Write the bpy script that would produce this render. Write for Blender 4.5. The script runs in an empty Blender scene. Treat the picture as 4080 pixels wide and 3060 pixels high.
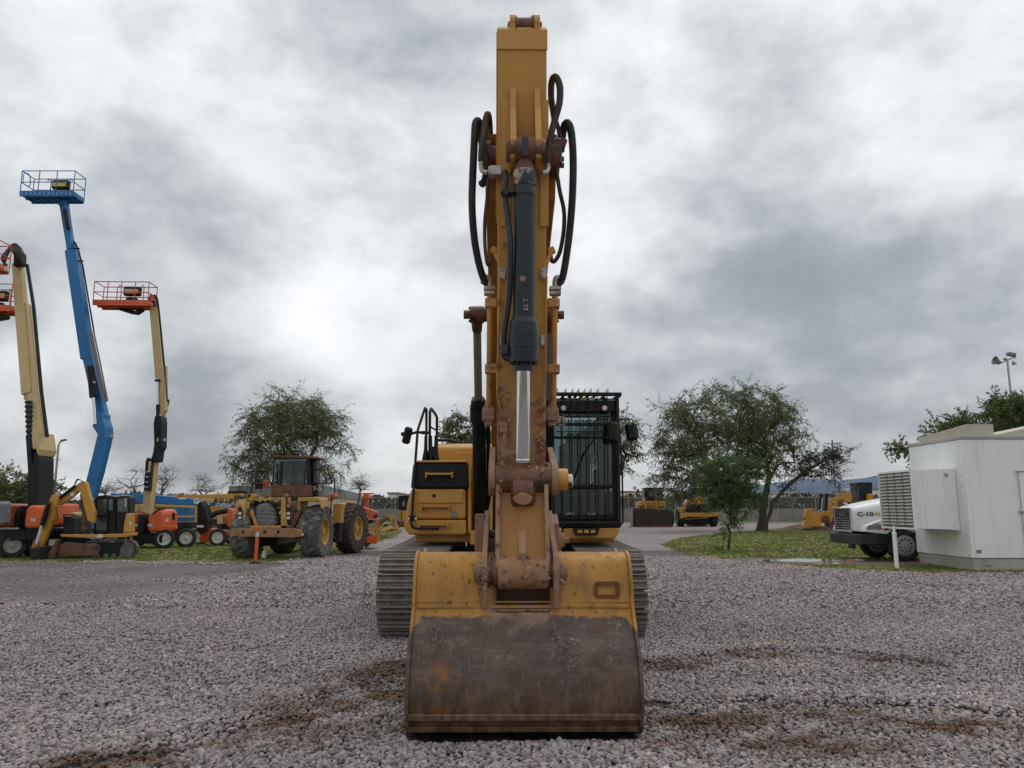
import bpy, bmesh, math, random
import numpy as np
from mathutils import Vector, Matrix
random.seed(7)
rng = np.random.default_rng(7)
scene = bpy.context.scene
COL = scene.collection
R = math.radians

# ------------------------------------------------------------------ camera
CAM_H = 1.65
PITCH = R(9.18)
FPX = 3064.0                       # focal length in pixels of the 4080 x 3060 photograph
cam_d = bpy.data.cameras.new('camera')
cam = bpy.data.objects.new('camera', cam_d)
COL.objects.link(cam)
cam.location = (0, 0, CAM_H)
cam.rotation_euler = (math.pi / 2 + PITCH, 0, 0)
cam_d.sensor_width = 36.0
cam_d.lens = 36.0 * FPX / 4080.0
cam_d.clip_start = 0.1
cam_d.clip_end = 6000
scene.camera = cam

# ------------------------------------------------------------------ sky
SUN_EL, SUN_AZ = R(62), R(25)      # azimuth: clockwise from +Y
world = bpy.data.worlds.new('World')
scene.world = world
world.use_nodes = True
nt = world.node_tree
nt.nodes.clear()
N = nt.nodes.new
L = nt.links.new


def wmath(op, a=None, b=None, c=None, clamp=False):
    n = N('ShaderNodeMath'); n.operation = op; n.use_clamp = clamp
    for i, v in enumerate((a, b, c)):
        if v is None:
            continue
        if isinstance(v, (int, float)):
            n.inputs[i].default_value = v
        else:
            L(v, n.inputs[i])
    return n.outputs[0]


def dir_of(px, py):
    x = (px - 2040) / FPX; v = (1530 - py) / FPX
    d = Vector((x, math.cos(PITCH) - v * math.sin(PITCH), math.sin(PITCH) + v * math.cos(PITCH)))
    return d.normalized()


w_out = N('ShaderNodeOutputWorld')
w_sky = N('ShaderNodeTexSky')
w_sky.sky_type = 'NISHITA'
w_sky.sun_disc = False
w_sky.sun_elevation = SUN_EL
w_sky.sun_rotation = SUN_AZ
w_bgsky = N('ShaderNodeBackground')
w_bgsky.inputs['Strength'].default_value = 0.08
L(w_sky.outputs[0], w_bgsky.inputs['Color'])
w_tc = N('ShaderNodeTexCoord')
w_sep = N('ShaderNodeSeparateXYZ')
L(w_tc.outputs['Generated'], w_sep.inputs[0])
zc = wmath('MAXIMUM', w_sep.outputs[2], 0.0)
den = wmath('ADD', zc, 0.16)
cx = wmath('DIVIDE', w_sep.outputs[0], den)
cy = wmath('DIVIDE', w_sep.outputs[1], den)
w_cmb = N('ShaderNodeCombineXYZ')
L(cx, w_cmb.inputs[0]); L(cy, w_cmb.inputs[1])


def wnoise(scale, detail, rough, dist, off):
    m = N('ShaderNodeMapping'); m.inputs['Location'].default_value = off
    L(w_cmb.outputs[0], m.inputs['Vector'])
    n = N('ShaderNodeTexNoise'); n.inputs['Scale'].default_value = scale
    n.inputs['Detail'].default_value = detail; n.inputs['Roughness'].default_value = rough
    n.inputs['Distortion'].default_value = dist
    L(m.outputs[0], n.inputs['Vector'])
    return n.outputs['Fac']


n_big = wnoise(0.75, 3, 0.5, 0.3, (3.1, 1.7, 0.4))


def dnoise(scale, detail, rough, dist, off):
    """billows: noise in the direction itself, a little flattened"""
    m = N('ShaderNodeMapping'); m.inputs['Location'].default_value = off; m.inputs['Scale'].default_value = (1, 1, 1.7)
    L(w_tc.outputs['Generated'], m.inputs['Vector'])
    n = N('ShaderNodeTexNoise'); n.inputs['Scale'].default_value = scale
    n.inputs['Detail'].default_value = detail; n.inputs['Roughness'].default_value = rough
    n.inputs['Distortion'].default_value = dist
    L(m.outputs[0], n.inputs['Vector'])
    return n.outputs['Fac']


n_mid = dnoise(3.1, 10, 0.54, 0.12, (7.3, 2.2, 1.1))
n_fin = dnoise(11.0, 10, 0.60, 0.15, (1.3, 9.2, 2.1))
val = wmath('MULTIPLY', n_big, 0.42)
val = wmath('MULTIPLY_ADD', n_mid, 0.80, val)
val = wmath('MULTIPLY_ADD', n_fin, 0.26, val)
val = wmath('SUBTRACT', val, 0.165)
# the large cloud masses as they stand in the photograph (direction, width, depth)
CLOUDS = [((560, 330), 0.20, 0.16), ((1330, 1330), 0.13, 0.06), ((3350, 420), 0.26, 0.13), ((3560, 640), 0.10, 0.12),
          ((1250, 1180), 0.10, 0.07), ((2440, 850), 0.11, 0.07), ((760, 980), 0.15, -0.15), ((240, 1250), 0.16, -0.10),
          ((3050, 1080), 0.24, -0.13), ((1560, 240), 0.14, -0.11), ((3500, 1400), 0.15, -0.08), ((900, 1350), 0.12, -0.08),
          ((150, 600), 0.12, -0.09), ((260, 1760), 0.08, 0.10), ((1500, 1790), 0.06, 0.10), ((3000, 1250), 0.1, -0.05),
          ((3650, 1640), 0.10, -0.04), ((2700, 600), 0.12, 0.07)]
warp = N('ShaderNodeTexNoise'); warp.inputs['Scale'].default_value = 5.0; warp.inputs['Detail'].default_value = 5
L(w_tc.outputs['Generated'], warp.inputs['Vector'])
wv = N('ShaderNodeVectorMath'); wv.operation = 'SUBTRACT'
L(warp.outputs['Color'], wv.inputs[0]); wv.inputs[1].default_value = (.5, .5, .5)
wv2 = N('ShaderNodeVectorMath'); wv2.operation = 'MULTIPLY_ADD'
L(wv.outputs[0], wv2.inputs[0]); wv2.inputs[1].default_value = (.34, .34, .34)
L(w_tc.outputs['Generated'], wv2.inputs[2])
for (pp, wd, amp) in CLOUDS:
    dv = N('ShaderNodeVectorMath'); dv.operation = 'DISTANCE'
    L(wv2.outputs[0], dv.inputs[0]); dv.inputs[1].default_value = dir_of(*pp)
    q = wmath('DIVIDE', dv.outputs['Value'], wd)
    q = wmath('MULTIPLY', q, q)
    q = wmath('MULTIPLY', q, -1.0)
    g = wmath('EXPONENT', q)
    val = wmath('MULTIPLY_ADD', g, amp * 1.0, val)
w_ramp = N('ShaderNodeValToRGB')
L(val, w_ramp.inputs[0])
cr = w_ramp.color_ramp
cr.interpolation = 'B_SPLINE'
cr.elements[0].position = 0.24; cr.elements[0].color = (0.266, 0.286, 0.312, 1)
cr.elements[1].position = 0.80; cr.elements[1].color = (0.98, 0.99, 1.0, 1)
for p, c in ((0.42, (0.365, 0.39, 0.42, 1)), (0.52, (0.515, 0.54, 0.567, 1)), (0.64, (0.725, 0.745, 0.762, 1))):
    e = cr.elements.new(p); e.color = c
# an overcast sky is brighter towards the zenith (about 1 + 2 sin(elevation))
grad = wmath('MULTIPLY_ADD', zc, 0.42, 0.98)
w_mul = N('ShaderNodeVectorMath'); w_mul.operation = 'SCALE'
L(w_ramp.outputs[0], w_mul.inputs[0]); L(grad, w_mul.inputs['Scale'])
w_bgc = N('ShaderNodeBackground')
L(w_mul.outputs[0], w_bgc.inputs['Color']); w_bgc.inputs['Strength'].default_value = 1.0
w_mix = N('ShaderNodeMixShader'); w_mix.inputs[0].default_value = 0.93
L(w_bgsky.outputs[0], w_mix.inputs[1]); L(w_bgc.outputs[0], w_mix.inputs[2])
L(w_mix.outputs[0], w_out.inputs['Surface'])

# ------------------------------------------------------------------ sun behind the cloud
sun_d = bpy.data.lights.new('sun', 'SUN')
sun_d.energy = 0.9
sun_d.angle = R(40)
sun_d.color = (1.0, 0.97, 0.92)
sun = bpy.data.objects.new('sun', sun_d)
COL.objects.link(sun)
sun.rotation_euler = (math.pi / 2 - SUN_EL, 0, math.pi - SUN_AZ)
sun.location = (6, 10, 40)
vs = scene.view_settings
vs.view_transform = 'Standard'
vs.look = 'None'
vs.exposure = 0.0
vs.gamma = 1.0
vs.use_curve_mapping = False
scene.cycles.max_bounces = 8
scene.cycles.transparent_max_bounces = 24
scene.cycles.use_denoising = True


# ------------------------------------------------------------------ pixel -> place
CP, SP = math.cos(PITCH), math.sin(PITCH)


def W(px, py, Y):
    """point on the ray through photo pixel (px, py) at ground distance Y"""
    x = (px - 2040) / FPX; v = (1530 - py) / FPX
    dy = CP - v * SP
    t = Y / dy
    return Vector((x * t, Y, CAM_H + t * (SP + v * CP)))


def G(px, py, z=0.0):
    """where the ray through a photo pixel meets the ground"""
    x = (px - 2040) / FPX; v = (1530 - py) / FPX
    dz = SP + v * CP
    t = (z - CAM_H) / dz
    return Vector((x * t, t * (CP - v * SP), z))


# ------------------------------------------------------------------ materials
def srgb(r, g, b):
    f = lambda c: (c / 255 / 12.92) if c / 255 <= .04045 else ((c / 255 + .055) / 1.055) ** 2.4
    return (f(r), f(g), f(b))


def mat(name, base, rough=.5, metal=0., layers=(), bump=None, spec=.5, coat=0., var=.12, vscale=1.5, ncoord='Object', bump2=None):
    """procedural paint / steel / rubber: base colour with large scale variation, then
    layers of dirt or wear = dict(c, s, lo, hi, st=(x,y,z), d=detail, r=rough, m=metal, z=(lo, hi) or y=.., k=strength)"""
    m = bpy.data.materials.new(name); m.use_nodes = True
    t = m.node_tree; n = t.nodes; l = t.links
    b = n['Principled BSDF']
    tc = n.new('ShaderNodeTexCoord')
    co = tc.outputs[ncoord]

    def noise(s, d=4, st=None, rough_=.55, off=0.):
        mp = n.new('ShaderNodeMapping')
        mp.inputs['Scale'].default_value = st or (1, 1, 1)
        mp.inputs['Location'].default_value = (off, off * .7, off * 1.3)
        l.new(co, mp.inputs[0])
        x = n.new('ShaderNodeTexNoise')
        x.inputs['Scale'].default_value = s; x.inputs['Detail'].default_value = d
        x.inputs['Roughness'].default_value = rough_
        l.new(mp.outputs[0], x.inputs['Vector'])
        return x.outputs['Fac']

    def rng_(src, lo, hi, a=0., b_=1.):
        x = n.new('ShaderNodeMapRange')
        x.inputs['From Min'].default_value = lo; x.inputs['From Max'].default_value = hi
        x.inputs['To Min'].default_value = a; x.inputs['To Max'].default_value = b_
        l.new(src, x.inputs['Value'])
        return x.outputs[0]

    def mixc(f, a, c):
        x = n.new('ShaderNodeMix'); x.data_type = 'RGBA'
        l.new(f, x.inputs[0])
        for i, v in ((6, a), (7, c)):
            if isinstance(v, tuple):
                x.inputs[i].default_value = (*v[:3], 1)
            else:
                l.new(v, x.inputs[i])
        return x.outputs[2]

    def mixf(f, a, c):
        x = n.new('ShaderNodeMix'); x.data_type = 'FLOAT'
        l.new(f, x.inputs[0])
        for i, v in ((2, a), (3, c)):
            if isinstance(v, (int, float)):
                x.inputs[i].default_value = v
            else:
                l.new(v, x.inputs[i])
        return x.outputs[0]

    lo_c = tuple(c * (1 - var) for c in base); hi_c = tuple(min(1, c * (1 + var)) for c in base)
    col = mixc(rng_(noise(vscale, 5), .3, .7), lo_c, hi_c)
    rg = mixf(rng_(noise(vscale * 3.1, 3, off=5), .3, .7), max(.03, rough - .06), min(1, rough + .08))
    me = metal
    for i, ly in enumerate(layers):
        f = noise(ly['s'], ly.get('d', 6), ly.get('st'), ly.get('nr', .6), 3.7 * i + 1.1)
        for ax, idx in (('x', 0), ('y', 1), ('z', 2)):
            if ax in ly:                                  # the dirt has its own extent on the thing
                sp = n.new('ShaderNodeSeparateXYZ'); l.new(co, sp.inputs[0])
                g = rng_(sp.outputs[idx], ly[ax][0], ly[ax][1], ly.get('off', .30), -ly.get('off', .30))
                ad = n.new('ShaderNodeMath'); ad.operation = 'ADD'
                l.new(f, ad.inputs[0]); l.new(g, ad.inputs[1]); f = ad.outputs[0]
        f = rng_(f, ly['lo'], ly['hi'], 0, ly.get('k', 1.))
        col = mixc(f, col, ly['c'])
        rg = mixf(f, rg, ly.get('r', .8))
        if 'm' in ly or not isinstance(me, float) or metal > 0:
            me = mixf(f, me, ly.get('m', 0.))
    l.new(col, b.inputs['Base Color']); l.new(rg, b.inputs['Roughness'])
    if isinstance(me, (int, float)):
        b.inputs['Metallic'].default_value = me
    else:
        l.new(me, b.inputs['Metallic'])
    b.inputs['Specular IOR Level'].default_value = spec
    b.inputs['Coat Weight'].default_value = coat
    b.inputs['Coat Roughness'].default_value = .25
    if bump:
        prev = None
        for bb in (bump, bump2):
            if not bb:
                continue
            bp = n.new('ShaderNodeBump'); bp.inputs['Strength'].default_value = bb[1]
            bp.inputs['Distance'].default_value = bb[2] if len(bb) > 2 else .01
            l.new(noise(bb[0], 6, off=9), bp.inputs['Height'])
            if prev:
                l.new(prev, bp.inputs['Normal'])
            prev = bp.outputs[0]
        l.new(prev, b.inputs['Normal'])
    return m


MUD = (.20, .115, .07)
MUDP = (.36, .215, .145)
RUST = (.11, .042, .018)
YEL = (.52, .256, .036)
M = {}
M['yel_clean'] = mat('yellow_paint', YEL, .42, layers=[dict(c=(.30, .17, .06), s=2.2, lo=.52, hi=.85, k=.5)], bump=(40, .03), coat=.15, var=.06)
M['yel_stick'] = mat('yellow_paint_muddy', (.49, .237, .038), .5, layers=[
    dict(c=(.31, .155, .075), s=2.6, lo=.42, hi=.62, z=(1.2, 4.4), off=.40, r=.85, k=.9),
    dict(c=(.33, .195, .13), s=6, lo=.48, hi=.58, z=(1.0, 3.3), off=.30, r=.9, k=.9),
    dict(c=(.21, .09, .045), s=8, lo=.50, hi=.57, z=(1.2, 3.2), off=.22, r=.8, k=.85),
    dict(c=(.40, .27, .19), s=14, lo=.54, hi=.60, z=(1.2, 3.0), off=.20, r=.9, k=.8),
    dict(c=(.13, .055, .022), s=5.5, lo=.62, hi=.68, d=7, r=.6, z=(1.0, 6.5), off=.1, k=.85),
    dict(c=(.45, .33, .25), s=23, lo=.64, hi=.72, d=3, r=.9, z=(1.0, 3.4), off=.15, k=.6)], bump=(18, .06), var=.08)
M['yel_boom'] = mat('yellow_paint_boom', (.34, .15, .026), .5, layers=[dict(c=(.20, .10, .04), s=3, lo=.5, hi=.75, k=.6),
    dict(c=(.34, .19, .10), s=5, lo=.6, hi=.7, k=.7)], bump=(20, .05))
M['link'] = mat('muddy_link_casting', (.31, .16, .07), .62, layers=[
    dict(c=(.40, .25, .16), s=6, lo=.48, hi=.60, k=.85, r=.9), dict(c=(.13, .055, .025), s=9, lo=.58, hi=.66, r=.6),
    dict(c=(.17, .16, .15), s=31, lo=.63, hi=.72, r=.6)], bump=(14, .15, .01), bump2=(60, .12, .004))
M['greasy'] = mat('rust_and_grease', (.15, .055, .022), .42, layers=[
    dict(c=(.045, .022, .014), s=6, lo=.5, hi=.62, r=.3), dict(c=(.42, .24, .08), s=5, lo=.66, hi=.72, r=.7),
    dict(c=(.30, .17, .10), s=17, lo=.70, hi=.76, r=.9)], bump=(30, .3, .006))
M['pink'] = mat('dried_mud_plate', (.285, .172, .118), .85, layers=[
    dict(c=(.16, .075, .045), s=13, lo=.60, hi=.68), dict(c=(.15, .14, .135), s=9, lo=.62, hi=.68, r=.6),
    dict(c=(.42, .22, .05), s=4, lo=.64, hi=.72)], bump=(25, .25, .006))
M['cyl'] = mat('black_blue_cylinder', (.010, .018, .025), .4, layers=[
    dict(c=(.20, .20, .19), s=55, lo=.70, hi=.76, d=2, k=.7), dict(c=(.10, .09, .08), s=5, lo=.6, hi=.8, k=.35, r=.7)], bump=(60, .05), var=.2)
M['black'] = mat('black_paint', (.009, .0095, .011), .42, layers=[dict(c=(.07, .058, .047), s=4, lo=.56, hi=.85, k=.35, r=.8)], bump=(60, .04), var=.2, spec=.28)
M['rubber'] = mat('hose_rubber', (.022, .021, .021), .6, layers=[dict(c=(.11, .085, .07), s=6, lo=.5, hi=.75, k=.6, r=.9)], bump=(80, .1), var=.2)
M['hose_mud'] = mat('muddy_hose', (.07, .055, .045), .7, layers=[dict(c=(.22, .14, .09), s=5, lo=.45, hi=.7, k=.8, r=.9)], bump=(80, .15))
M['chrome'] = mat('chromed_rod', (.62, .64, .67), .07, 1., var=.05, vscale=4)
M['rod_dull'] = mat('dull_rod', (.30, .26, .25), .28, .8, layers=[dict(c=(.10, .05, .04), s=3, lo=.5, hi=.7, k=.6, r=.5)], var=.1)
M['steel'] = mat('zinc_fitting', (.40, .39, .36), .42, .55, layers=[dict(c=MUDP, s=14, lo=.5, hi=.65, r=.9)], bump=(40, .1))
M['grouser'] = mat('worn_grouser', (.22, .195, .17), .5, .3, layers=[dict(c=(.14, .11, .09), s=9, lo=.5, hi=.66, k=.8, r=.8)], bump=(40, .2, .004), var=.15)
M['track'] = mat('track_steel', (.115, .096, .082), .6, .15, layers=[
    dict(c=(.27, .225, .19), s=7, lo=.47, hi=.66, k=.8, r=.9), dict(c=(.045, .028, .02), s=16, lo=.55, hi=.65, r=.5)], bump=(45, .25, .005), var=.2)
M['dark'] = mat('dark_recess_steel', (.012, .011, .011), .7, var=.2)
M['whitelabel'] = mat('white_label', (.62, .62, .60), .5, var=.04)
M['headlamp'] = mat('headlamp_glass', (.26, .27, .26), .08, .3, var=.3, vscale=6)
M['lens'] = mat('lamp_lens', (.62, .58, .50), .12, var=.05)
M['yellabel'] = mat('yellow_label', (.6, .48, .06), .5)


def glass(name, tint=(.55, .68, .68), spec=.08, alpha=.55, rough=.02, body=(.010, .018, .019)):
    """tinted cab glass: mostly see-through, partly dark body, mirror reflection by Fresnel"""
    m = bpy.data.materials.new(name); m.use_nodes = True
    t = m.node_tree; n = t.nodes; l = t.links; n.clear()
    o = n.new('ShaderNodeOutputMaterial')
    tr = n.new('ShaderNodeBsdfTransparent'); tr.inputs[0].default_value = (*tint, 1)
    df = n.new('ShaderNodeBsdfDiffuse'); df.inputs[0].default_value = (*body, 1)
    gl = n.new('ShaderNodeBsdfGlossy'); gl.inputs['Roughness'].default_value = rough
    fr = n.new('ShaderNodeFresnel'); fr.inputs[0].default_value = 1.5
    tc = n.new('ShaderNodeTexCoord'); ns = n.new('ShaderNodeTexNoise'); ns.inputs['Scale'].default_value = 2.5
    l.new(tc.outputs['Object'], ns.inputs['Vector'])
    mr = n.new('ShaderNodeMapRange'); mr.inputs[1].default_value = .3; mr.inputs[2].default_value = .7
    mr.inputs[3].default_value = alpha - .06; mr.inputs[4].default_value = alpha + .06
    l.new(ns.outputs['Fac'], mr.inputs[0])
    m1 = n.new('ShaderNodeMixShader'); l.new(mr.outputs[0], m1.inputs[0])
    l.new(df.outputs[0], m1.inputs[1]); l.new(tr.outputs[0], m1.inputs[2])
    m2 = n.new('ShaderNodeMixShader'); l.new(fr.outputs[0], m2.inputs[0])
    l.new(m1.outputs[0], m2.inputs[1]); l.new(gl.outputs[0], m2.inputs[2])
    l.new(m2.outputs[0], o.inputs[0])
    return m


M['glass'] = glass('cab_glass', tint=(.68, .79, .785), alpha=.76)
M['glass_dark'] = glass('dark_cab_glass', alpha=.45)


# ------------------------------------------------------------------ mesh builder
def V(*a):
    return Vector(a)


class MB:
    def __init__(s):
        s.v = []; s.f = []; s.sm = []

    def add(s, vs_, fs, smooth=False):
        o = len(s.v)
        s.v.extend(Vector(p) for p in vs_)
        s.f.extend(tuple(i + o for i in f) for f in fs)
        s.sm.extend([smooth] * len(fs))
        return s

    def box(s, c, d, rot=None, bev=0.):
        """box centred at c with dimensions d, optional rotation matrix, optional chamfer"""
        c = Vector(c); hx, hy, hz = d[0] / 2, d[1] / 2, d[2] / 2
        vs_ = []; fs = []
        if bev <= 0:
            vs_ = [Vector((x, y, z)) for x in (-hx, hx) for y in (-hy, hy) for z in (-hz, hz)]
            fs = [(0, 1, 3, 2), (4, 6, 7, 5), (0, 4, 5, 1), (2, 3, 7, 6), (0, 2, 6, 4), (1, 5, 7, 3)]
        else:
            b = min(bev, hx * .9, hy * .9, hz * .9)
            idx = {}
            for sx in (-1, 1):
                for sy in (-1, 1):
                    for sz in (-1, 1):
                        for ax in range(3):
                            p = [sx * (hx - b), sy * (hy - b), sz * (hz - b)]
                            p[ax] = (sx, sy, sz)[ax] * (hx, hy, hz)[ax]
                            idx[(sx, sy, sz, ax)] = len(vs_); vs_.append(Vector(p))
            K = lambda a, e, g, h: idx[(a, e, g, h)]
            for sg in (-1, 1):
                fs.append((K(sg, -1, -1, 0), K(sg, 1, -1, 0), K(sg, 1, 1, 0), K(sg, -1, 1, 0)))
                fs.append((K(-1, sg, -1, 1), K(1, sg, -1, 1), K(1, sg, 1, 1), K(-1, sg, 1, 1)))
                fs.append((K(-1, -1, sg, 2), K(1, -1, sg, 2), K(1, 1, sg, 2), K(-1, 1, sg, 2)))
                for s2 in (-1, 1):
                    fs.append((K(sg, s2, -1, 0), K(sg, s2, 1, 0), K(sg, s2, 1, 1), K(sg, s2, -1, 1)))
                    fs.append((K(sg, -1, s2, 0), K(sg, 1, s2, 0), K(sg, 1, s2, 2), K(sg, -1, s2, 2)))
                    fs.append((K(-1, sg, s2, 1), K(1, sg, s2, 1), K(1, sg, s2, 2), K(-1, sg, s2, 2)))
                    for s3 in (-1, 1):
                        fs.append((K(sg, s2, s3, 0), K(sg, s2, s3, 1), K(sg, s2, s3, 2)))
        if rot is not None:
            vs_ = [rot @ p for p in vs_]
        return s.add([p + c for p in vs_], fs)

    def bb(s, lo, hi, bev=0.):
        lo = Vector(lo); hi = Vector(hi)
        return s.box((lo + hi) / 2, [abs(q) for q in (hi - lo)], None, bev)

    def beam(s, p0, p1, w, h, up=(0, 0, 1), bev=0., w1=None, h1=None):
        """box bar from p0 to p1, w across, h along 'up'; may taper to w1, h1"""
        p0 = Vector(p0); p1 = Vector(p1); a = (p1 - p0); ln = a.length; a.normalize()
        u = Vector(up); u = u - a * u.dot(a)
        if u.length < 1e-5:
            u = Vector((0, 1, 0)) - a * a.y
        u.normalize(); r = a.cross(u)
        w1 = w if w1 is None else w1; h1 = h if h1 is None else h1
        if bev > 0 and w1 == w and h1 == h:
            rot = Matrix((r, a, u)).transposed()
            return s.box((p0 + p1) / 2, (w, ln, h), rot, bev)
        vs_ = []
        for p, ww, hh in ((p0, w, h), (p1, w1, h1)):
            for sx, sz in ((-1, -1), (1, -1), (1, 1), (-1, 1)):
                vs_.append(p + r * (sx * ww / 2) + u * (sz * hh / 2))
        return s.add(vs_, [(3, 2, 1, 0), (4, 5, 6, 7), (0, 1, 5, 4), (1, 2, 6, 5), (2, 3, 7, 6), (3, 0, 4, 7)])

    def prism(s, pts, off):
        """extrude a planar polygon (3D points) by the vector off"""
        pts = [Vector(p) for p in pts]; off = Vector(off); n = len(pts)
        fs = [tuple(range(n - 1, -1, -1)), tuple(range(n, 2 * n))]
        fs += [(i, (i + 1) % n, n + (i + 1) % n, n + i) for i in range(n)]
        return s.add(pts + [p + off for p in pts], fs)

    def profx(s, pts_yz, x0, x1):
        return s.prism([(x0, p[0], p[1]) for p in pts_yz], (x1 - x0, 0, 0))

    def profy(s, pts_xz, y0, y1):
        return s.prism([(p[0], y0, p[1]) for p in pts_xz], (0, y1 - y0, 0))

    def frame(s, a):
        a = a.normalized()
        u = Vector((0, 0, 1)) if abs(a.z) < .9 else Vector((1, 0, 0))
        u = (u - a * u.dot(a)).normalized()
        return u, a.cross(u)

    def cyl(s, p0, p1, r0, r1=None, n=20, caps=True):
        p0 = Vector(p0); p1 = Vector(p1); r1 = r0 if r1 is None else r1
        u, w = s.frame(p1 - p0)
        vs_ = []
        for p, r in ((p0, r0), (p1, r1)):
            for i in range(n):
                t = 2 * math.pi * i / n
                vs_.append(p + u * (r * math.cos(t)) + w * (r * math.sin(t)))
        s.add(vs_, [(i, (i + 1) % n, n + (i + 1) % n, n + i) for i in range(n)], True)
        if caps:
            s.add(vs_[:n], [tuple(range(n - 1, -1, -1))]); s.add(vs_[n:], [tuple(range(n))])
        return s

    def lathe(s, p0, axis, prof, n=24, caps=True):
        """prof = [(h, r)] along the axis from p0; every segment keeps its own crease"""
        p0 = Vector(p0); a = Vector(axis).normalized(); u, w = s.frame(a)

        def ring(h, r):
            return [p0 + a * h + u * (r * math.cos(2 * math.pi * i / n)) + w * (r * math.sin(2 * math.pi * i / n)) for i in range(n)]
        for (h0, r0), (h1, r1) in zip(prof[:-1], prof[1:]):
            s.add(ring(h0, r0) + ring(h1, r1), [(i, (i + 1) % n, n + (i + 1) % n, n + i) for i in range(n)], True)
        if caps:
            if prof[0][1] > 1e-4:
                s.add(ring(*prof[0]), [tuple(range(n - 1, -1, -1))])
            if prof[-1][1] > 1e-4:
                s.add(ring(*prof[-1]), [tuple(range(n))])
        return s

    def tube(s, pts, r, n=8, closed=False, caps=True, smooth=True, curve=0):
        pts = [Vector(p) for p in pts]
        if curve:
            pts = catmull(pts, curve, closed)
        m = len(pts)
        rr = r if isinstance(r, (list, tuple)) else [r] * m
        if len(rr) != m:
            rr = [rr[min(len(rr) - 1, int(i * len(rr) / m))] for i in range(m)]
        tan = []
        for i in range(m):
            a = pts[(i + 1) % m] if (closed or i < m - 1) else pts[i]
            b = pts[i - 1] if (closed or i > 0) else pts[i]
            d = (a - b)
            tan.append(d.normalized() if d.length > 1e-9 else Vector((0, 0, 1)))
        u, w = s.frame(tan[0])
        vs_ = []
        for i in range(m):
            u = (u - tan[i] * u.dot(tan[i]))
            u = u.normalized() if u.length > 1e-6 else s.frame(tan[i])[0]
            w = tan[i].cross(u)
            for k in range(n):
                t = 2 * math.pi * k / n
                vs_.append(pts[i] + (u * math.cos(t) + w * math.sin(t)) * rr[i])
        fs = []
        for i in range(m if closed else m - 1):
            j = (i + 1) % m
            for k in range(n):
                k2 = (k + 1) % n
                fs.append((i * n + k, i * n + k2, j * n + k2, j * n + k))
        s.add(vs_, fs, smooth)
        if caps and not closed:
            s.add(vs_[:n], [tuple(range(n - 1, -1, -1))]); s.add(vs_[-n:], [tuple(range(n))])
        return s

    def sheet(s, rows, smooth=True, closed=False):
        """grid surface from rows of points"""
        m = len(rows); n = len(rows[0])
        vs_ = [p for r_ in rows for p in r_]
        fs = []
        for i in range(m - 1):
            for j in range(n if closed else n - 1):
                j2 = (j + 1) % n
                fs.append((i * n + j, i * n + j2, (i + 1) * n + j2, (i + 1) * n + j))
        return s.add(vs_, fs, smooth)

    def mesh(s, name):
        me = bpy.data.meshes.new(name)
        me.from_pydata([tuple(p) for p in s.v], [], s.f)
        me.polygons.foreach_set('use_smooth', s.sm)
        bm = bmesh.new(); bm.from_mesh(me)
        bmesh.ops.recalc_face_normals(bm, faces=bm.faces)
        bm.to_mesh(me); bm.free()
        return me

    def build(s, name, m, parent=None, bevel=0., label=None, loc=None, kind=None, solid=0.):
        o = bpy.data.objects.new(name, s.mesh(name))
        COL.objects.link(o)
        if m is not None:
            o.data.materials.append(M[m] if isinstance(m, str) else m)
        if parent is not None:
            o.parent = parent
        if loc is not None:
            o.location = loc
        if label:
            o['label'] = label
        if kind:
            o['kind'] = kind
        if solid:
            md = o.modifiers.new('solid', 'SOLIDIFY'); md.thickness = solid; md.offset = -1
        if bevel > 0:
            md = o.modifiers.new('bevel', 'BEVEL'); md.width = bevel; md.segments = 2
            md.limit_method = 'ANGLE'; md.angle_limit = R(35)
        return o


def catmull(pts, k, closed=False):
    out = []; n = len(pts)
    g = lambda i: pts[i % n] if closed else pts[max(0, min(n - 1, i))]
    for i in range(n if closed else n - 1):
        p0, p1, p2, p3 = g(i - 1), g(i), g(i + 1), g(i + 2)
        for j in range(k):
            t = j / k
            out.append(.5 * ((2 * p1) + (p2 - p0) * t + (2 * p0 - 5 * p1 + 4 * p2 - p3) * t * t + (3 * p1 - p0 - 3 * p2 + p3) * t ** 3))
    if not closed:
        out.append(pts[-1])
    return out


def thing(name, label, cat, loc=(0, 0, 0), rz=0., group=None):
    o = bpy.data.objects.new(name, None)
    COL.objects.link(o)
    o.empty_display_size = .3
    o.location = loc; o.rotation_euler = (0, 0, rz)
    o['label'] = label; o['category'] = cat
    if group:
        o['group'] = group
    return o


def tag(o, label, cat, group=None):
    o['label'] = label; o['category'] = cat
    if group:
        o['group'] = group
    return o


def inst(o, parent, loc=None, rot=None, name=None):
    """a copy of a part that shares its mesh"""
    c = o.copy(); COL.objects.link(c); c.parent = parent
    if loc is not None:
        c.location = loc
    if rot is not None:
        c.rotation_euler = rot
    return c


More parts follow.
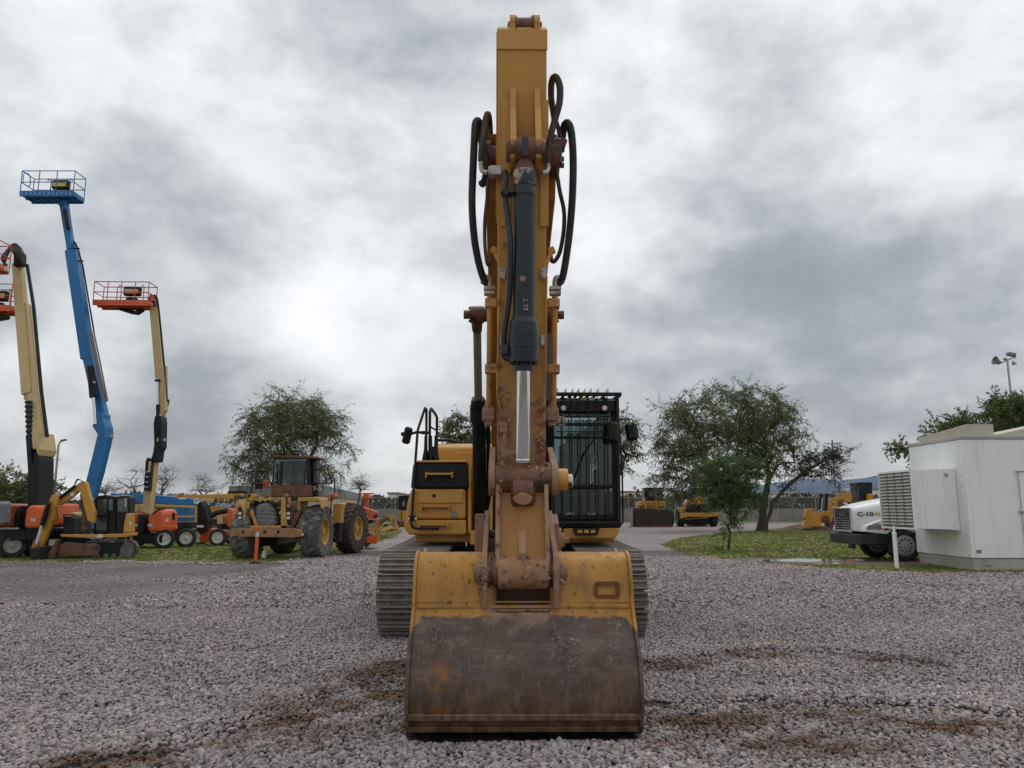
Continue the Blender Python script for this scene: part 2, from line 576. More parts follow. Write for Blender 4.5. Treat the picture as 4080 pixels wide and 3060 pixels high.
def text(name, s, size, m, parent, loc, xdir, updir, align='CENTER', bold=0., shear=0., squash=1.):
    """flat lettering as a thin mesh; xdir = reading direction, updir = up"""
    cu = bpy.data.curves.new('t', 'FONT'); cu.body = s; cu.size = size
    cu.align_x = align; cu.align_y = 'CENTER'; cu.offset = bold; cu.shear = shear
    cu.extrude = .0015; cu.resolution_u = 3
    ob = bpy.data.objects.new('t', cu); COL.objects.link(ob)
    dg = bpy.context.evaluated_depsgraph_get(); dg.update()
    me = bpy.data.meshes.new_from_object(ob.evaluated_get(dg))
    bpy.data.objects.remove(ob); bpy.data.curves.remove(cu)
    x = Vector(xdir).normalized(); u = Vector(updir); u = (u - x * u.dot(x)).normalized(); nn = x.cross(u)
    mt = Matrix((x * squash, u, nn)).transposed().to_4x4(); mt.translation = Vector(loc)
    me.transform(mt)
    o = bpy.data.objects.new(name, me); COL.objects.link(o)
    me.materials.clear(); me.materials.append(M[m] if isinstance(m, str) else m)
    o.parent = parent
    return o


def fastmesh(name, verts, tris, m, smooth=False):
    """numpy arrays -> mesh object"""
    me = bpy.data.meshes.new(name)
    nv, nf = len(verts), len(tris); k = tris.shape[1]
    me.vertices.add(nv); me.vertices.foreach_set('co', np.ascontiguousarray(verts, dtype=np.float32).ravel())
    me.loops.add(nf * k); me.loops.foreach_set('vertex_index', np.ascontiguousarray(tris, dtype=np.int32).ravel())
    me.polygons.add(nf); me.polygons.foreach_set('loop_start', np.arange(0, nf * k, k, dtype=np.int32))
    me.polygons.foreach_set('use_smooth', np.full(nf, smooth))
    me.update(calc_edges=True)
    o = bpy.data.objects.new(name, me); COL.objects.link(o)
    me.materials.append(M[m] if isinstance(m, str) else m)
    return o


def face_attr(o, name, values):
    o.data.attributes.new(name, 'FLOAT', 'FACE')
    a = o.data.attributes[name]
    a.data.foreach_set('value', np.ascontiguousarray(values, dtype=np.float32))

# ================================================================== THE GROUND
from mathutils.geometry import tessellate_polygon


def gnoise(x, y, s, seed=0.):
    """cheap smooth 2D noise from sines, works on numpy arrays"""
    x = np.asarray(x, dtype=float); y = np.asarray(y, dtype=float)
    return (np.sin(x * s * 1.7 + y * s * 1.1 + seed) + np.sin(x * s * -1.3 + y * s * 2.3 + seed * 2.1) + np.sin(x * s * 3.1 - y * s * 2.7 + seed * .7) * .6
            + np.sin(x * s * 5.3 + y * s * 4.1 + seed * 3.3) * .4) / 3.0


def line_dist(x, y, pts):
    """signed (towards the camera = positive) distance to a polyline given as photo pixels on the ground"""
    P = [G(*p) for p in pts]
    best = np.full(np.shape(x), 1e9); sgn = np.ones(np.shape(x))
    for a, b in zip(P[:-1], P[1:]):
        dx, dy = b.x - a.x, b.y - a.y; l2 = dx * dx + dy * dy
        t = np.clip(((x - a.x) * dx + (y - a.y) * dy) / l2, 0, 1)
        d = np.hypot(x - (a.x + t * dx), y - (a.y + t * dy))
        s_ = np.sign(dx * (y - a.y) - dy * (x - a.x)); s_ = np.where(dx > 0, -s_, s_)
        u = d < best
        best = np.where(u, d, best); sgn = np.where(u, s_, sgn)
    return best, sgn


BANKS = [([(2560, 2650), (2800, 2618), (3050, 2592), (3400, 2600), (3660, 2640)], .045), ([(2650, 2810), (3000, 2800), (3350, 2800), (3800, 2830), (4300, 2880)], .055),
         ([(300, 3060), (800, 2930), (1250, 2800), (1620, 2660)], .05), ([(650, 2560), (1000, 2590), (1500, 2480)], .02), ([(500, 2800), (900, 2720), (1400, 2600)], .022),
         ([(3300, 2460), (3800, 2440), (4200, 2470)], .02), ([(2700, 2480), (3200, 2440)], .015)]
BROWN = [([(300, 3060), (700, 3000), (1000, 2920), (1300, 2830)], .32), ([(1230, 2870), (1440, 2800), (1640, 2730)], .55), ([(1350, 2780), (1620, 2660)], .4), ([(2560, 2665), (2900, 2640)], .3), ([(2950, 2615), (3250, 2612), (3620, 2640)], .22),
         ([(2650, 2890), (3100, 2860), (3600, 2870), (4200, 2920)], .36), ([(2700, 2990), (3100, 2960), (3500, 2980)], .3), ([(3050, 2960), (3400, 2940)], .25), ([(3600, 2890), (4000, 2890)], .2), ([(1600, 2600), (1680, 2900)], .2)]


def hgt(x, y):
    h = .012 * gnoise(x, y, .9, 1.) + .006 * gnoise(x, y, 2.7, 2.)
    for pts, a in BANKS:
        d, s_ = line_dist(x, y, pts)
        d = d + .10 * gnoise(x, y, 3.1, 4.)
        # a raised lip just behind the line, a scoop just in front of it
        h = h + a * .7 * np.exp(-((d * s_ + .14) / .20) ** 2) - a * .45 * np.exp(-((d * s_ - .16) / .24) ** 2)
    h = h - .05 * np.exp(-((x - .075) / .8) ** 8 - ((y - 6.55) / .72) ** 8)
    return h * np.clip((13.6 - y) / 3, 0, 1)


def brown(x, y):
    b = np.zeros(np.shape(x))
    for pts, w in BROWN:
        d, s_ = line_dist(x, y, pts)
        b = np.maximum(b, np.exp(-(d / w) ** 2) * (.62 + .75 * gnoise(x, y, 2.3, 5.) + .5 * gnoise(x, y, 6.1, 2.)))
    return np.clip(b + .10 * gnoise(x, y, 1.1, 8.), 0, 1)


LANE = [(-600, 2236), (0, 2236), (500, 2244), (800, 2252), (1060, 2240), (1180, 2248), (1000, 2283), (860, 2300), (600, 2312), (640, 2322), (810, 2327), (740, 2350), (560, 2376), (420, 2396), (220, 2408), (0, 2402), (-600, 2402)]
LAWN_L = [(-900, 2245), (-300, 2243), (300, 2240), (700, 2238), (1000, 2246), (1200, 2230), (1400, 2193), (1560, 2142), (1600, 2116), (1560, 2086), (300, 2086), (-900, 2086)]
LAWN_R = [(2640, 2172), (2700, 2196), (2800, 2219), (2920, 2234), (3080, 2252), (3250, 2268), (3420, 2278), (3700, 2285), (3900, 2284), (4400, 2284), (5200, 2284), (5200, 2100), (3700, 2096), (3200, 2102), (2950, 2118), (2760, 2136), (2680, 2150)]
DIRT_R = [(2860, 2229), (3000, 2222), (3250, 2228), (3450, 2226), (3560, 2238), (3700, 2240), (3640, 2252), (3420, 2254), (3260, 2253), (3080, 2243), (2940, 2238)]
PUDS = [[(2985, 2233), (3100, 2230), (3260, 2229), (3420, 2228), (3440, 2236), (3380, 2241), (3250, 2240), (3120, 2240), (3020, 2238)],
        [(3230, 2245), (3350, 2244), (3440, 2247), (3400, 2250), (3280, 2250)],
        [(3085, 2190), (3130, 2187), (3195, 2189), (3190, 2195), (3120, 2196)],
        [(1200, 2258), (1290, 2250), (1300, 2254), (1230, 2262)]]


def poly_world(px, z, jit=.0, step=.5, seed=0.):
    P = [G(*p) for p in px]; out = []
    for a, b in zip(P, P[1:] + P[:1]):
        n = max(1, int((b - a).length / step)); n = min(n, 60)
        for i in range(n):
            q = a.lerp(b, i / n)
            if jit:
                q.x += jit * float(gnoise(q.x, q.y, 2.1, seed)); q.y += jit * 1.6 * float(gnoise(q.x, q.y, 1.7, seed + 3))
            q.z = z
            out.append(q)
    return out


def polysheet(name, px, z, m, jit=.25, step=.4, seed=0.):
    P = poly_world(px, z, jit, step, seed)
    tri = tessellate_polygon([P])
    mb = MB(); mb.add(P, [tuple(t) for t in tri])
    o = mb.build(name, m); o['kind'] = 'structure'
    return o, P


def inside(P, x, y):
    """points in polygon, numpy"""
    c = np.zeros(np.shape(x), bool); n = len(P)
    for i in range(n):
        a, b = P[i], P[i - 1]
        k = ((a.y > y) != (b.y > y)) & (x < (b.x - a.x) * (y - a.y) / (b.y - a.y + 1e-12) + a.x)
        c ^= k
    return c


def ground_mat(name, cols, cell, bump_d, scales=(.25, 1.4), rough=.9, stretch=1., con=(.78, 1.12)):
    """gravel / soil seen from afar: cells of random colour, broad patches, relief"""
    m = bpy.data.materials.new(name); m.use_nodes = True
    t = m.node_tree; n = t.nodes; l = t.links; b = n['Principled BSDF']
    tc = n.new('ShaderNodeTexCoord')
    vo = n.new('ShaderNodeTexVoronoi'); vo.inputs['Scale'].default_value = cell
    l.new(tc.outputs['Object'], vo.inputs['Vector'])
    sp = n.new('ShaderNodeSeparateColor'); l.new(vo.outputs['Color'], sp.inputs[0])
    r1 = n.new('ShaderNodeValToRGB'); l.new(sp.outputs[0], r1.inputs[0])
    e = r1.color_ramp.elements
    e[0].position = 0; e[0].color = (*cols[0], 1); e[1].position = 1; e[1].color = (*cols[2], 1)
    e.new(.5).color = (*cols[1], 1)
    ns = n.new('ShaderNodeTexNoise'); ns.inputs['Scale'].default_value = scales[0]; ns.inputs['Detail'].default_value = 6
    l.new(tc.outputs['Object'], ns.inputs['Vector'])
    ns2 = n.new('ShaderNodeTexNoise'); ns2.inputs['Scale'].default_value = scales[1]; ns2.inputs['Detail'].default_value = 8
    ns2.inputs['Roughness'].default_value = .7
    l.new(tc.outputs['Object'], ns2.inputs['Vector'])
    mr = n.new('ShaderNodeMapRange'); l.new(ns.outputs['Fac'], mr.inputs[0])
    mr.inputs[1].default_value = .3; mr.inputs[2].default_value = .7; mr.inputs[3].default_value = con[0]; mr.inputs[4].default_value = con[1]
    mr2 = n.new('ShaderNodeMapRange'); l.new(ns2.outputs['Fac'], mr2.inputs[0])
    mr2.inputs[1].default_value = .3; mr2.inputs[2].default_value = .7; mr2.inputs[3].default_value = .8; mr2.inputs[4].default_value = 1.15
    mu = n.new('ShaderNodeMath'); mu.operation = 'MULTIPLY'; l.new(mr.outputs[0], mu.inputs[0]); l.new(mr2.outputs[0], mu.inputs[1])
    vm = n.new('ShaderNodeVectorMath'); vm.operation = 'SCALE'; l.new(r1.outputs[0], vm.inputs[0]); l.new(mu.outputs[0], vm.inputs['Scale'])
    l.new(vm.outputs[0], b.inputs['Base Color'])
    b.inputs['Roughness'].default_value = rough; b.inputs['Specular IOR Level'].default_value = .3
    bp = n.new('ShaderNodeBump'); bp.inputs['Strength'].default_value = .9; bp.inputs['Distance'].default_value = bump_d
    iv = n.new('ShaderNodeMath'); iv.operation = 'SUBTRACT'; iv.inputs[0].default_value = 1; l.new(vo.outputs['Distance'], iv.inputs[1])
    l.new(iv.outputs[0], bp.inputs['Height']); l.new(bp.outputs[0], b.inputs['Normal'])
    return m


M['gravel_far'] = ground_mat('gravel_sheet', [(.143, .12, .116), (.268, .225, .219), (.39, .335, .323)], 17, .03)
M['gravel_soil'] = ground_mat('gravel_bed', [(.075, .060, .055), (.12, .10, .095), (.20, .17, .165)], 24, .02)
M['lane'] = ground_mat('packed_wet_gravel', [(.078, .067, .063), (.108, .093, .089), (.15, .131, .126)], 45, .006, (.45, 2.6), .6, con=(.6, 1.3))
M['mudflat'] = ground_mat('mud', [(.10, .075, .055), (.14, .105, .08), (.2, .16, .125)], 30, .01)
M['ground'] = ground_mat('yard_ground', [(.10, .10, .05), (.16, .15, .085), (.25, .22, .16)], 6, .03, (.05, .5))


def lawn_mat():
    m = bpy.data.materials.new('lawn'); m.use_nodes = True
    t = m.node_tree; n = t.nodes; l = t.links; b = n['Principled BSDF']
    tc = n.new('ShaderNodeTexCoord')
    a = n.new('ShaderNodeTexNoise'); a.inputs['Scale'].default_value = .55; a.inputs['Detail'].default_value = 8; a.inputs['Roughness'].default_value = .68
    l.new(tc.outputs['Object'], a.inputs['Vector'])
    r = n.new('ShaderNodeValToRGB'); l.new(a.outputs['Fac'], r.inputs[0])
    e = r.color_ramp.elements
    e[0].position = .34; e[0].color = (.18, .135, .09, 1)
    e[1].position = .70; e[1].color = (.13, .17, .035, 1)
    e.new(.44).color = (.18, .165, .07, 1); e.new(.54).color = (.145, .165, .042, 1)
    l.new(r.outputs[0], b.inputs['Base Color'])
    b.inputs['Roughness'].default_value = .95; b.inputs['Specular IOR Level'].default_value = .15
    c = n.new('ShaderNodeTexNoise'); c.inputs['Scale'].default_value = 30; l.new(tc.outputs['Object'], c.inputs['Vector'])
    bp = n.new('ShaderNodeBump'); bp.inputs['Strength'].default_value = .6; bp.inputs['Distance'].default_value = .04
    l.new(c.outputs['Fac'], bp.inputs['Height']); l.new(bp.outputs[0], b.inputs['Normal'])
    return m


M['lawn'] = lawn_mat()
M['water'] = mat('puddle_water', (.045, .038, .03), .04, spec=.6, var=.1)

mb = MB(); mb.add([(-2500, -200, -.06), (2500, -200, -.06), (2500, 4500, -.06), (-2500, 4500, -.06)], [(0, 1, 2, 3)])
o = mb.build('ground', 'ground'); o['kind'] = 'structure'

# the gravel yard: a fine relief near the camera, a plain sheet beyond
nx, ny = 300, 230
gx = np.linspace(-20, 22, nx); gy = np.linspace(1.0, 31.0, ny)
XX, YY = np.meshgrid(gx, gy)
ZZ = hgt(XX, YY)
vv = np.stack([XX, YY, ZZ - .004 - .011 * np.clip((13.4 - YY) / 1., 0, 1)], -1).reshape(-1, 3)
ii = np.arange(nx * ny).reshape(ny, nx)
qq = np.stack([ii[:-1, :-1], ii[:-1, 1:], ii[1:, 1:], ii[1:, :-1]], -1).reshape(-1, 4)
o = fastmesh('gravel_yard', vv, qq, 'gravel_soil', True); o['kind'] = 'structure'
mb = MB()
mb.add([(-140, 31, -.004), (140, 31, -.004), (140, 84, -.004), (-140, 84, -.004)], [(0, 1, 2, 3)])
mb.add([(-140, -20, -.03), (-20, -20, -.03), (-20, 31, -.004), (-140, 31, -.004)], [(0, 1, 2, 3)])
mb.add([(22, -20, -.03), (140, -20, -.03), (140, 31, -.004), (22, 31, -.004)], [(0, 1, 2, 3)])
mb.add([(-20, -20, -.03), (22, -20, -.03), (22, 1, -.004), (-20, 1, -.004)], [(0, 1, 2, 3)])
o = mb.build('gravel_apron', 'gravel_far'); o['kind'] = 'structure'

o, P_LANE = polysheet('packed_lane', LANE, .004, 'lane', .22, .5, 1.)
o, P_LL = polysheet('lawn', LAWN_L, .008, 'lawn', .45, .5, 2.)
o, P_LR = polysheet('lawn', LAWN_R, .008, 'lawn', .35, .5, 3.)
o, P_DR = polysheet('mud_strip', DIRT_R, .012, 'mudflat', .3, .5, 4.)
for i, pd in enumerate(PUDS):
    polysheet('puddle', pd, .017, 'water', .22, .3, 5. + i)


# ------------------------------------------------------------------ gravel stones
def stone_mat():
    m = bpy.data.materials.new('gravel_stone'); m.use_nodes = True
    t = m.node_tree; n = t.nodes; l = t.links; b = n['Principled BSDF']
    at = n.new('ShaderNodeAttribute'); at.attribute_name = 'shade'
    r = n.new('ShaderNodeValToRGB'); l.new(at.outputs['Fac'], r.inputs[0])
    e = r.color_ramp.elements
    e[0].position = 0; e[0].color = (.085, .072, .073, 1); e[1].position = 1; e[1].color = (.62, .555, .54, 1)
    for p, c in ((.2, (.172, .147, .146)), (.4, (.297, .25, .247)), (.6, (.33, .291, .294)), (.75, (.425, .357, .347)), (.88, (.425, .352, .306))):
        e.new(p).color = (*c, 1)
    ab = n.new('ShaderNodeAttribute'); ab.attribute_name = 'brown'
    mx = n.new('ShaderNodeMix'); mx.data_type = 'RGBA'; mx.blend_type = 'MULTIPLY'
    l.new(ab.outputs['Fac'], mx.inputs[0]); l.new(r.outputs[0], mx.inputs[6]); mx.inputs[7].default_value = (.40, .28, .195, 1)
    tc = n.new('ShaderNodeTexCoord'); ns = n.new('ShaderNodeTexNoise'); ns.inputs['Scale'].default_value = 60; ns.inputs['Detail'].default_value = 5
    l.new(tc.outputs['Object'], ns.inputs['Vector'])
    mr = n.new('ShaderNodeMapRange'); l.new(ns.outputs['Fac'], mr.inputs[0]); mr.inputs[3].default_value = .72; mr.inputs[4].default_value = 1.25
    vm = n.new('ShaderNodeVectorMath'); vm.operation = 'SCALE'; l.new(mx.outputs[2], vm.inputs[0]); l.new(mr.outputs[0], vm.inputs['Scale'])
    l.new(vm.outputs[0], b.inputs['Base Color'])
    b.inputs['Roughness'].default_value = .68; b.inputs['Specular IOR Level'].default_value = .35
    return m


M['stone'] = stone_mat()


def stone_shapes(n, ico):
    bm = bmesh.new()
    if ico:
        bmesh.ops.create_icosphere(bm, subdivisions=1, radius=1)
    else:
        bm_v = [bm.verts.new(p) for p in ((1, 0, 0), (-1, 0, 0), (0, 1, 0), (0, -1, 0), (0, 0, 1), (0, 0, -1))]
        for f in ((0, 2, 4), (2, 1, 4), (1, 3, 4), (3, 0, 4), (2, 0, 5), (1, 2, 5), (3, 1, 5), (0, 3, 5)):
            bm.faces.new([bm_v[i] for i in f])
    bm.verts.ensure_lookup_table(); bm.verts.index_update()
    base = np.array([v.co for v in bm.verts]); tri = np.array([[v.index for v in f.verts] for f in bm.faces])
    bm.free()
    out = []
    for k in range(n):
        p = base * (1 + rng.uniform(-.26, .26, (len(base), 1))) + rng.uniform(-.14, .14, base.shape)
        p *= np.array([1.0, rng.uniform(.62, .95), rng.uniform(.5, .85)])
        out.append(p)
    return np.array(out), tri


def scatter_stones(y0, y1, step, r_lo, r_hi, ico, extra=0., lane=False):
    shapes, tri = stone_shapes(24, ico)
    xs = np.arange(-.72 * y1 - 2.2, .72 * y1 + 2.2, step); ys = np.arange(y0, y1, step)
    X, Y = np.meshgrid(xs, ys)
    X = X.ravel() + rng.uniform(-.62, .62, X.size) * step; Y = Y.ravel() + rng.uniform(-.62, .62, Y.size) * step
    k = np.abs(X) < .72 * Y + 2.0
    k &= (inside(P_LANE, X, Y) if lane else ~inside(P_LANE, X, Y)) & ~inside(P_LL, X, Y) & ~inside(P_LR, X, Y)
    if lane:
        k &= gnoise(X, Y, .7, 6.) + .6 * gnoise(X, Y, 2.6, 7.) > rng.uniform(-.5, 1.3, X.size)
    k &= ~((np.abs(X - .075) < .85) & (Y > 5.86) & (Y < 7.3))
    X, Y = X[k], Y[k]; n = len(X)
    br = brown(X, Y)
    # where the stones were churned away more soil shows between them
    k = rng.random(n) > br * .30
    X, Y, br = X[k], Y[k], br[k]; n = len(X)
    sz = rng.uniform(r_lo, r_hi, n) * np.where(rng.random(n) < .07, 1.45, 1.0)
    a = rng.uniform(0, 2 * np.pi, n); b = rng.normal(0, .38, n); c = rng.normal(0, .38, n)
    ca, sa, cb, sb, cc, sc_ = np.cos(a), np.sin(a), np.cos(b), np.sin(b), np.cos(c), np.sin(c)
    Rz = np.zeros((n, 3, 3)); Rz[:, 0, 0] = ca; Rz[:, 0, 1] = -sa; Rz[:, 1, 0] = sa; Rz[:, 1, 1] = ca; Rz[:, 2, 2] = 1
    Rx = np.zeros((n, 3, 3)); Rx[:, 0, 0] = 1; Rx[:, 1, 1] = cb; Rx[:, 1, 2] = -sb; Rx[:, 2, 1] = sb; Rx[:, 2, 2] = cb
    Ry = np.zeros((n, 3, 3)); Ry[:, 1, 1] = 1; Ry[:, 0, 0] = cc; Ry[:, 0, 2] = sc_; Ry[:, 2, 0] = -sc_; Ry[:, 2, 2] = cc
    Rm = Rz @ Rx @ Ry
    sh = shapes[rng.integers(0, len(shapes), n)] * sz[:, None, None]
    vt = np.einsum('nij,nkj->nki', Rm, sh)
    Z = hgt(X, Y) + sz * rng.uniform(.05, .62, n) + extra
    vt += np.stack([X, Y, Z], -1)[:, None, :]
    nv = vt.shape[1]
    tt = tri[None] + (np.arange(n) * nv)[:, None, None]
    shade = np.clip(rng.beta(2.4 if ico else 3.6, 2.4 if ico else 3.6, n) + .10 * gnoise(X, Y, .8, 9.), 0, 1)
    return vt.reshape(-1, 3), tt.reshape(-1, 3), np.repeat(shade, len(tri)), np.repeat(np.clip(br * 1.15, 0, 1), len(tri))


for (y0, y1, st, a, b, ic) in ((4.3, 7.6, .030, .0145, .027, True), (7.6, 13.2, .037, .0185, .030, False), (13.2, 27., .070, .030, .048, False), (13.3, 26., .12, .018, .034, False)):
    v_, t_, s_, b_ = scatter_stones(y0, y1, st, a, b, ic, lane=(y0 == 13.3))
    o = fastmesh('gravel', v_, t_, 'stone', False)
    face_attr(o, 'shade', s_); face_attr(o, 'brown', b_)
    tag(o, {4.3: 'coarse grey crushed stones lying loose around the big bucket', 7.6: 'grey crushed stones spread beside the crawler tracks', 13.3: 'scattered small stones on the packed dark lane', 13.2: 'far finer grey stones spread up to the lawn edges'}[y0], 'gravel')
    o['kind'] = 'stuff'


# ------------------------------------------------------------------ grass blades
def grass(name, P, dens, ymax, h, label):
    xs = np.array([p.x for p in P]); ys = np.array([p.y for p in P])
    x0, x1, y0, y1 = xs.min(), xs.max(), ys.min(), min(ys.max(), ymax)
    n = int((x1 - x0) * (y1 - y0) * dens)
    X = rng.uniform(x0, x1, n); Y = rng.uniform(y0, y1, n)
    k = inside(P, X, Y) & (np.abs(X) < .70 * Y + 3) & ~inside(P_DR, X, Y)
    k &= (gnoise(X, Y, .8, 3.) + .5 * gnoise(X, Y, 2.9, 4.)) > rng.uniform(-1.2, .3, n)
    k &= rng.random(n) < np.clip((30 / np.maximum(Y, 1)) ** 2, 0, 1)
    X, Y = X[k], Y[k]; n = len(X); nb = 5
    X = np.repeat(X, nb) + rng.normal(0, .03, n * nb); Y = np.repeat(Y, nb) + rng.normal(0, .03, n * nb)
    hh = h * rng.uniform(.5, 1.4, n * nb); w = .006 + .00032 * Y
    a = rng.uniform(0, 2 * np.pi, n * nb); ln = rng.normal(0, .4, (n * nb, 2)) * hh[:, None]
    z = np.full(n * nb, .006)
    p0 = np.stack([X - np.cos(a) * w, Y - np.sin(a) * w, z], -1); p1 = np.stack([X + np.cos(a) * w, Y + np.sin(a) * w, z], -1)
    p2 = np.stack([X + ln[:, 0], Y + ln[:, 1], z + hh], -1)
    v = np.stack([p0, p1, p2], 1).reshape(-1, 3)
    o = fastmesh(name, v, np.arange(len(v)).reshape(-1, 3), 'blade')
    face_attr(o, 'shade', np.clip(np.repeat(rng.random(n), nb) * .6 + .4 * rng.random(n * nb), 0, 1))
    tag(o, label, 'grass'); o['kind'] = 'stuff'


def leaf_mat(name, c0, c1, c2, trans=.35):
    m = bpy.data.materials.new(name); m.use_nodes = True
    t = m.node_tree; n = t.nodes; l = t.links; n.clear()
    o = n.new('ShaderNodeOutputMaterial')
    at = n.new('ShaderNodeAttribute'); at.attribute_name = 'shade'
    r = n.new('ShaderNodeValToRGB'); l.new(at.outputs['Fac'], r.inputs[0])
    e = r.color_ramp.elements
    e[0].position = 0; e[0].color = (*c0, 1); e[1].position = 1; e[1].color = (*c2, 1); e.new(.5).color = (*c1, 1)
    d = n.new('ShaderNodeBsdfPrincipled'); d.inputs['Roughness'].default_value = .6; d.inputs['Specular IOR Level'].default_value = .25
    l.new(r.outputs[0], d.inputs['Base Color'])
    tr = n.new('ShaderNodeBsdfTranslucent'); l.new(r.outputs[0], tr.inputs[0])
    mx = n.new('ShaderNodeMixShader'); mx.inputs[0].default_value = trans
    l.new(d.outputs[0], mx.inputs[1]); l.new(tr.outputs[0], mx.inputs[2]); l.new(mx.outputs[0], o.inputs[0])
    return m


M['blade'] = leaf_mat('grass_blade', (.105, .135, .025), (.155, .185, .042), (.235, .225, .075))
grass('grass', P_LL, 40, 84, .05, 'short green grass under the lifts and the wrecked loader')
grass('grass', P_LR, 40, 70, .05, 'short green grass around the young tree and the puddles')

# ------------------------------------------------------------------ far hills
M['hill'] = mat('far_hill', (.085, .125, .19), .95, var=.25, vscale=.004)  # blue of the distant air is put into the base colour, no haze volume


def ridge(name, px, Y, depth):
    top = [W(a, b, Y) for a, b in px]
    mb = MB(); rows = [[Vector((p.x, Y - depth, -1)) for p in top], [Vector((p.x, Y - depth * .45, p.z * .6)) for p in top], top, [Vector((p.x, Y + depth, -1)) for p in top]]
    mb.sheet(rows)
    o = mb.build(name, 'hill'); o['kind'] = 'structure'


pts = []
for i in range(61):
    t = i / 60; x = 2350 + t * 2200
    y = 1956 - 62 * math.exp(-((x - 3600) / 330) ** 2) - 34 * math.exp(-((x - 3150) / 190) ** 2) + 3.5 * math.sin(x * .021) + 2 * math.sin(x * .057)
    pts.append((x, y + 75 * max(0, 1 - i / 14)))
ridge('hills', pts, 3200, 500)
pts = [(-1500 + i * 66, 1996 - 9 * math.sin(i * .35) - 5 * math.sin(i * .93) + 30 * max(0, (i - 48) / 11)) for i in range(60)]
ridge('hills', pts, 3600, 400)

# ================================================================== THE BIG EXCAVATOR
Y0 = 12.9
YAW = R(0.66)
EX = thing('excavator', 'large yellow crawler excavator with barred cab and its bucket resting on the gravel', 'excavator', (.01, Y0, 0), YAW)
TRB = Matrix.Rotation(-YAW, 4, 'Z')


def e(x, d, z):
    return Vector((x, d - Y0, z))


def EP(px, py, d):
    """photo pixel at world distance d -> excavator frame"""
    p = W(px, py, d) - Vector((.01, Y0, 0))
    return TRB @ p


def SQ(x, s, t):
    """stick frame: s up along its front face, t behind it"""
    return e(x, 6.77 - .16 * s + .987 * t, 1.49 + .987 * s + .16 * t)


def SX(px, py, t):
    """photo pixel at depth t behind the front face of the stick"""
    z_ = 6.66 + t
    s = (1530 - py) / FPX * z_ + 1.24
    d = 6.77 - .16 * s + .987 * t
    x = (px - 2040) / FPX * z_ - .01 - (Y0 - d) * math.sin(YAW)
    return SQ(x, s, t)


# ---------------------------------------------------------------- crawler tracks
R_T = .50; LEN_T = 5.0; D_F = 9.98; SHOES = 52
cy0, cy1 = D_F + R_T, D_F + LEN_T - R_T
path = []


def track_at(u):
    """point and tangent angle on the chain loop, u in 0..1 from the bottom front"""
    straight = cy1 - cy0; arc = math.pi * R_T; tot = 2 * straight + 2 * arc
    q = u * tot
    if q < straight:
        return (cy0 + q, 0.0, 0.0)
    q -= straight
    if q < arc:
        a = q / R_T
        return (cy1 + R_T * math.sin(a), R_T - R_T * math.cos(a), a)
    q -= arc
    if q < straight:
        return (cy1 - q, 2 * R_T + .10 * (1 - q / straight) * min(1., q / straight * 6) - .02 * math.sin(math.pi * q / straight), math.pi)
    q -= straight
    a = q / R_T
    return (cy0 - R_T * math.sin(a), R_T + R_T * math.cos(a), math.pi + a)


pitch = (2 * (cy1 - cy0) + 2 * math.pi * R_T) / SHOES


def shoe_mesh():
    """triple-grouser shoe: plate with three ribs, bolts and two mud slots; local +z points away from the chain"""
    mb = MB(); w = .84; p = pitch * .94
    mb.box((0, 0, -.008), (w, p, .016))
    for k, h in ((-.42, .034), (0., .028), (.42, .034)):
        mb.prism([(-w / 2, p * k - .016, 0), (-w / 2, p * k + .016, 0), (-w / 2, p * k + .008, h), (-w / 2, p * k - .008, h)], (w, 0, 0))
    mb.box((0, 0, -.03), (w * .9, p * 1.25, .02))
    for sx in (-1, 1):
        for sy in (-.2, .2):
            mb.cyl((sx * .11, p * sy, 0), (sx * .11, p * sy, .016), .014, n=6)
        mb.box((sx * .2, p * .21, .001), (.075, .03, .003))
    return mb.mesh('track_shoe')


me_shoe = shoe_mesh(); me_shoe.materials.append(M['track']); me_shoe.materials.append(M['grouser'])
for pl_ in me_shoe.polygons:
    if pl_.center.z > .012 and len(pl_.vertices) == 4 and abs(pl_.center.x) < .43:
        pl_.material_index = 1
for side, nm in ((-1, 'viewer left'), (1, 'viewer right')):
    xc = side * 1.29
    mb = MB()      # track frame with rollers' guard
    prof = [(cy0 - .1, .25), (cy1 + .1, .25), (cy1 + .05, .62), (cy0 + .3, .66), (cy0 - .1, .60)]
    mb.profx([(p[0] - Y0, p[1]) for p in prof], xc - .2, xc + .2)
    tr = mb.build('track', 'black', EX, bevel=.02)
    tr.rotation_euler = (0, 0, -YAW); tr.location = (-.01, 0, 0)
    for d_, r_, nmw in ((cy0, .40, 'idler'), (cy1, .42, 'sprocket')):
        mb = MB(); mb.lathe(e(xc - .14, d_, R_T), (1, 0, 0), [(0, r_ * .7), (0, r_), (.28, r_), (.28, r_ * .7)], 28)
        mb.build(nmw, 'track', tr)
    rol = None
    for k in range(8):
        d_ = cy0 + .5 + k * (cy1 - cy0 - 1.0) / 7
        if rol is None:
            mb = MB(); mb.lathe((xc - .2, 0, .17), (1, 0, 0), [(0, .1), (.06, .14), (.34, .14), (.4, .1)], 14)
            rol = mb.build('roller', 'track', tr, loc=(0, d_ - Y0, 0))
        else:
            inst(rol, tr, (0, d_ - Y0, 0))
    for k in range(SHOES):
        yy, zz, a = track_at((k + .5) / SHOES)
        o = bpy.data.objects.new('track_shoe', me_shoe); COL.objects.link(o); o.parent = tr
        # outward normal: down on the bottom run
        o.location = (xc, yy - Y0, zz + .05 - .02 * math.cos(a))
        o.rotation_euler = (math.pi + a, 0, 0)
mb = MB()
mb.profx([(p[0] - Y0, p[1]) for p in ((10.9, .5), (14.4, .5), (14.0, .98), (11.4, .98))], -.95, .95)
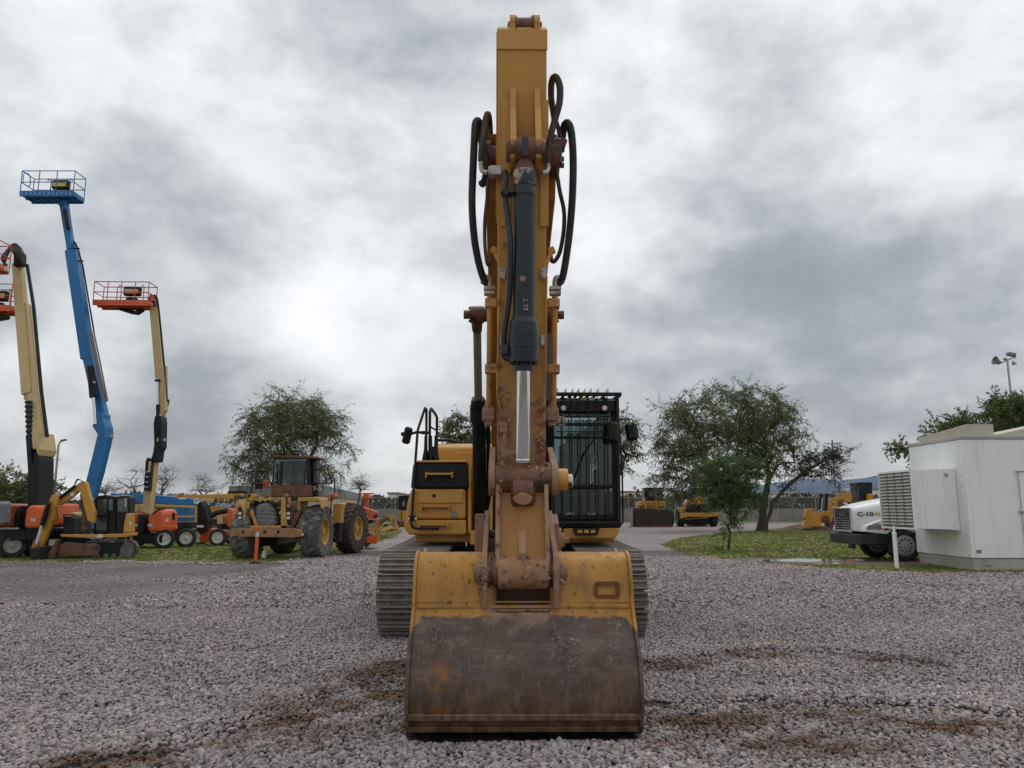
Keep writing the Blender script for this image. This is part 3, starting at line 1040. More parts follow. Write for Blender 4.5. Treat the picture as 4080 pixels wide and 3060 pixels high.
mb.cyl(e(0, 12.8, .95), e(0, 12.8, 1.16), .75, n=32)
mb.build('undercarriage', 'dark', EX, bevel=.03)

# ---------------------------------------------------------------- upper frame, hood, counterweight
mb = MB()
mb.bb(e(-.62, 10.95, 1.14), e(.55, 15.2, 1.34), .02)
mb.bb(e(-1.42, 11.2, 1.17), e(-.62, 15.2, 1.30), .02)
mb.bb(e(.55, 11.1, 1.17), e(1.44, 15.2, 1.30), .02)
for sx in (-1, 1):    # boom foot brackets
    mb.profx([(p[0] - Y0, p[1]) for p in ((11.0, 1.34), (12.9, 1.34), (12.5, 2.25), (12.1, 2.4), (11.8, 2.2))], sx * .34 - .03, sx * .34 + .03)
mb.build('upper_frame', 'yel_clean', EX)
mb = MB()
mb.profx([(p[0] - Y0, p[1]) for p in ((12.55, 1.32), (15.3, 1.32), (15.3, 2.55), (14.8, 2.70), (12.65, 2.70), (12.55, 2.62))], -1.30, .46)
hood = mb.build('engine_hood', 'yel_clean', EX, bevel=.03)
mb = MB(); mb.bb(e(-.95, 12.52, 2.05), e(-.66, 12.548, 2.55), .006); mb.build('hood_door', 'yel_clean', hood)
for px in (1812, 1848):
    p = EP(px, 1826, 12.54); mb = MB(); mb.cyl(p, p + V(0, -.012, 0), .022, n=10); mb.build('bolt', 'steel', hood)
mb = MB()
mb.prism([e(x, d, 1.28) for x, d in ((-1.46, 15.3), (-1.40, 15.9), (-.9, 16.25), (.9, 16.25), (1.40, 15.9), (1.46, 15.3))], (0, 0, 1.15))
mb.build('counterweight', 'yel_clean', EX, bevel=.06)

# ---------------------------------------------------------------- storage box with steps (viewer's left)
DB = 10.95
zA, zB, zC, zD, zE = 1.285, 1.49, 1.705, 1.93, 2.29
xl, xr = -1.545, -.655
mb = MB()
# lower rounded sill
mb.profy([(xl + .02, zB), (xl, zB - .05), (xl + .01, zA + .08), (xl + .07, zA), (xr - .02, zA), (xr - .02, zB)], DB - Y0, DB + 1.6 - Y0)
box = mb.build('storage_box', 'yel_clean', EX, bevel=.025)
mb = MB(); mb.profy([(xl + .02, zB + .012), (xl + .035, zC), (xl + .09, zD - .012), (xr - .03, zD - .012), (xr - .03, zB + .012)], DB + .01 - Y0, DB + 1.5 - Y0)
mb.build('box_body', 'yel_clean', box, bevel=.03)
mb = MB(); mb.bb(e(xl + .17, DB - .012, zC + .012), e(xr - .06, DB + .02, zD - .03), .012); lid = mb.build('lid', 'yel_clean', box)
mb = MB(); p = e(-1.13, DB - .012, zC + .12); mb.lathe(p, (0, -1, 0), [(0, .025), (.012, .025), (.012, .012), (.006, .012)], 14); mb.build('lock', 'black', lid)
mb = MB(); mb.profy([(xl + .08, zD), (xl + .105, zE - .03), (xl + .14, zE), (xr - .02, zE), (xr + .02, zD)], DB + .03 - Y0, DB + 1.45 - Y0)
mb.build('step_cover', 'black', box, bevel=.03)
mb = MB(); mb.bb(e(xl + .12, DB + .0, zE + .002), e(xr - .02, DB + 1.45, zE + .03), .01); mb.build('platform', 'yel_clean', box)
for (px0, px1, py) in ((1697, 1807, 1890), (1677, 1794, 2018), (1668, 1790, 2090)):
    a = EP(px0, py, DB); b = EP(px1, py, DB)
    mb = MB()
    mb.bb((a.x, DB - .10 - Y0, a.z - .012), (b.x, DB + .03 - Y0, a.z + .012), .006)
    for q in (a.x + .012, b.x - .012):
        mb.bb((q - .012, DB - .10 - Y0, a.z - .055), (q + .012, DB + .03 - Y0, a.z + .03), .006)
    for k in range(9):
        mb.bb((a.x + .03 + k * (b.x - a.x - .06) / 8 - .008, DB - .098 - Y0, a.z + .012), (a.x + .03 + k * (b.x - a.x - .06) / 8 + .008, DB - .02 - Y0, a.z + .022))
    mb.build('step', 'yel_clean', box)
p = EP(1810, 2050, DB)
mb = MB(); mb.cyl(p + V(0, .015, 0), p + V(0, -.006, 0), .048, n=28); bd = mb.build('badge', 'black', box)
mb = MB(); mb.lathe(p + V(0, -.007, 0), (0, -1, 0), [(0, .036), (.003, .036), (.003, .042), (0, .042)], 28, False)
for k in range(3):
    mb.box(p + V(0, -.008, .014 - .014 * k), (.05 - .008 * abs(k - 1), .003, .006))
mb.build('emblem', 'whitelabel', bd)
# panel between box and boom cylinder
mb = MB(); mb.bb(e(-.655, 11.0, 1.30), e(-.605, 11.3, 2.25), .01); mb.build('side_panel', 'yel_clean', EX)
mb = MB(); a = EP(1919, 1948, 11.55); b = EP(1956, 2064, 11.55); mb.bb((a.x, a.y, b.z), (b.x, a.y + .05, a.z), .01); mb.build('valve_cover', 'yel_clean', EX)
mb = MB(); mb.bb(e(-.60, 11.6, 1.3), e(.5, 11.65, 2.1)); mb.build('dark_backing', 'dark', EX)  # near-black sheet across the gap behind the boom cylinder
mb = MB(); a = EP(1942, 2005, 11.54); mb.box(a, (.06, .006, .075)); mb.build('label_plate', 'whitelabel', EX)
# grab bar under the box
mb = MB()
mb.tube([EP(1637, 2068, DB - .06), EP(1640, 2090, DB - .1), EP(1655, 2104, DB - .1), EP(1735, 2106, DB - .1), EP(1742, 2106, DB)], .018, 8, curve=4)
mb.box(EP(1643, 2064, DB - .07), (.10, .05, .075), bev=.01)
hr = mb.build('grab_bar', 'black', EX)
for px in (1628, 1657):
    p = EP(px, 2066, DB - .1); mb = MB(); mb.cyl(p, p + V(0, -.015, 0), .017, n=10); mb.build('bolt', 'whitelabel', hr)

# handrails
mb = MB()
mb.tube([EP(1641, 2066, DB - .09), EP(1647, 1960, DB - .07), EP(1655, 1840, DB), EP(1664, 1715, DB + .1), EP(1682, 1660, DB + .12), EP(1694, 1624, DB + .14), EP(1699, 1630, DB + .18), EP(1699, 1700, DB + .2), EP(1698, 1838, DB + .2)], .019, 10)
mb.build('handrail', 'black', EX)
mb = MB()
mb.tube([EP(1711, 1838, DB + .3), EP(1713, 1640, DB + .3), EP(1718, 1628, DB + .33), EP(1736, 1652, DB + .75), EP(1741, 1664, DB + .85), EP(1740, 1838, DB + .9)], .021, 10)
mb.tube([EP(1714, 1700, DB + .3), EP(1740, 1716, DB + .88)], .014, 8)
mb.tube([EP(1722, 1780, DB + .35), EP(1722, 1838, DB + .35)], .03, 8)
mb.build('handrail', 'black', EX)
mb = MB()
for px in (1696, 1716, 1736):
    mb.prism([EP(px - 16, 1838, DB + .25), EP(px + 16, 1838, DB + .25), EP(px + 7, 1790, DB + .25), EP(px + 5, 1735, DB + .25), EP(px - 5, 1735, DB + .25), EP(px - 7, 1790, DB + .25)], (0, .03, 0))
mb.build('rail_foot', 'black', EX)
mb = MB()
mb.tube([EP(1742, 1754, 12.7), EP(1800, 1754, 12.7), EP(1814, 1762, 12.7), EP(1819, 1782, 12.7), EP(1819, 1842, 12.7)], .026, 10)
mb.build('handrail', 'black', EX)
# left mirror
mb = MB()
ctr = EP(1623, 1735, DB + .15)
rot = Matrix.Rotation(R(12), 3, 'Y') @ Matrix.Rotation(R(25), 3, 'Z')
mb.box(ctr, (.125, .06, .25), rot, .035)
mr_ = mb.build('mirror', 'black', EX, bevel=.012)
mb = MB(); mb.box(ctr + rot @ V(0, .032, 0), (.10, .004, .21), rot); mb.build('mirror_glass', 'chrome', mr_)
mb = MB(); mb.tube([ctr + V(.04, 0, .02), EP(1660, 1722, DB + .17), EP(1707, 1724, DB + .2)], .02, 8); mb.box(EP(1690, 1724, DB + .19), (.09, .05, .05), bev=.008)
mb.cyl(ctr + V(-.09, 0, .02), ctr + V(-.04, 0, .02), .03, n=10)
mb.build('mirror_arm', 'black', mr_)

# ---------------------------------------------------------------- cab
D1, D2 = 10.82, 12.55
CX0, CX1 = .505, 1.485
Zf, Zr = 1.38, 3.20
mb = MB()
mb.bb(e(CX0, D1, Zf), e(CX1, D2, Zf + .10), .02)              # floor
mb.bb(e(CX0 + .02, D1 + .01, Zr - .09), e(CX1 - .02, D2, Zr), .02)   # roof
for x in (CX0 + .03, CX1 - .05):
    w_ = .06 if x < 1 else .10
    mb.beam(e(x, D1 + .05, Zf + .05), e(x, D1 + .12, Zr - .05), w_, .08, (0, 1, 0), .015)
    mb.beam(e(x, D2 - .05, Zf + .05), e(x, D2 - .05, Zr - .05), w_, .08, (0, 1, 0), .015)
mb.beam(e(CX0 + .03, 11.75, Zf), e(CX0 + .03, 11.75, Zr - .05), .05, .07, (0, 1, 0))
mb.beam(e(CX1 - .05, 11.75, Zf), e(CX1 - .05, 11.75, Zr - .05), .05, .07, (0, 1, 0))
mb.bb(e(CX0 + .02, D2 - .03, Zf), e(CX1 - .02, D2, 2.05))      # rear wall, low
mb.bb(e(CX0 + .015, 11.75, Zf), e(CX0 + .03, D2, 2.0)); mb.bb(e(CX1 - .03, D1 + .1, Zf), e(CX1 - .015, D2, 1.9))
cab = mb.build('cab', 'black', EX, bevel=.008)
# light visor under the roof
p0, p1 = EP(2208, 1593, D1), EP(2462, 1643, D1)
mb = MB(); mb.bb((p0.x, D1 - .03 - Y0, p1.z), (p1.x, D1 + .06 - Y0, p0.z), .015); mb.build('visor', 'black', cab)
# windscreen (upper, lower) and the other panes
zs = EP(2300, 1940, D1).z
mb = MB(); mb.bb(e(CX0 + .06, D1 + .085, zs + .03), e(CX1 - .10, D1 + .092, p1.z - .0)); mb.build('windscreen', 'glass', cab)
mb = MB(); mb.bb(e(CX0 + .06, D1 + .06, Zf + .12), e(CX1 - .10, D1 + .067, zs - .03)); mb.build('lower_windscreen', 'glass_dark', cab)
mb = MB(); mb.bb(e(CX0 + .04, D2 - .02, 2.08), e(CX1 - .06, D2 - .012, Zr - .12)); mb.build('rear_window', 'glass', cab)
for nm, x in (('side_window', CX0 + .012), ('side_window', CX1 - .012)):
    mb = MB(); mb.bb(e(x - .003, D1 + .16, 1.95), e(x + .003, D2 - .10, Zr - .12)); mb.build(nm, 'glass', cab)
for z_, h_ in ((zs, .05), (EP(2300, 1741, D1).z, .035), (EP(2300, 1688, D1).z, .035)):
    mb = MB(); mb.bb(e(CX0 + .05, D1 + .05, z_ - h_ / 2), e(CX1 - .09, D1 + .10, z_ + h_ / 2), .006)
    mb.build('screen_bar', 'black', cab)
mb = MB()
f0, f1 = EP(2218, 1694, D1 + .12), EP(2366, 1795, D1 + .12)
mb.tube([f0, V(f1.x - .05, f0.y, f0.z), V(f1.x, f0.y, f0.z - .06), V(f1.x, f0.y, f1.z), V(f1.x - .04, f0.y, f1.z - .03)], .012, 6)
mb.build('sash', 'black', cab)
# inside the cab
mb = MB()
mb.box(e(.96, 11.85, 1.85), (.5, .5, .14), None, .05); mb.box(e(.96, 12.1, 2.28), (.48, .14, .75), Matrix.Rotation(R(-8), 3, 'X'), .05)
mb.box(e(.96, 12.13, 2.72), (.26, .09, .18), None, .03); mb.bb(e(.80, 11.6, 1.48), e(1.12, 12.1, 1.8))
mb.build('seat', 'dark', cab)
mb = MB()
for x in (.66, 1.27):
    mb.box(e(x, 11.75, 1.98), (.14, .55, .16), None, .03); mb.tube([e(x, 11.52, 2.03), e(x, 11.46, 2.24)], .02, 8); mb.box(e(x, 11.45, 2.28), (.05, .05, .10), None, .015)
mb.box(e(1.24, 11.15, 2.12), (.2, .05, .17), Matrix.Rotation(R(20), 3, 'X'), .02); mb.tube([e(1.26, 11.2, 1.5), e(1.26, 11.18, 2.05)], .03, 8)
for x in (.86, 1.02):
    mb.tube([e(x, 11.15, 1.5), e(x, 11.05, 1.86)], .014, 6); mb.box(e(x, 11.08, 1.62), (.10, .22, .03), Matrix.Rotation(R(35), 3, 'X'), .01)
mb.build('controls', 'dark', cab)
mb = MB(); mb.tube([EP(2290, 1905, D1), EP(2330, 1800, D1 + .02), EP(2372, 1745, D1 + .03)], .008, 6); mb.build('wiper', 'black', cab)
# front guard: each bar
DG = D1 - .07
for px in (2240, 2277, 2311, 2345, 2381, 2420):
    a = EP(px - 2, 1575, DG); b = EP(px + 4, 2086, DG)
    mb = MB(); mb.tube([a, b], .0075, 6); mb.build('guard_bar', 'black', cab)
for py in (1659, 1720, 1939):
    a = EP(2215, py, DG + .012); b = EP(2450, py, DG + .012)
    mb = MB(); mb.tube([a, b], .0075, 6); mb.build('guard_bar', 'black', cab)
for px in (2236, 2270, 2304, 2337, 2371, 2405):
    a = EP(px, 1745, D1 + .2); b = EP(px + 2, 1950, D1 + .2)
    mb = MB(); mb.tube([V(a.x, D2 + .04 - Y0, 2.05), V(a.x, D2 + .04 - Y0, Zr - .1)], .009, 6); mb.build('rear_guard_bar', 'black', cab)
# side guard rails and corner posts of the guard
mb = MB()
mb.tube([EP(2196, 1580, DG + .01), EP(2200, 2085, DG + .01)], .016, 8)
mb.tube([EP(2458, 1580, DG + .01), EP(2466, 2085, DG + .01)], .03, 8)
mb.tube([EP(2200, 2085, DG + .01), EP(2466, 2085, DG + .01)], .02, 8)
mb.build('guard_frame', 'black', cab)
# roof guard: frame and slats
z0 = EP(2300, 1580, DG).z; z1 = EP(2300, 1564, DG).z
mb = MB(); ga, gb = EP(2182, 1564, DG), EP(2476, 1564, DG)
mb.bb((ga.x, DG - .05 - Y0, z0 + .01), (gb.x, DG + .03 - Y0, z1), .008); mb.bb((ga.x, D2 - .1 - Y0, z0), (gb.x, D2 - .04 - Y0, z1), .008)
for x in (ga.x + .02, gb.x - .02):
    mb.bb((x - .02, DG - Y0, z0), (x + .02, D2 - .05 - Y0, z1), .006)
mb.prism([V(gb.x, DG - .05 - Y0, z1 - .012), V(gb.x - .10, DG - .05 - Y0, z0 - .055), V(gb.x - .13, DG - .05 - Y0, z0 - .02)], (0, .03, 0))
mb.prism([V(ga.x, DG - .05 - Y0, z1 - .012), V(ga.x - .03, DG - .05 - Y0, z0 - .18), V(ga.x + .02, DG - .05 - Y0, z0 - .02)], (0, .03, 0))
rg = mb.build('roof_guard', 'black', cab)
for px in (2222, 2256, 2284, 2308, 2333, 2357, 2386, 2424):
    a = EP(px, 1564, DG - .02)
    mb = MB(); mb.prism([V(a.x - .040, DG - .02 - Y0, z1), V(a.x + .008, DG - .02 - Y0, z1), V(a.x + .008, DG + .02 - Y0, z1 + .066), V(a.x - .002, DG + .02 - Y0, z1 + .066)], (.0, 1.6, 0))
    mb.build('slat', 'steel', rg)
# lamps and stickers
for px in (2245, 2409):
    c = EP(px, 1626, D1 - .08)
    mb = MB(); mb.lathe(c + V(0, .06, 0), (0, -1, 0), [(0, .03), (.02, .044), (.06, .046), (.06, .04)], 20); wl = mb.build('work_lamp', 'black', cab)
    mb = MB(); mb.lathe(c + V(0, .004, 0), (0, -1, 0), [(0, .040), (.006, .036), (.012, .02), (.013, .0)], 20); mb.build('lens', 'lens', wl)
    mb = MB(); mb.box(c + V(0, .04, .10), (.03, .03, .12)); mb.box(c + V(0, .04, .14), (.1, .03, .02)); mb.build('bracket', 'black', wl)
for px, m_ in ((2325, 'yellabel'), (2358, 'whitelabel')):
    c = EP(px, 1590, DG + .06)
    mb = MB(); mb.box(c, (.075, .004, .045)); mb.build('sticker', m_, cab)
# bottom apron
mb = MB(); ap0, ap1 = EP(2245, 2147, D1), EP(2470, 2147, D1)
mb.profy([(ap0.x, ap0.z + .14), (ap0.x + .02, ap0.z + .02), (ap0.x + .05, ap0.z), (ap1.x - .10, ap0.z), (ap1.x - .03, ap0.z + .04), (ap1.x, ap0.z + .12), (ap1.x, ap0.z + .15)], D1 - .02 - Y0, D2 - Y0)
mb.build('cab_apron', 'yel_clean', EX, bevel=.02)
c0 = EP(2335, 2110, D1 - .03)
mb = MB(); mb.prism([c0 + V(-.19, 0, .02), c0 + V(.18, 0, .02), c0 + V(.14, 0, -.075), c0 + V(-.15, 0, -.075)], (0, -.10, 0)); st = mb.build('cab_step', 'black', EX, bevel=.008)
for k in (-.09, .0, .09):
    mb = MB(); mb.box(c0 + V(k - .005, -.103, -.022), (.062, .006, .04)); mb.build('step_hole', 'yel_clean', st)
# headline on the lower windscreen (dark lettering strip inside)
mb = MB()
for px in (2270, 2355):
    for k in range(4):
        mb.box(EP(px + k * 9 - 12, 2047, D1 + .05), (.018, .003, .03))
mb.build('sticker', 'steel', cab)
# mirrors at the cab
c = EP(2517, 1719, D1 + .1)
mb = MB(); mb.box(c, (.175, .09, .265), Matrix.Rotation(R(-6), 3, 'Y'), .04); mr2 = mb.build('mirror', 'black', EX, bevel=.015)
mb = MB(); mb.tube([EP(2466, 1680, D1 + .1), EP(2470, 1671, D1 + .1), EP(2519, 1671, D1 + .05), EP(2520, 1700, D1 + .04)], .010, 8, curve=3); mb.cyl(c + V(.01, -.06, -.0), c + V(.01, -.03, 0), .035, n=12); mb.build('mirror_arm', 'black', mr2)
mb = MB(); mb.box(c + V(0, .047, 0), (.15, .004, .23), Matrix.Rotation(R(-6), 3, 'Y')); mb.build('mirror_glass', 'chrome', mr2)
c = EP(2441, 1720, D1 - .14)
mb = MB(); mb.box(c, (.15, .08, .29), Matrix.Rotation(R(5), 3, 'Y'), .04); mr3 = mb.build('mirror', 'black', EX, bevel=.015)
mb = MB(); mb.tube([EP(2444, 1672, D1 - .14), EP(2446, 1700, D1 - .16)], .011, 8); mb.tube([EP(2462, 1690, D1 - .02), EP(2446, 1680, D1 - .14)], .011, 8); mb.build('mirror_arm', 'black', mr3)
mb = MB()
mb.tube([EP(2466, 1695, D1 + .1), EP(2472, 1760, D1 + .1), EP(2479, 1900, D1 + .1), EP(2482, 2060, D1 + .1), EP(2477, 2088, D1 + .1), EP(2462, 2094, D1 + .1)], .013, 8, curve=4)
mb.build('handrail', 'black', EX)

# ---------------------------------------------------------------- boom
BT = (6.62, 4.80)     # stick pivot (d, z)
low = [(12.05, 1.95), (11.0, 2.75), (9.9, 3.55), (8.9, 4.02), (8.0, 4.28), (6.9, 4.52)]
top = [(6.55, 5.02), (7.4, 5.06), (8.4, 5.04), (9.4, 4.86), (10.3, 4.35), (11.3, 3.35), (12.25, 2.35)]
mb = MB(); mb.profx([(p[0] - Y0, p[1]) for p in low + top], -.33, .33)
boom = mb.build('boom', 'yel_boom', EX, bevel=.015)
mb = MB(); mb.cyl(e(-.36, 12.15, 2.13), e(.36, 12.15, 2.13), .16, n=20); mb.build('foot_pin', 'greasy', boom)
mb = MB(); mb.lathe(e(-.345, BT[0], BT[1]), (1, 0, 0), [(0, .10), (.0, .17), (.07, .17), (.07, .13), (.62, .13), (.62, .17), (.69, .17), (.69, .10)], 22); mb.build('nose_boss', 'greasy', boom)
mb = MB()
for k in range(5):
    mb.box(e(-.27 + .012 * k, BT[0] + .12, BT[1] + .17 - .07 * k), (.04, .10, .028))
mb.build('shim_stack', 'dark', boom)
# boom cylinders
for sx in (-1, 1):
    x = sx * .455 - .03
    a = e(x, 9.2, 4.0); b = e(x, 11.35, 1.46)
    ax = (b - a).normalized()
    mb = MB(); mb.lathe(a + ax * 1.22, ax, [(0, .085), (.05, .10), (.12, .10), (.12, .115), (.34, .115), (.40, .092), (1.9, .092), (2.0, .10), (2.12, .10)], 24)
    bc = mb.build('boom_cylinder', 'black', EX)
    mb = MB(); mb.lathe(a, ax, [(.1, .051), (1.24, .051)], 20, False); mb.build('rod', 'rod_dull', bc)
    mb = MB(); mb.lathe(a + V(-sx * -.09, 0, 0) - V(sx * .18, 0, 0), (sx, 0, 0), [(0, .06), (0, .105), (.17, .105), (.17, .06)], 22)
    mb.lathe(a, ax, [(.06, .075), (.22, .062), (.24, .052)], 18)
    mb.lathe(a - V(sx * .20, 0, 0), (sx, 0, 0), [(0, .055), (.36, .055)], 16)
    for k in range(8):
        an = k * math.pi / 4; mb.box(a + V(sx * .09, .085 * math.cos(an), .085 * math.sin(an)), (.02, .02, .02))
    mb.build('rod_eye', 'greasy', bc)
    mb = MB(); mb.cyl(e(x - sx * .25, 9.2, 4.0), e(x - sx * .05, 9.2, 4.0), .09, n=18); mb.build('pin_boss', 'greasy', bc)
    mb = MB(); u_ = V(sx * -.125, -.01, 0); mb.tube([a + ax * 1.5 + u_, a + ax * 2.0 + u_, a + ax * 2.9 + u_, a + ax * 3.2 + u_ * .6], .03, 8); mb.build('oil_pipe', 'black', bc)

# ---------------------------------------------------------------- stick
HW = .2125
prof = [(-.08, .02), (4.30, .0), (4.36, .06), (4.30, .42), (3.75, .72), (3.30, .86), (2.9, .80), (.5, .44), (-.15, .40), (-.28, .22)]
mb = MB(); mb.prism([SQ(-HW, s_, t_) for s_, t_ in prof], SQ(HW, 0, 0) - SQ(-HW, 0, 0))
stick = mb.build('stick', 'yel_stick', EX, bevel=.012)
mb = MB()   # welded front plates: upper cap plate, side strips
mb.prism([SQ(-HW - .006, 4.31, -.004), SQ(HW + .006, 4.31, -.004), SQ(HW + .006, 4.13, -.012), SQ(-HW - .006, 4.13, -.012)], SQ(0, 0, .02) - SQ(0, 0, 0))
mb.prism([SQ(-HW - .012, 4.30, .02), SQ(-HW - .002, 4.30, .02), SQ(-HW - .002, 2.7, .02), SQ(-HW - .012, 2.7, .02)], SQ(0, 0, .3) - SQ(0, 0, 0))
mb.build('cap_plate', 'yel_clean', stick, bevel=.006)
for px0, px1 in ((1998, 2033), (2152, 2186)):
    a = SX(px0, 400, -.008); b = SX(px1, 400, -.008)
    mb = MB(); mb.prism([SQ(a.x, 3.70, -.012), SQ(b.x, 3.70, -.012), SQ(b.x, 2.6, -.012), SQ(a.x, 2.6, -.012)], SQ(0, 0, .013) - SQ(0, 0, 0)); mb.build('side_strip', 'yel_clean', stick, bevel=.004)
for px0, px1 in ((2033, 2057), (2131, 2155)):
    a = SX(px0, 500, -.15); b = SX(px1, 500, -.15)
    mb = MB(); mb.prism([SQ(a.x, s_, t_) for s_, t_ in ((3.80, .0), (3.77, -.05), (3.60, -.09), (3.36, -.25), (3.26, -.30), (3.12, -.27), (3.06, -.15), (3.06, 0))], (b.x - a.x, 0, 0))
    mb.build('cylinder_lug', 'yel_clean', stick, bevel=.006)
    sgn = -1 if px0 < 2080 else 1
    xo = a.x if sgn < 0 else b.x
    mb = MB(); mb.lathe(SQ(xo - sgn * .05, 3.2, -.19), (sgn, 0, 0), [(0, .10), (.06, .105), (.085, .09), (.085, .04)], 20); mb.build('pin_boss', 'greasy', stick)
mb = MB()
for px0, px1 in ((2031, 2053), (2128, 2151)):
    a = SX(px0, 90, .05); b = SX(px1, 90, .05)
    mb = MB(); pr = [(4.20, .02), (4.20, -.005), (4.29, .01)] + [(4.385 + .10 * math.sin(t), .12 - .12 * math.cos(t)) for t in [R(q) for q in range(-20, 200, 20)]] + [(4.33, .28), (4.25, .3)]
    mb.prism([SQ(a.x, s_, t_) for s_, t_ in pr], (b.x - a.x, 0, 0)); mb.build('top_lug', 'yel_clean', stick, bevel=.006)
a = SX(2053, 80, .05); b = SX(2128, 80, .05)
mb = MB(); mb.lathe(SQ(a.x - .07, 4.385, .13), (1, 0, 0), [(0, .02), (.01, .05), (.05, .05), (.05, .10), (.075, .105), (.10, .085), (b.x - a.x + .04, .085), (b.x - a.x + .06, .105), (b.x - a.x + .09, .10), (b.x - a.x + .09, .05), (b.x - a.x + .14, .05)], 22)
mb.build('top_bushing', 'greasy', stick)
# bolts and mud lumps down the face
for i in range(26):
    px = rng.choice([1996, 2012, 2030, 2145, 2155, 2166]); py = rng.uniform(1560, 1830)
    p = SX(px + rng.uniform(-8, 8), py, 0.); r_ = rng.uniform(.005, .015)
    mb = MB(); mb.lathe(p + V(0, .01, 0), (0, -1, -.16), [(0, r_ * 1.3), (.007, r_ * 1.1), (.010, r_ * .5)], 8); mb.build('mud_lump', 'pink', stick)

M['chipped'] = mat('chipped_blue_black', (.012, .022, .03), .45, layers=[dict(c=(.42, .34, .28), s=12, lo=.5, hi=.56, st=(1, 1, .5)), dict(c=(.16, .06, .025), s=9, lo=.58, hi=.66)], bump=(30, .2, .005))
# ---------------------------------------------------------------- bucket cylinder
A = SQ(SX(2091, 600, -.2).x, 3.20, -.19); B = SQ(SX(2083, 1910, -.31).x, .452, -.31)
ax = (B - A).normalized()
Lc = (B - A).length
mb = MB()
mb.lathe(A, ax, [(.28, .088), (.33, .092), (.38, .096), (.40, .092), (1.38, .092), (1.38, .097), (1.41, .097), (1.45, .118), (1.54, .122), (1.54, .126), (1.66, .126), (1.66, .121), (1.78, .12), (1.78, .084), (1.855, .084), (1.855, .070)], 32)
bcy = mb.build('bucket_cylinder', 'cyl', EX)
mb = MB(); mb.lathe(A, ax, [(1.83, .0565), (Lc - .17, .0565), (Lc - .16, .06), (Lc - .10, .06)], 28); mb.build('rod', 'chrome', bcy)
mb = MB()
mb.lathe(A - V(.085, 0, 0), (1, 0, 0), [(0, .05), (0, .12), (.17, .12), (.17, .05)], 22)
mb.lathe(A, ax, [(.05, .075), (.17, .083)], 26)
mb.build('cylinder_eye', 'greasy', bcy)
mb = MB(); mb.lathe(A, ax, [(.165, .084), (.19, .096), (.28, .098), (.30, .098), (.30, .09)], 26); mb.build('cylinder_collar', 'chipped', bcy)
mb = MB(); mb.box(A + V(.0, -.118, -.02), (.05, .014, .17), None, .005); mb.build('paint_drip', 'cyl', bcy)
u_, w_ = mb.frame(ax)
for k in range(12):
    t_ = 2 * math.pi * k / 12; q = A + ax * 1.77 + (u_ * math.cos(t_) + w_ * math.sin(t_)) * .102
    mb = MB(); mb.cyl(q, q + ax * .035, .014, n=6); mb.build('bolt', 'black', bcy)
p = SX(2077, 1100, -.42)
mb = MB(); q = A + ax * (A - p).length
mb.cyl(q + V(-.012, -.088, 0), q + V(-.012, -.094, 0), .026, n=14); mb.build('round_plate', 'pink', bcy)
tx = text('stencil', '1 1', .05, 'steel', bcy, q + V(.012, -.097, .18), (0, 0, 1), (-1, 0, 0))
text('stencil', 'E5 T', .055, 'steel', bcy, q + V(.012, -.097, -.22), (0, 0, 1), (-1, 0, 0))
# oil pipe alongside the barrel
mb = MB()
mb.tube([SX(2008, 688, -.16), SX(2016, 700, -.17), SX(2013, 790, -.2), SX(2022, 870, -.24), SX(2032, 960, -.27), SX(2033, 1060, -.27), SX(2029, 1180, -.26), SX(2016, 1280, -.25), SX(2008, 1340, -.25), SX(2008, 1410, -.25), SX(2022, 1430, -.26), SX(2045, 1430, -.28)], .026, 10, curve=4)
mb.box(SX(2012, 1395, -.25), (.07, .07, .10), None, .012)
mb.box(SX(2020, 772, -.2), (.10, .05, .06), None, .01); mb.cyl(SX(2002, 772, -.25), SX(2002, 772, -.2), .02, n=8)
mb.box(SX(2037, 770, -.25), (.06, .07, .03), None, .008)
mb.build('oil_pipe', 'cyl', bcy)
# elbows, block and short hoses at the cylinder head
mb = MB(); mb.box(SX(1958, 686, -.06), (.055, .09, .075), None, .01); mb.box(SX(1977, 688, -.08), (.10, .10, .085), None, .008); mb.build('fitting_block', 'steel', bcy)
mb = MB(); mb.tube([SX(1919, 640, .0), SX(1917, 662, .0), SX(1923, 684, -.02), SX(1945, 690, -.05)], .021, 8, curve=4); mb.build('elbow', 'steel', bcy)
mb = MB(); mb.tube([SX(2183, 650, -.05), SX(2183, 672, -.06), SX(2176, 686, -.1), SX(2158, 690, -.14)], .021, 8, curve=4); mb.build('elbow', 'steel', bcy)


def hose(name, pts, r, m_, ring=0., parent=EX):
    """hose along photo points with their own depth; ring > 0 winds a protective coil"""
    P = catmull([SX(a, b, t) for a, b, t in pts], 7)
    mb = MB(); mb.tube(P, r, 10); o = mb.build(name, m_, parent)
    if ring > 0:
        mb = MB(); acc = 0.; nxt = 0.
        tot = sum((P[i + 1] - P[i]).length for i in range(len(P) - 1))
        u = None; pts_ = []; n_t = int(tot / ring) * 8
        cum = [0.]
        for i in range(len(P) - 1):
            cum.append(cum[-1] + (P[i + 1] - P[i]).length)
        j = 0
        for k in range(n_t + 1):
            q = tot * k / n_t
            while j < len(P) - 2 and cum[j + 1] < q:
                j += 1
            f = (q - cum[j]) / max(1e-6, cum[j + 1] - cum[j]); c = P[j].lerp(P[j + 1], f); a = (P[j + 1] - P[j]).normalized()
            u = (V(0, 1, 0) if u is None else u); u = (u - a * u.dot(a)).normalized(); w2 = a.cross(u); an = 2 * math.pi * k / 8
            pts_.append(c + (u * math.cos(an) + w2 * math.sin(an)) * (r + .001))
        mb.tube(pts_, .0045, 4); mb.build('coil', m_, o)
    return o


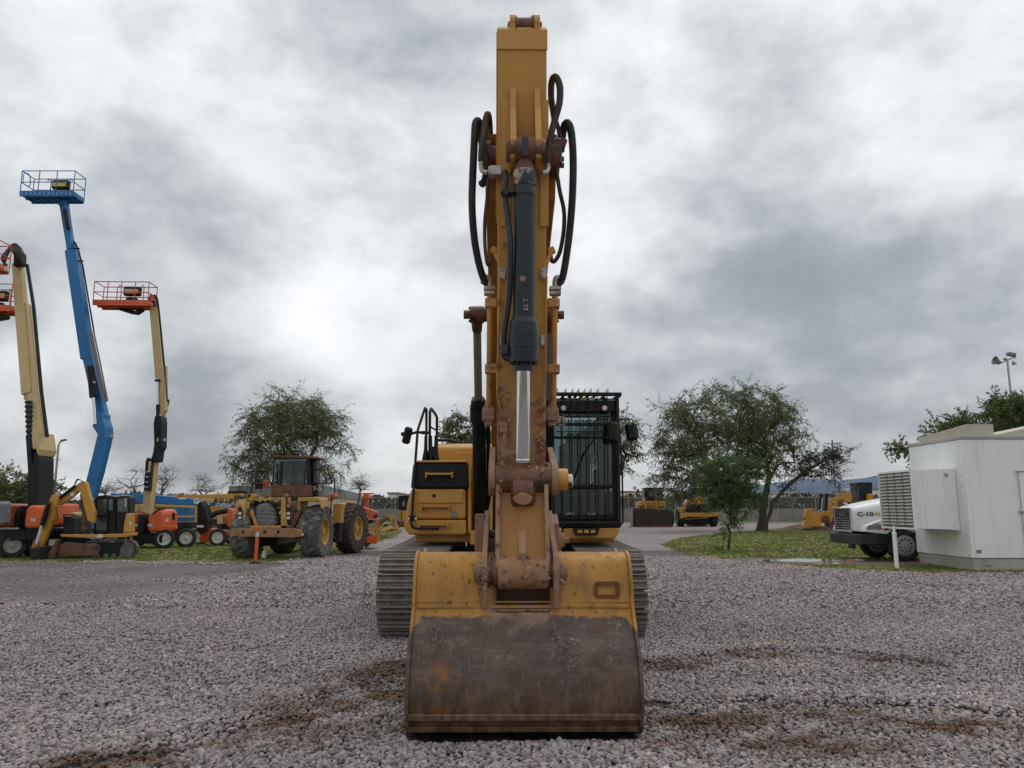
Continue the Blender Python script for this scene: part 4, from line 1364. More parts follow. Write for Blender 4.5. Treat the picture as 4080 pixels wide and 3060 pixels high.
hose('hose', [(1942, 1134, .22), (1927, 1112, .2), (1908, 1050, .18), (1890, 950, .15), (1881, 820, .13), (1884, 700, .15), (1890, 570, .2), (1894, 505, .26), (1902, 484, .4), (1912, 500, .65), (1918, 560, .9), (1930, 640, 1.1)], .031, 'rubber', .02)
hose('hose', [(2222, 1134, .22), (2240, 1110, .2), (2254, 1040, .18), (2270, 920, .15), (2281, 780, .13), (2284, 640, .15), (2278, 540, .2), (2266, 495, .3), (2252, 495, .45), (2243, 530, .7), (2236, 600, .95)], .031, 'rubber', .02)
hose('hose', [(1917, 645, .0), (1919, 600, .0), (1928, 540, .05), (1936, 480, .15), (1943, 458, .3), (1949, 480, .5), (1954, 560, .75), (1956, 640, .95)], .026, 'hose_mud', .018)
hose('hose', [(1930, 600, .2), (1938, 630, .15), (1941, 670, .12), (1933, 700, .12), (1925, 735, .15), (1918, 730, .2)], .024, 'rubber', .018)
hose('hose', [(2183, 652, -.05), (2184, 610, -.03), (2192, 550, .0), (2212, 475, .03), (2229, 410, .06), (2231, 350, .1), (2220, 314, .2), (2207, 309, .32), (2197, 335, .5), (2196, 390, .7), (2203, 440, .9), (2212, 500, 1.1)], .027, 'hose_mud', .018)
hose('hose', [(1949, 690, .3), (1941, 790, .25), (1932, 880, .22), (1932, 970, .2), (1939, 1040, .2), (1948, 1058, .22), (1957, 1035, .25)], .016, 'hose_mud')
hose('hose', [(2207, 580, .3), (2214, 660, .25), (2230, 760, .22), (2247, 840, .2), (2246, 920, .2), (2232, 1000, .2), (2213, 1038, .2), (2199, 1040, .22), (2193, 1012, .25)], .019, 'rubber')
hose('hose', [(2205, 460, .5), (2222, 500, .45), (2229, 560, .4), (2216, 640, .35)], .02, 'rubber')
hose('hose', [(1944, 480, .6), (1952, 540, .5), (1950, 620, .4), (1943, 680, .35)], .02, 'hose_mud')

# auxiliary hard lines down both sides
for sx in (-1, 1):
    nm = 'hard_line'
    X = lambda l_, r_: l_ if sx < 0 else r_
    a = SX(X(1953, 2211), 1160, .2); b = SX(X(1948, 2205), 1622, .2)
    mb = MB(); mb.tube([a, b], .026, 14); hl = mb.build(nm, 'yel_stick', EX)
    mb = MB(); c = SX(X(1951, 2212), 1152, .2)
    mb.box(c, (.105, .085, .035), None, .006); mb.box(c + V(0, 0, -.042), (.10, .08, .035), None, .006)
    mb.tube([c + V(0, 0, .01), c + V(0, 0, .06), c + V(sx * .012, -.01, .10), c + V(sx * .05, 0, .10), c + V(sx * .06, 0, .05)], .025, 10, curve=3)
    mb.build('flange', 'steel', hl)
    for py in (1210, 1472):
        c = SX(X(1957, 2205), py, .2)
        mb = MB(); mb.box(c, (.11, .08, .085), None, .008); mb.box(c + V(-sx * .06, .0, 0), (.08, .05, .06), None, .005); cl = mb.build('clamp', 'yel_stick', hl)
        for dz in (-.025, .025):
            mb = MB(); mb.cyl(c + V(sx * .03, -.04, dz), c + V(sx * .03, -.052, dz), .010, n=6); mb.build('bolt', 'steel', cl)
    c = SX(X(1947, 2200), 1655, .2)
    mb = MB(); mb.box(c, (.115, .12, .11), None, .01); mb.box(c + V(0, 0, -.075), (.075, .08, .045), None, .008)
    for k in (-.035, .035):
        mb.cyl(c + V(k, -.06, .01), c + V(k, -.068, .01), .012, n=8); mb.cyl(c + V(k, -.02, .055), c + V(k, -.02, .075), .014, n=6)
    mb.lathe(c + V(0, 0, .05), (0, 0, 1), [(0, .045), (.03, .045), (.03, .035), (.07, .03)], 14)
    mb.tube([c + V(.05, -.01, -.02), c + V(.11, -.02, -.03), c + V(.11, -.02, -.09), c + V(.06, 0, -.09)], .012, 6)
    mb.build('valve_block', 'pink', hl)
    mb = MB(); br0 = SX(X(1968, 2197), 1000, .12); br1 = SX(X(1998, 2172), 1070, .05)
    mb.beam(br0, br1, .03, .03, (0, 1, 0)); mb.box(br0, (.06, .05, .06), Matrix.Rotation(R(-sx * 25), 3, 'Y'), .006); mb.build('hose_bracket', 'yel_stick', hl)
    for py in (1092, 1358):
        c = SX(X(2001, 2166), py, -.01)
        mb = MB(); mb.box(c, (.05, .02, .10), None, .004); mb.cyl(c + V(-.01, -.01, .03), c + V(-.01, -.022, .03), .012, n=6); mb.cyl(c + V(-.01, -.01, -.03), c + V(-.01, -.022, -.03), .012, n=6); mb.build('pipe_clip', 'steel', hl)
mb = MB(); mb.tube([SX(2178, 1100, -.02), SX(2174, 1350, -.02), SX(2171, 1560, -.02), SX(2166, 1612, -.025), SX(2140, 1632, -.03), SX(2113, 1648, -.03)], .009, 8, curve=3); mb.build('grease_line', 'yel_stick', stick)
mb = MB(); mb.tube([SX(1992, 1105, -.02), SX(1986, 1350, -.02), SX(1981, 1560, -.02), SX(1990, 1620, -.025), SX(2006, 1665, -.025), SX(2008, 1700, -.02)], .009, 8, curve=3); mb.build('grease_line', 'yel_stick', stick)
mb = MB(); c = SX(2006, 1706, -.02); mb.box(c, (.065, .05, .09), None, .006); mb.cyl(c + V(.012, 0, -.04), c + V(.012, 0, -.1), .018, n=10); mb.cyl(c + V(.012, 0, -.10), c + V(.012, 0, -.155), .013, n=10); mb.cyl(c + V(-.015, -.02, .02), c + V(-.015, -.035, .02), .015, n=8); mb.build('grease_block', 'pink', stick)
mb = MB(); c = SX(2216, 610, .3); mb.box(c, (.10, .12, .24), None, .01); mb.box(c + V(.06, -.02, .08), (.06, .06, .09), Matrix.Rotation(R(20), 3, 'Y'), .01); mb.box(c + V(.055, 0, -.06), (.03, .05, .03)); mb.box(c + V(.055, 0, -.12), (.03, .05, .03)); mb.build('hose_clamp', 'greasy', boom)

# ---------------------------------------------------------------- bucket linkage
P1 = (6.39, 1.885); P2 = (6.24, 1.15); P3 = (7.02, 1.40)
PXl = lambda px, py, d: EP(px, py, d).x
mb = MB()
xa, xb = PXl(1973, 1910, P1[0]), PXl(2197, 1910, P1[0])
mb.lathe(e(xa, *P1), (1, 0, 0), [(0, .06), (0, .118), (.13, .118), (.14, .122), (.20, .122), (xb - xa - .13, .122), (xb - xa - .12, .118), (xb - xa, .118), (xb - xa, .06)], 30)
link = mb.build('bucket_link', 'greasy', EX)
# cast arms of the link
x0, x1, x2, x3 = PXl(1975, 2100, 6.4), PXl(1992, 2100, 6.4), PXl(2166, 2100, 6.4), PXl(2183, 2100, 6.4)
for xa_, xb_ in ((x0, x1), (x2, x3)):
    mb = MB(); mb.profx([(p[0] - Y0, p[1]) for p in ((P1[0] - .10, P1[1]), (P2[0] - .115, P2[1]), (P2[0] + .05, P2[1]), (P1[0] + .05, P1[1]))], xa_, xb_); mb.build('link_flange', 'link', link, bevel=.008)
mb = MB(); mb.profx([(p[0] - Y0, p[1]) for p in ((P1[0] - .03, P1[1] - .05), (P2[0] - .06, P2[1] + .08), (P2[0] - .02, P2[1] + .08), (P1[0] + .01, P1[1] - .05))], x1, x2); mb.build('link_web', 'yel_boom', link)
xc0, xc1 = PXl(2064, 2100, 6.4), PXl(2093, 2100, 6.4)
mb = MB(); mb.profx([(p[0] - Y0, p[1]) for p in ((P1[0] - .06, 1.66), (P2[0] - .105, P2[1] + .05), (P2[0], P2[1] + .05), (P1[0], 1.66))], xc0, xc1); mb.build('link_rib', 'link', link, bevel=.008)
xs0, xs1 = PXl(1985, 2268, 6.3), PXl(2180, 2268, 6.3)
mb = MB(); mb.lathe(e(xs0, *P2), (1, 0, 0), [(0, .05), (0, .125), (.02, .13), (xs1 - xs0 - .02, .13), (xs1 - xs0, .125), (xs1 - xs0, .05)], 30); mb.build('link_boss', 'link', link)
# end of the rod eye bulging below the pin
xm = B.x
mb = MB(); mb.lathe(e(xm - .10, P1[0] - .02, P1[1] - .10), (1, 0, 0), [(0, .10), (.02, .135), (.18, .135), (.20, .10)], 26)
mb.lathe(B - ax * .14, ax, [(0, .072), (.10, .075)], 20)
mb.build('rod_eye', 'greasy', bcy)
mb = MB(); c = EP(2083, 1988, P1[0] - .13)
pts_ = [(c.x + .078 * math.cos(t) * (1 + .08 * math.sin(5 * t)), c.z + .048 * math.sin(t) * (1 + .1 * math.sin(4 * t + 1))) for t in [2 * math.pi * k / 18 for k in range(18)]]
mb.profy(pts_, c.y - .035, c.y + .06); mb.cyl(V(c.x - .008, c.y - .0, c.z + .03), V(c.x - .008, c.y + .05, c.z + .09), .022, n=8); mb.build('guard_lump', 'link', bcy, bevel=.012)
# idler links to the stick, end flanges, pin head
for (pa, pb) in ((1947, 1972), (2198, 2224)):
    xa_, xb_ = PXl(pa, 1905, P1[0] - .05), PXl(pb, 1905, P1[0] - .05)
    mb = MB(); mb.profx([(P1[0] - Y0 + .135 * math.cos(t), P1[1] + .135 * math.sin(t)) for t in [R(q) for q in range(80, 290, 15)]] + [(P1[0] + .62 - Y0, 1.99), (P1[0] + .66 - Y0, 2.08), (P1[0] + .60 - Y0, 2.2)], xa_, xb_); mb.build('idler_link', 'pink', EX, bevel=.008)
xq = PXl(2224, 1905, P1[0])
mb = MB(); mb.lathe(e(xq, *P1), (1, 0, 0), [(0, .09), (.07, .09), (.07, .085), (.078, .085)], 24); ph = mb.build('pin_head', 'yel_clean', EX)
mb = MB(); mb.lathe(e(xq + .078, P1[0], P1[1] - .01), (1, 0, 0), [(0, .055), (.035, .055), (.042, .045)], 22); cp = mb.build('pin_cap', 'whitelabel', ph)
mb = MB(); mb.cyl(e(xq + .09, P1[0] - .05, P1[1] - .045), e(xq + .10, P1[0] - .06, P1[1] - .045), .02, n=10); mb.build('grease_plug', 'dark', cp)

# ---------------------------------------------------------------- bucket
def bucket_mat():
    m = bpy.data.materials.new('worn_bucket'); m.use_nodes = True
    t = m.node_tree; n = t.nodes; l = t.links; b = n['Principled BSDF']
    tc = n.new('ShaderNodeTexCoord'); sp = n.new('ShaderNodeSeparateXYZ'); l.new(tc.outputs['Object'], sp.inputs[0])

    def noise(s, d=6, st=(1, 1, 1), off=0., r_=.6):
        mp = n.new('ShaderNodeMapping'); mp.inputs['Scale'].default_value = st; mp.inputs['Location'].default_value = (off, off, off)
        l.new(tc.outputs['Object'], mp.inputs[0]); x = n.new('ShaderNodeTexNoise'); x.inputs['Scale'].default_value = s
        x.inputs['Detail'].default_value = d; x.inputs['Roughness'].default_value = r_; l.new(mp.outputs[0], x.inputs['Vector']); return x.outputs['Fac']

    def rg(v, a, b_, c=0., d=1.):
        x = n.new('ShaderNodeMapRange'); l.new(v, x.inputs[0])
        for i, q in enumerate((a, b_, c, d)):
            x.inputs[i + 1].default_value = q
        return x.outputs[0]

    def mth(op, a, b_=None):
        x = n.new('ShaderNodeMath'); x.operation = op
        for i, q in enumerate((a, b_)):
            if q is None:
                continue
            if isinstance(q, (int, float)):
                x.inputs[i].default_value = q
            else:
                l.new(q, x.inputs[i])
        return x.outputs[0]

    def mix(f, a, c):
        x = n.new('ShaderNodeMix'); x.data_type = 'RGBA'; l.new(f, x.inputs[0])
        for i, q in ((6, a), (7, c)):
            if isinstance(q, tuple):
                x.inputs[i].default_value = (*q, 1)
            else:
                l.new(q, x.inputs[i])
        return x.outputs[2]
    yel = mix(rg(noise(2.2), .35, .65), (.36, .175, .03), (.47, .23, .036))
    # chips and scuffs through the paint
    yel = mix(rg(noise(30, 8, (1, 1, .42), 2.), .60, .65), yel, (.14, .07, .025))
    yel = mix(rg(noise(7, 7, (1, 1, .6), 8.), .50, .68, 0., .75), yel, (.22, .115, .045))
    yel = mix(rg(noise(42, 4, (1.6, 1, .6), 4.), .66, .70), yel, (.30, .22, .14))
    steel = mix(rg(noise(2.6, 7, (1, 1, 1), 3.), .35, .65), (.050, .033, .027), (.098, .066, .050))
    steel = mix(rg(noise(9, 8, (.6, 1, 1.5), 5.), .50, .66), steel, (.135, .095, .068))
    steel = mix(rg(noise(55, 3, (1.4, 1, .35), 6.), .67, .72), steel, (.26, .22, .19))
    steel = mix(rg(noise(26, 9, (2.2, 1, .16), 17., .72), .55, .61, 0., .5), steel, (.17, .13, .105))
    steel = mix(rg(noise(20, 9, (.14, 1, 2.4), 18., .72), .56, .62, 0., .65), steel, (.045, .032, .028))
    steel = mix(rg(noise(3.1, 5, (1, 1, .5), 9.), .60, .72, 0., .6), steel, (.05, .038, .034))
    # curved scrape lines and crossing scratches
    ln1 = mth('ABSOLUTE', mth('SUBTRACT', noise(1.9, 2, (1, 1, 3.2), 31., .4), .5))
    steel = mix(mth('MULTIPLY', rg(ln1, .007, .001), rg(noise(3.4, 3, (1, 1, 1), 33.), .45, .6)), steel, (.025, .017, .014))
    for i_, st_2 in enumerate(((3.0, 1, .7), (1.2, 1, 1.6), (2.2, 1, 2.0))):
        ln2 = mth('ABSOLUTE', mth('SUBTRACT', noise(4.5, 2, st_2, 41. + 7 * i_, .4), .5))
        steel = mix(mth('MULTIPLY', rg(ln2, .009, .002), rg(noise(7, 4, (1, 1, 1), 43. + 5 * i_), .52, .62)), steel, (.24, .195, .16))
    steel = mix(rg(noise(4.2, 7, (1, 1, .8), 61.), .52, .66, 0., .7), steel, (.115, .058, .03))
    brown_ = mix(rg(noise(14, 8, (1, 1, .4), 7.), .4, .62), (.085, .047, .024), (.20, .122, .066))
    z = sp.outputs[2]; x_ = sp.outputs[0]
    lowb = rg(mth('ADD', z, mth('MULTIPLY', mth('SUBTRACT', noise(3.2, 6, (1, 1, 1), 11.), .5), .5)), .46, .16)
    body = mix(lowb, steel, brown_)
    # orange rust stain, kept to one spot
    dx = mth('MULTIPLY', mth('ADD', x_, .63), 4.2); dz = mth('MULTIPLY', mth('SUBTRACT', z, .36), 5.0)
    rr = mth('ADD', mth('MULTIPLY', dx, dx), mth('MULTIPLY', dz, dz))
    st_ = mth('MULTIPLY', rg(rr, .9, .3), rg(noise(7, 6, (1, 1, .6), 13.), .46, .56))
    body = mix(st_, body, (.22, .095, .025))
    # edge of the paint: lower in the middle of each half, rounded off at the sides
    ax_ = mth('ABSOLUTE', x_)
    edge = mth('SUBTRACT', .835, mth('MULTIPLY', rg(ax_, .785, .85), .09))
    edge = mth('ADD', edge, mth('MULTIPLY', rg(ax_, .36, .12), .04))
    e2 = mth('SUBTRACT', edge, z)
    e2 = mth('ADD', e2, mth('MULTIPLY', mth('SUBTRACT', noise(14, 8, (1, 1, 1), 12.), .5), .075))
    col = mix(rg(e2, .0, .018), yel, body)
    # dried mud between the hinge plates
    mid = mth('MULTIPLY', rg(ax_, .34, .22), rg(noise(6, 7, (1, 1, 1), 15.), .42, .58))
    mid = mth('MULTIPLY', mid, rg(z, .74, .86))
    col = mix(mid, col, (.33, .20, .125))
    l.new(col, b.inputs['Base Color'])
    l.new(rg(noise(8, 5, (1, 1, 1), 20.), .3, .7, .42, .72), b.inputs['Roughness'])
    b.inputs['Metallic'].default_value = .12
    bp = n.new('ShaderNodeBump'); bp.inputs['Strength'].default_value = .6; bp.inputs['Distance'].default_value = .012
    l.new(noise(13, 9, (1, 1, .7), 21., .7), bp.inputs['Height'])
    bp2 = n.new('ShaderNodeBump'); bp2.inputs['Strength'].default_value = .25; bp2.inputs['Distance'].default_value = .02
    l.new(noise(2.3, 3, (1, 1, 1), 25.), bp2.inputs['Height']); l.new(bp2.outputs[0], bp.inputs['Normal'])
    l.new(bp.outputs[0], b.inputs['Normal'])
    return m


M['bucket'] = bucket_mat()
BW = .835
wrap = catmull([V(0, d_, z_) for d_, z_ in ((6.95, 1.25), (6.62, 1.285), (6.42, 1.295), (6.29, 1.25), (6.215, 1.12), (6.165, .90), (6.05, .74), (5.93, .60), (5.855, .44), (5.835, .28), (5.868, .14), (5.955, .045), (6.12, .015), (6.6, .0), (7.25, .0))], 4)
mb = MB()
for sg in (0, 1):
    rows = []
    for p in wrap:
        c = V(0, 6.75, .68); n_ = (c - V(0, p.y, p.z)).normalized() * (.035 * sg)
        # a slight belly across the width
        rows.append((p, [e(-BW + 2 * BW * k / 24, p.y + n_.y + .012 * abs(-1 + k / 12) ** 3, p.z + n_.z) for k in range(25)]))
    cut = next(i_ for i_, (p, r_) in enumerate(rows) if p.z < .895 and i_ > 4)
    up_rows = [r_ for p, r_ in rows[:cut + 1]]
    mb.sheet([r_ for p, r_ in rows[cut:]])
    mb.sheet([[q for q in r_[:10]] + [V(-.305, r_[10].y, r_[10].z)] for r_ in up_rows])
    mb.sheet([[V(.305, r_[14].y, r_[14].z)] + [q for q in r_[15:]] for r_ in up_rows])
bk = mb.build('bucket', 'bucket', EX)
# side plates with thick rim
for sx in (-1, 1):
    out = [(p.y + (.0), p.z) for p in wrap]
    ring = [(6.72 + (a - 6.72) * 1.022, .68 + (b - .68) * 1.018) for a, b in out]
    mb = MB(); mb.profx([(max(a, 5.80) - Y0, max(b, .004)) for a, b in ring] + [(7.30 - Y0, .1), (7.05 - Y0, 1.3)], sx * (BW + .001), sx * (BW + .028))
    mb.build('side_plate', 'bucket', bk, bevel=.006)
# weld seam, heel strips, cutting edge, label frame
def strip(z_, h_, out_, name, m_, x0=-BW + .01, x1=BW - .01):
    best = min(wrap[12:], key=lambda p: abs(p.z - z_) + (0 if p.y < 6.3 else 9))
    mb = MB(); mb.box(e((x0 + x1) / 2, best.y - out_ / 2 + .008, z_), (x1 - x0, out_ + .016, h_), None, .005); return mb.build(name, m_, bk)


strip(.895, .022, .012, 'weld_seam', 'bucket')
strip(.93, .012, .008, 'weld_seam', 'bucket')
for z_, h_, o_ in ((.165, .05, .03), (.068, .045, .03)):
    best = min((p for p in wrap if p.y < 6.15), key=lambda p: abs(p.z - z_))
    mb = MB(); mb.box(e(0, best.y + .004, z_), (2 * BW + .02, .05, h_), Matrix.Rotation(R(12 if z_ < .1 else 8), 3, 'X'), .008); mb.build('heel_strip', 'bucket', bk)
mb = MB(); mb.bb(e(-BW - .03, 7.1, .0), e(BW + .03, 7.4, .05), .01); mb.build('cutting_edge', 'bucket', bk)
a = EP(2375, 2326, 6.17); b = EP(2466, 2379, 6.15)
mb = MB()
for q in ((a.x, a.z, b.x, a.z), (a.x, b.z, b.x, b.z), (a.x, a.z, a.x, b.z), (b.x, a.z, b.x, b.z)):
    mb.beam(V(q[0], 6.185 - Y0, q[1]), V(q[2], 6.185 - Y0, q[3]), .03, .009, (0, 1, 0))
mb.build('plate_frame', 'greasy', bk)
# hinge ears
for i, (pa, pb) in enumerate(((1923, 1943), (2200, 2222))):
    sx = -1 if i == 0 else 1
    xa_, xb_ = PXl(pa, 2300, 6.3), PXl(pb, 2300, 6.3)
    pr = [(6.13, .885), (6.09, 1.03), (6.085, 1.18), (6.14, 1.28), (6.30, 1.34), (6.55, 1.42), (6.80, 1.56), (6.95, 1.63), (7.10, 1.63), (7.22, 1.52), (7.25, 1.3), (6.9, 1.2), (6.5, .95)]
    mb = MB(); mb.profx([(p[0] - Y0, p[1]) for p in pr], xa_, xb_); ear = mb.build('hinge_ear', 'pink', bk, bevel=.008)
    xo = xa_ if sx < 0 else xb_
    mb = MB(); mb.lathe(e(xo, *P2), (sx, 0, 0), [(0, .085), (.045, .085), (.045, .075), (.06, .075), (.06, .045), (.07, .045)], 22); mb.build('pin_boss', 'pink', ear)
    mb = MB()
    if sx < 0:
        mb.profx([(p[0] - Y0, p[1]) for p in ((6.85, 1.22), (6.80, 1.60), (7.20, 1.60), (7.2, 1.2))], xo - .085, xo)
    else:
        mb.profx([(p[0] - Y0, p[1]) for p in ((6.85, 1.18), (6.80, 1.52), (7.0, 1.60), (7.20, 1.5), (7.2, 1.2))], xo, xo + .05)
        mb.lathe(e(xo + .05, 6.98, 1.37), (1, 0, 0), [(0, .11), (.03, .11), (.03, .07), (.06, .06), (.06, .03), (.10, .03)], 18)
        mb.box(e(xo + .06, 6.9, 1.2), (.03, .12, .18), None, .01)
    mb.build('stick_boss', 'pink', ear, bevel=.006)
    # bushings between ear and link
    xi = xb_ if sx < 0 else xa_
    mb = MB(); ln = abs((xs0 if sx < 0 else xs1) - xi)
    mb.lathe(e(xi, *P2), (-sx, 0, 0), [(0, .12), (ln * .3, .12), (ln * .3, .095), (ln * .55, .095), (ln * .55, .115), (ln, .115)], 22); mb.build('bushing', 'greasy', ear)
mb = MB(); mb.lathe(e(-.33, *P3), (1, 0, 0), [(0, .06), (.66, .06)], 18); mb.build('stick_pin', 'greasy', bk)
mb = MB(); mb.bb(e(PXl(1943, 2350, 6.3), 6.60, .87), e(PXl(2200, 2350, 6.3), 6.64, 1.40)); mb.build('hinge_back', 'greasy', bk)
mb = MB(); mb.bb(e(PXl(1943, 2350, 6.3), 6.17, .86), e(PXl(2200, 2350, 6.3), 6.62, .88)); mb.build('hinge_floor', 'link', bk)

# cakes of dried mud on the linkage
g3 = np.random.default_rng(3)
mud_me = []
for k in range(5):
    sh_, tri_ = stone_shapes(1, True)
    me = bpy.data.meshes.new('mud_cake'); me.from_pydata([tuple(q) for q in sh_[0]], [], [tuple(int(i) for i in f) for f in tri_]); me.polygons.foreach_set('use_smooth', [True] * len(me.polygons))
    me.materials.append(M['pink' if k < 3 else 'greasy']); mud_me.append(me)
for k in range(46):
    if k < 18:
        an = g3.uniform(-.4, 2.6); x = g3.uniform(-.30, .30); c = e(x, P1[0] - .122 * math.sin(an), P1[1] + .122 * math.cos(an)); par_ = link
    elif k < 32:
        an = g3.uniform(.2, 2.4); x = g3.uniform(-.22, .22); c = e(x, P2[0] - .13 * math.sin(an), P2[1] + .13 * math.cos(an)); par_ = link
    else:
        x = g3.choice([-.30, .30]) + g3.normal(0, .02); c = e(x, 6.10 + g3.uniform(-.01, .01), g3.uniform(.98, 1.22)); par_ = bk
    o = bpy.data.objects.new('mud_cake', mud_me[g3.integers(0, 5)]); COL.objects.link(o); o.parent = par_
    o.location = c; s_ = g3.uniform(.010, .030); o.scale = (s_ * 1.4, s_ * .7, s_); o.rotation_euler = tuple(g3.uniform(0, 6, 3))

# ================================================================== TREES
M['bark'] = mat('bark', (.055, .043, .034), .9, var=.3, vscale=3, bump=(25, .5, .02))
M['bark_grey'] = mat('dead_wood', (.13, .105, .09), .9, var=.3, vscale=3, bump=(25, .5, .02))
M['leaf_mesq'] = leaf_mat('mesquite_leaf', (.08, .105, .045), (.155, .185, .082), (.27, .29, .14), .48)
M['leaf_dark'] = leaf_mat('dark_leaf', (.06, .088, .028), (.108, .15, .048), (.19, .22, .08), .48)
M['leaf_young'] = leaf_mat('young_tree_leaf', (.046, .10, .03), (.09, .165, .048), (.19, .255, .075), .48)
M['leaf_sparse'] = leaf_mat('sparse_leaf', (.030, .035, .020), (.05, .055, .03), (.08, .08, .045), .3)


def tree(name, label, base, fork, Y, lobes, ncl, twigs, leaves, leaf=(.16, .045), droop=.5, trunk_r=.25, lm='leaf_mesq', bm='bark',
         twig_len=.8, group=None, tip=.012, extra_limbs=(), seed=1, up=0., cat='tree'):
    """base, fork: photo pixels; lobes: (px, py, rx, ry) in photo pixels at distance Y. The limbs are a greedy
    branching network through leaf clusters, thickness from the number of twigs they carry."""
    g = np.random.default_rng(seed)
    mpp = (W(base[0] + 1, base[1], Y) - W(base[0], base[1], Y)).x
    B = W(base[0], base[1], Y); B.z = max(B.z, 0.) if B.z > .3 else 0.
    root = thing(name, label, cat, (B.x, B.y, B.z), 0, group)
    O = Vector((B.x, B.y, B.z))
    F = W(fork[0], fork[1], Y) - O
    vol = np.array([l_[2] ** 2 * l_[3] for l_ in lobes], float); vol /= vol.sum()
    nodes = [Vector((0, 0, -.15)), F * .35 + Vector((g.normal(0, .1), g.normal(0, .1), 0)), F * .7 + Vector((g.normal(0, .12), 0, 0)), F.copy()]
    par = [-1, 0, 1, 2]; plen = [0, 1, 2, 3.]; is_cl = [False] * 4
    for lm_ in extra_limbs:                          # limbs the photograph shows plainly
        last = 3
        for a, b, dy in lm_:
            p = W(a, b, Y + dy) - O
            nodes.append(p); par.append(last); plen.append(plen[last] + (p - nodes[last]).length); is_cl.append(True); last = len(nodes) - 1
    cl = []
    for i in range(ncl):
        k = g.choice(len(lobes), p=vol); px, py, rx, ry = lobes[k][:4]
        d = g.normal(0, 1, 3); d /= np.linalg.norm(d); r_ = g.random() ** .34
        c = W(px, py, Y) - O
        cl.append(c + Vector((d[0] * rx * mpp * r_, d[1] * rx * mpp * r_ * .9, d[2] * ry * mpp * r_)))
    cl.sort(key=lambda p: (p - F).length)
    for p in cl:
        best, bi = 1e9, 3
        for j in range(3, len(nodes)):
            q = nodes[j]; dd = (p - q).length
            c = dd * dd * .55 + dd + .32 * plen[j] + max(0, (q - F).length - (p - F).length) * 1.5
            if c < best:
                best, bi = c, j
        q = nodes[bi]; dd = (p - q).length; last = bi
        nst = 1 if dd < 1.0 else (2 if dd < 2.5 else 3)
        for s_ in range(1, nst + 1):
            t = s_ / nst
            m = q.lerp(p, t)
            if s_ < nst:
                m += Vector((g.normal(0, .09), g.normal(0, .09), .14 * math.sin(math.pi * t))) * dd * .5
            nodes.append(m); par.append(last); plen.append(plen[last] + dd / nst); is_cl.append(s_ == nst); last = len(nodes) - 1
    n = len(nodes); cnt = np.zeros(n)
    for i in range(n - 1, 0, -1):
        cnt[i] += 1 if is_cl[i] else .05
        cnt[par[i]] += cnt[i]
    rad = tip * np.maximum(cnt, .5) ** .5
    rad = rad * (trunk_r / rad[3]) ** np.clip((cnt / cnt[3]) ** .5, 0, 1) if rad[3] > 0 else rad
    mb = MB()
    mb.tube([nodes[0], nodes[1], nodes[2], nodes[3]], [trunk_r * 1.45, trunk_r * 1.05, trunk_r, float(rad[3])], 9)
    for i in range(4, n):
        a, b = nodes[par[i]], nodes[i]; r0 = min(float(rad[par[i]]), float(rad[i]) * 1.5); r1 = float(rad[i])
        mb.tube([a, a.lerp(b, .5) + Vector((g.normal(0, .03), g.normal(0, .03), .02)), b], [r0, (r0 + r1) / 2, r1], 5 if r0 > .05 else 4, caps=False)
    # twigs hanging from every cluster, leaves strung along them
    LV = []; LD = []; LS = []
    cidx = [i for i in range(4, n) if is_cl[i]]
    tw_v = []; tw_f = []
    for i in cidx:
        c = nodes[i]; tone = g.normal(0, .22)
        hang = max(0., 1 - (c.z - F.z) / max(1., max(q.z for q in cl) - F.z)) if cl else .5
        for t in range(twigs):
            d = Vector(g.normal(0, 1, 3)); d.z = d.z * .6 + .25 + up; d.normalize()
            L_ = twig_len * g.uniform(.55, 1.3); p = c.copy(); pts_ = [p.copy()]
            for s_ in range(4):
                d = (d + Vector((0, 0, -droop * (.18 + .25 * hang))) + Vector(g.normal(0, .16, 3))).normalized()
                p = p + d * (L_ / 4); pts_.append(p.copy())
            w0 = max(tip * .55, .007)
            for a, b in zip(pts_[:-1], pts_[1:]):
                o_ = len(tw_v); sd = (b - a).cross(Vector((.3, 1, .2))).normalized() * w0
                tw_v += [a - sd, a + sd, b + sd * .6, b - sd * .6]; tw_f.append((o_, o_ + 1, o_ + 2, o_ + 3))
            for k in range(leaves):
                f = g.uniform(.12, 1.0) * 4; j = min(3, int(f)); q = pts_[j].lerp(pts_[j + 1], f - j)
                dd = (pts_[j + 1] - pts_[j]).normalized()
                LV.append(q + Vector(g.normal(0, .035, 3))); v_ = dd * .7 + Vector(g.normal(0, .55, 3)) + Vector((0, 0, -droop * .6)); LD.append(v_.normalized()); LS.append(tone + g.normal(0, .16))
    mb.add(tw_v, tw_f)
    mb.build('trunk', bm, root)
    if LV and leaves:
        P = np.array([tuple(p) for p in LV]); D = np.array([tuple(p) for p in LD]); m = len(P)
        rnd = g.normal(0, 1, (m, 3)); S = np.cross(D, rnd); S /= np.linalg.norm(S, axis=1)[:, None] + 1e-9
        ln = leaf[0] * g.uniform(.6, 1.35, m)[:, None]; wd = leaf[1] * g.uniform(.6, 1.3, m)[:, None]
        v = np.stack([P, P + D * ln * .45 + S * wd, P + D * ln, P + D * ln * .45 - S * wd], 1).reshape(-1, 3)
        o = fastmesh('crown', v, np.arange(len(v)).reshape(-1, 4), lm)
        face_attr(o, 'shade', np.clip(.45 + np.array(LS), 0, 1)); o.parent = root
    return root


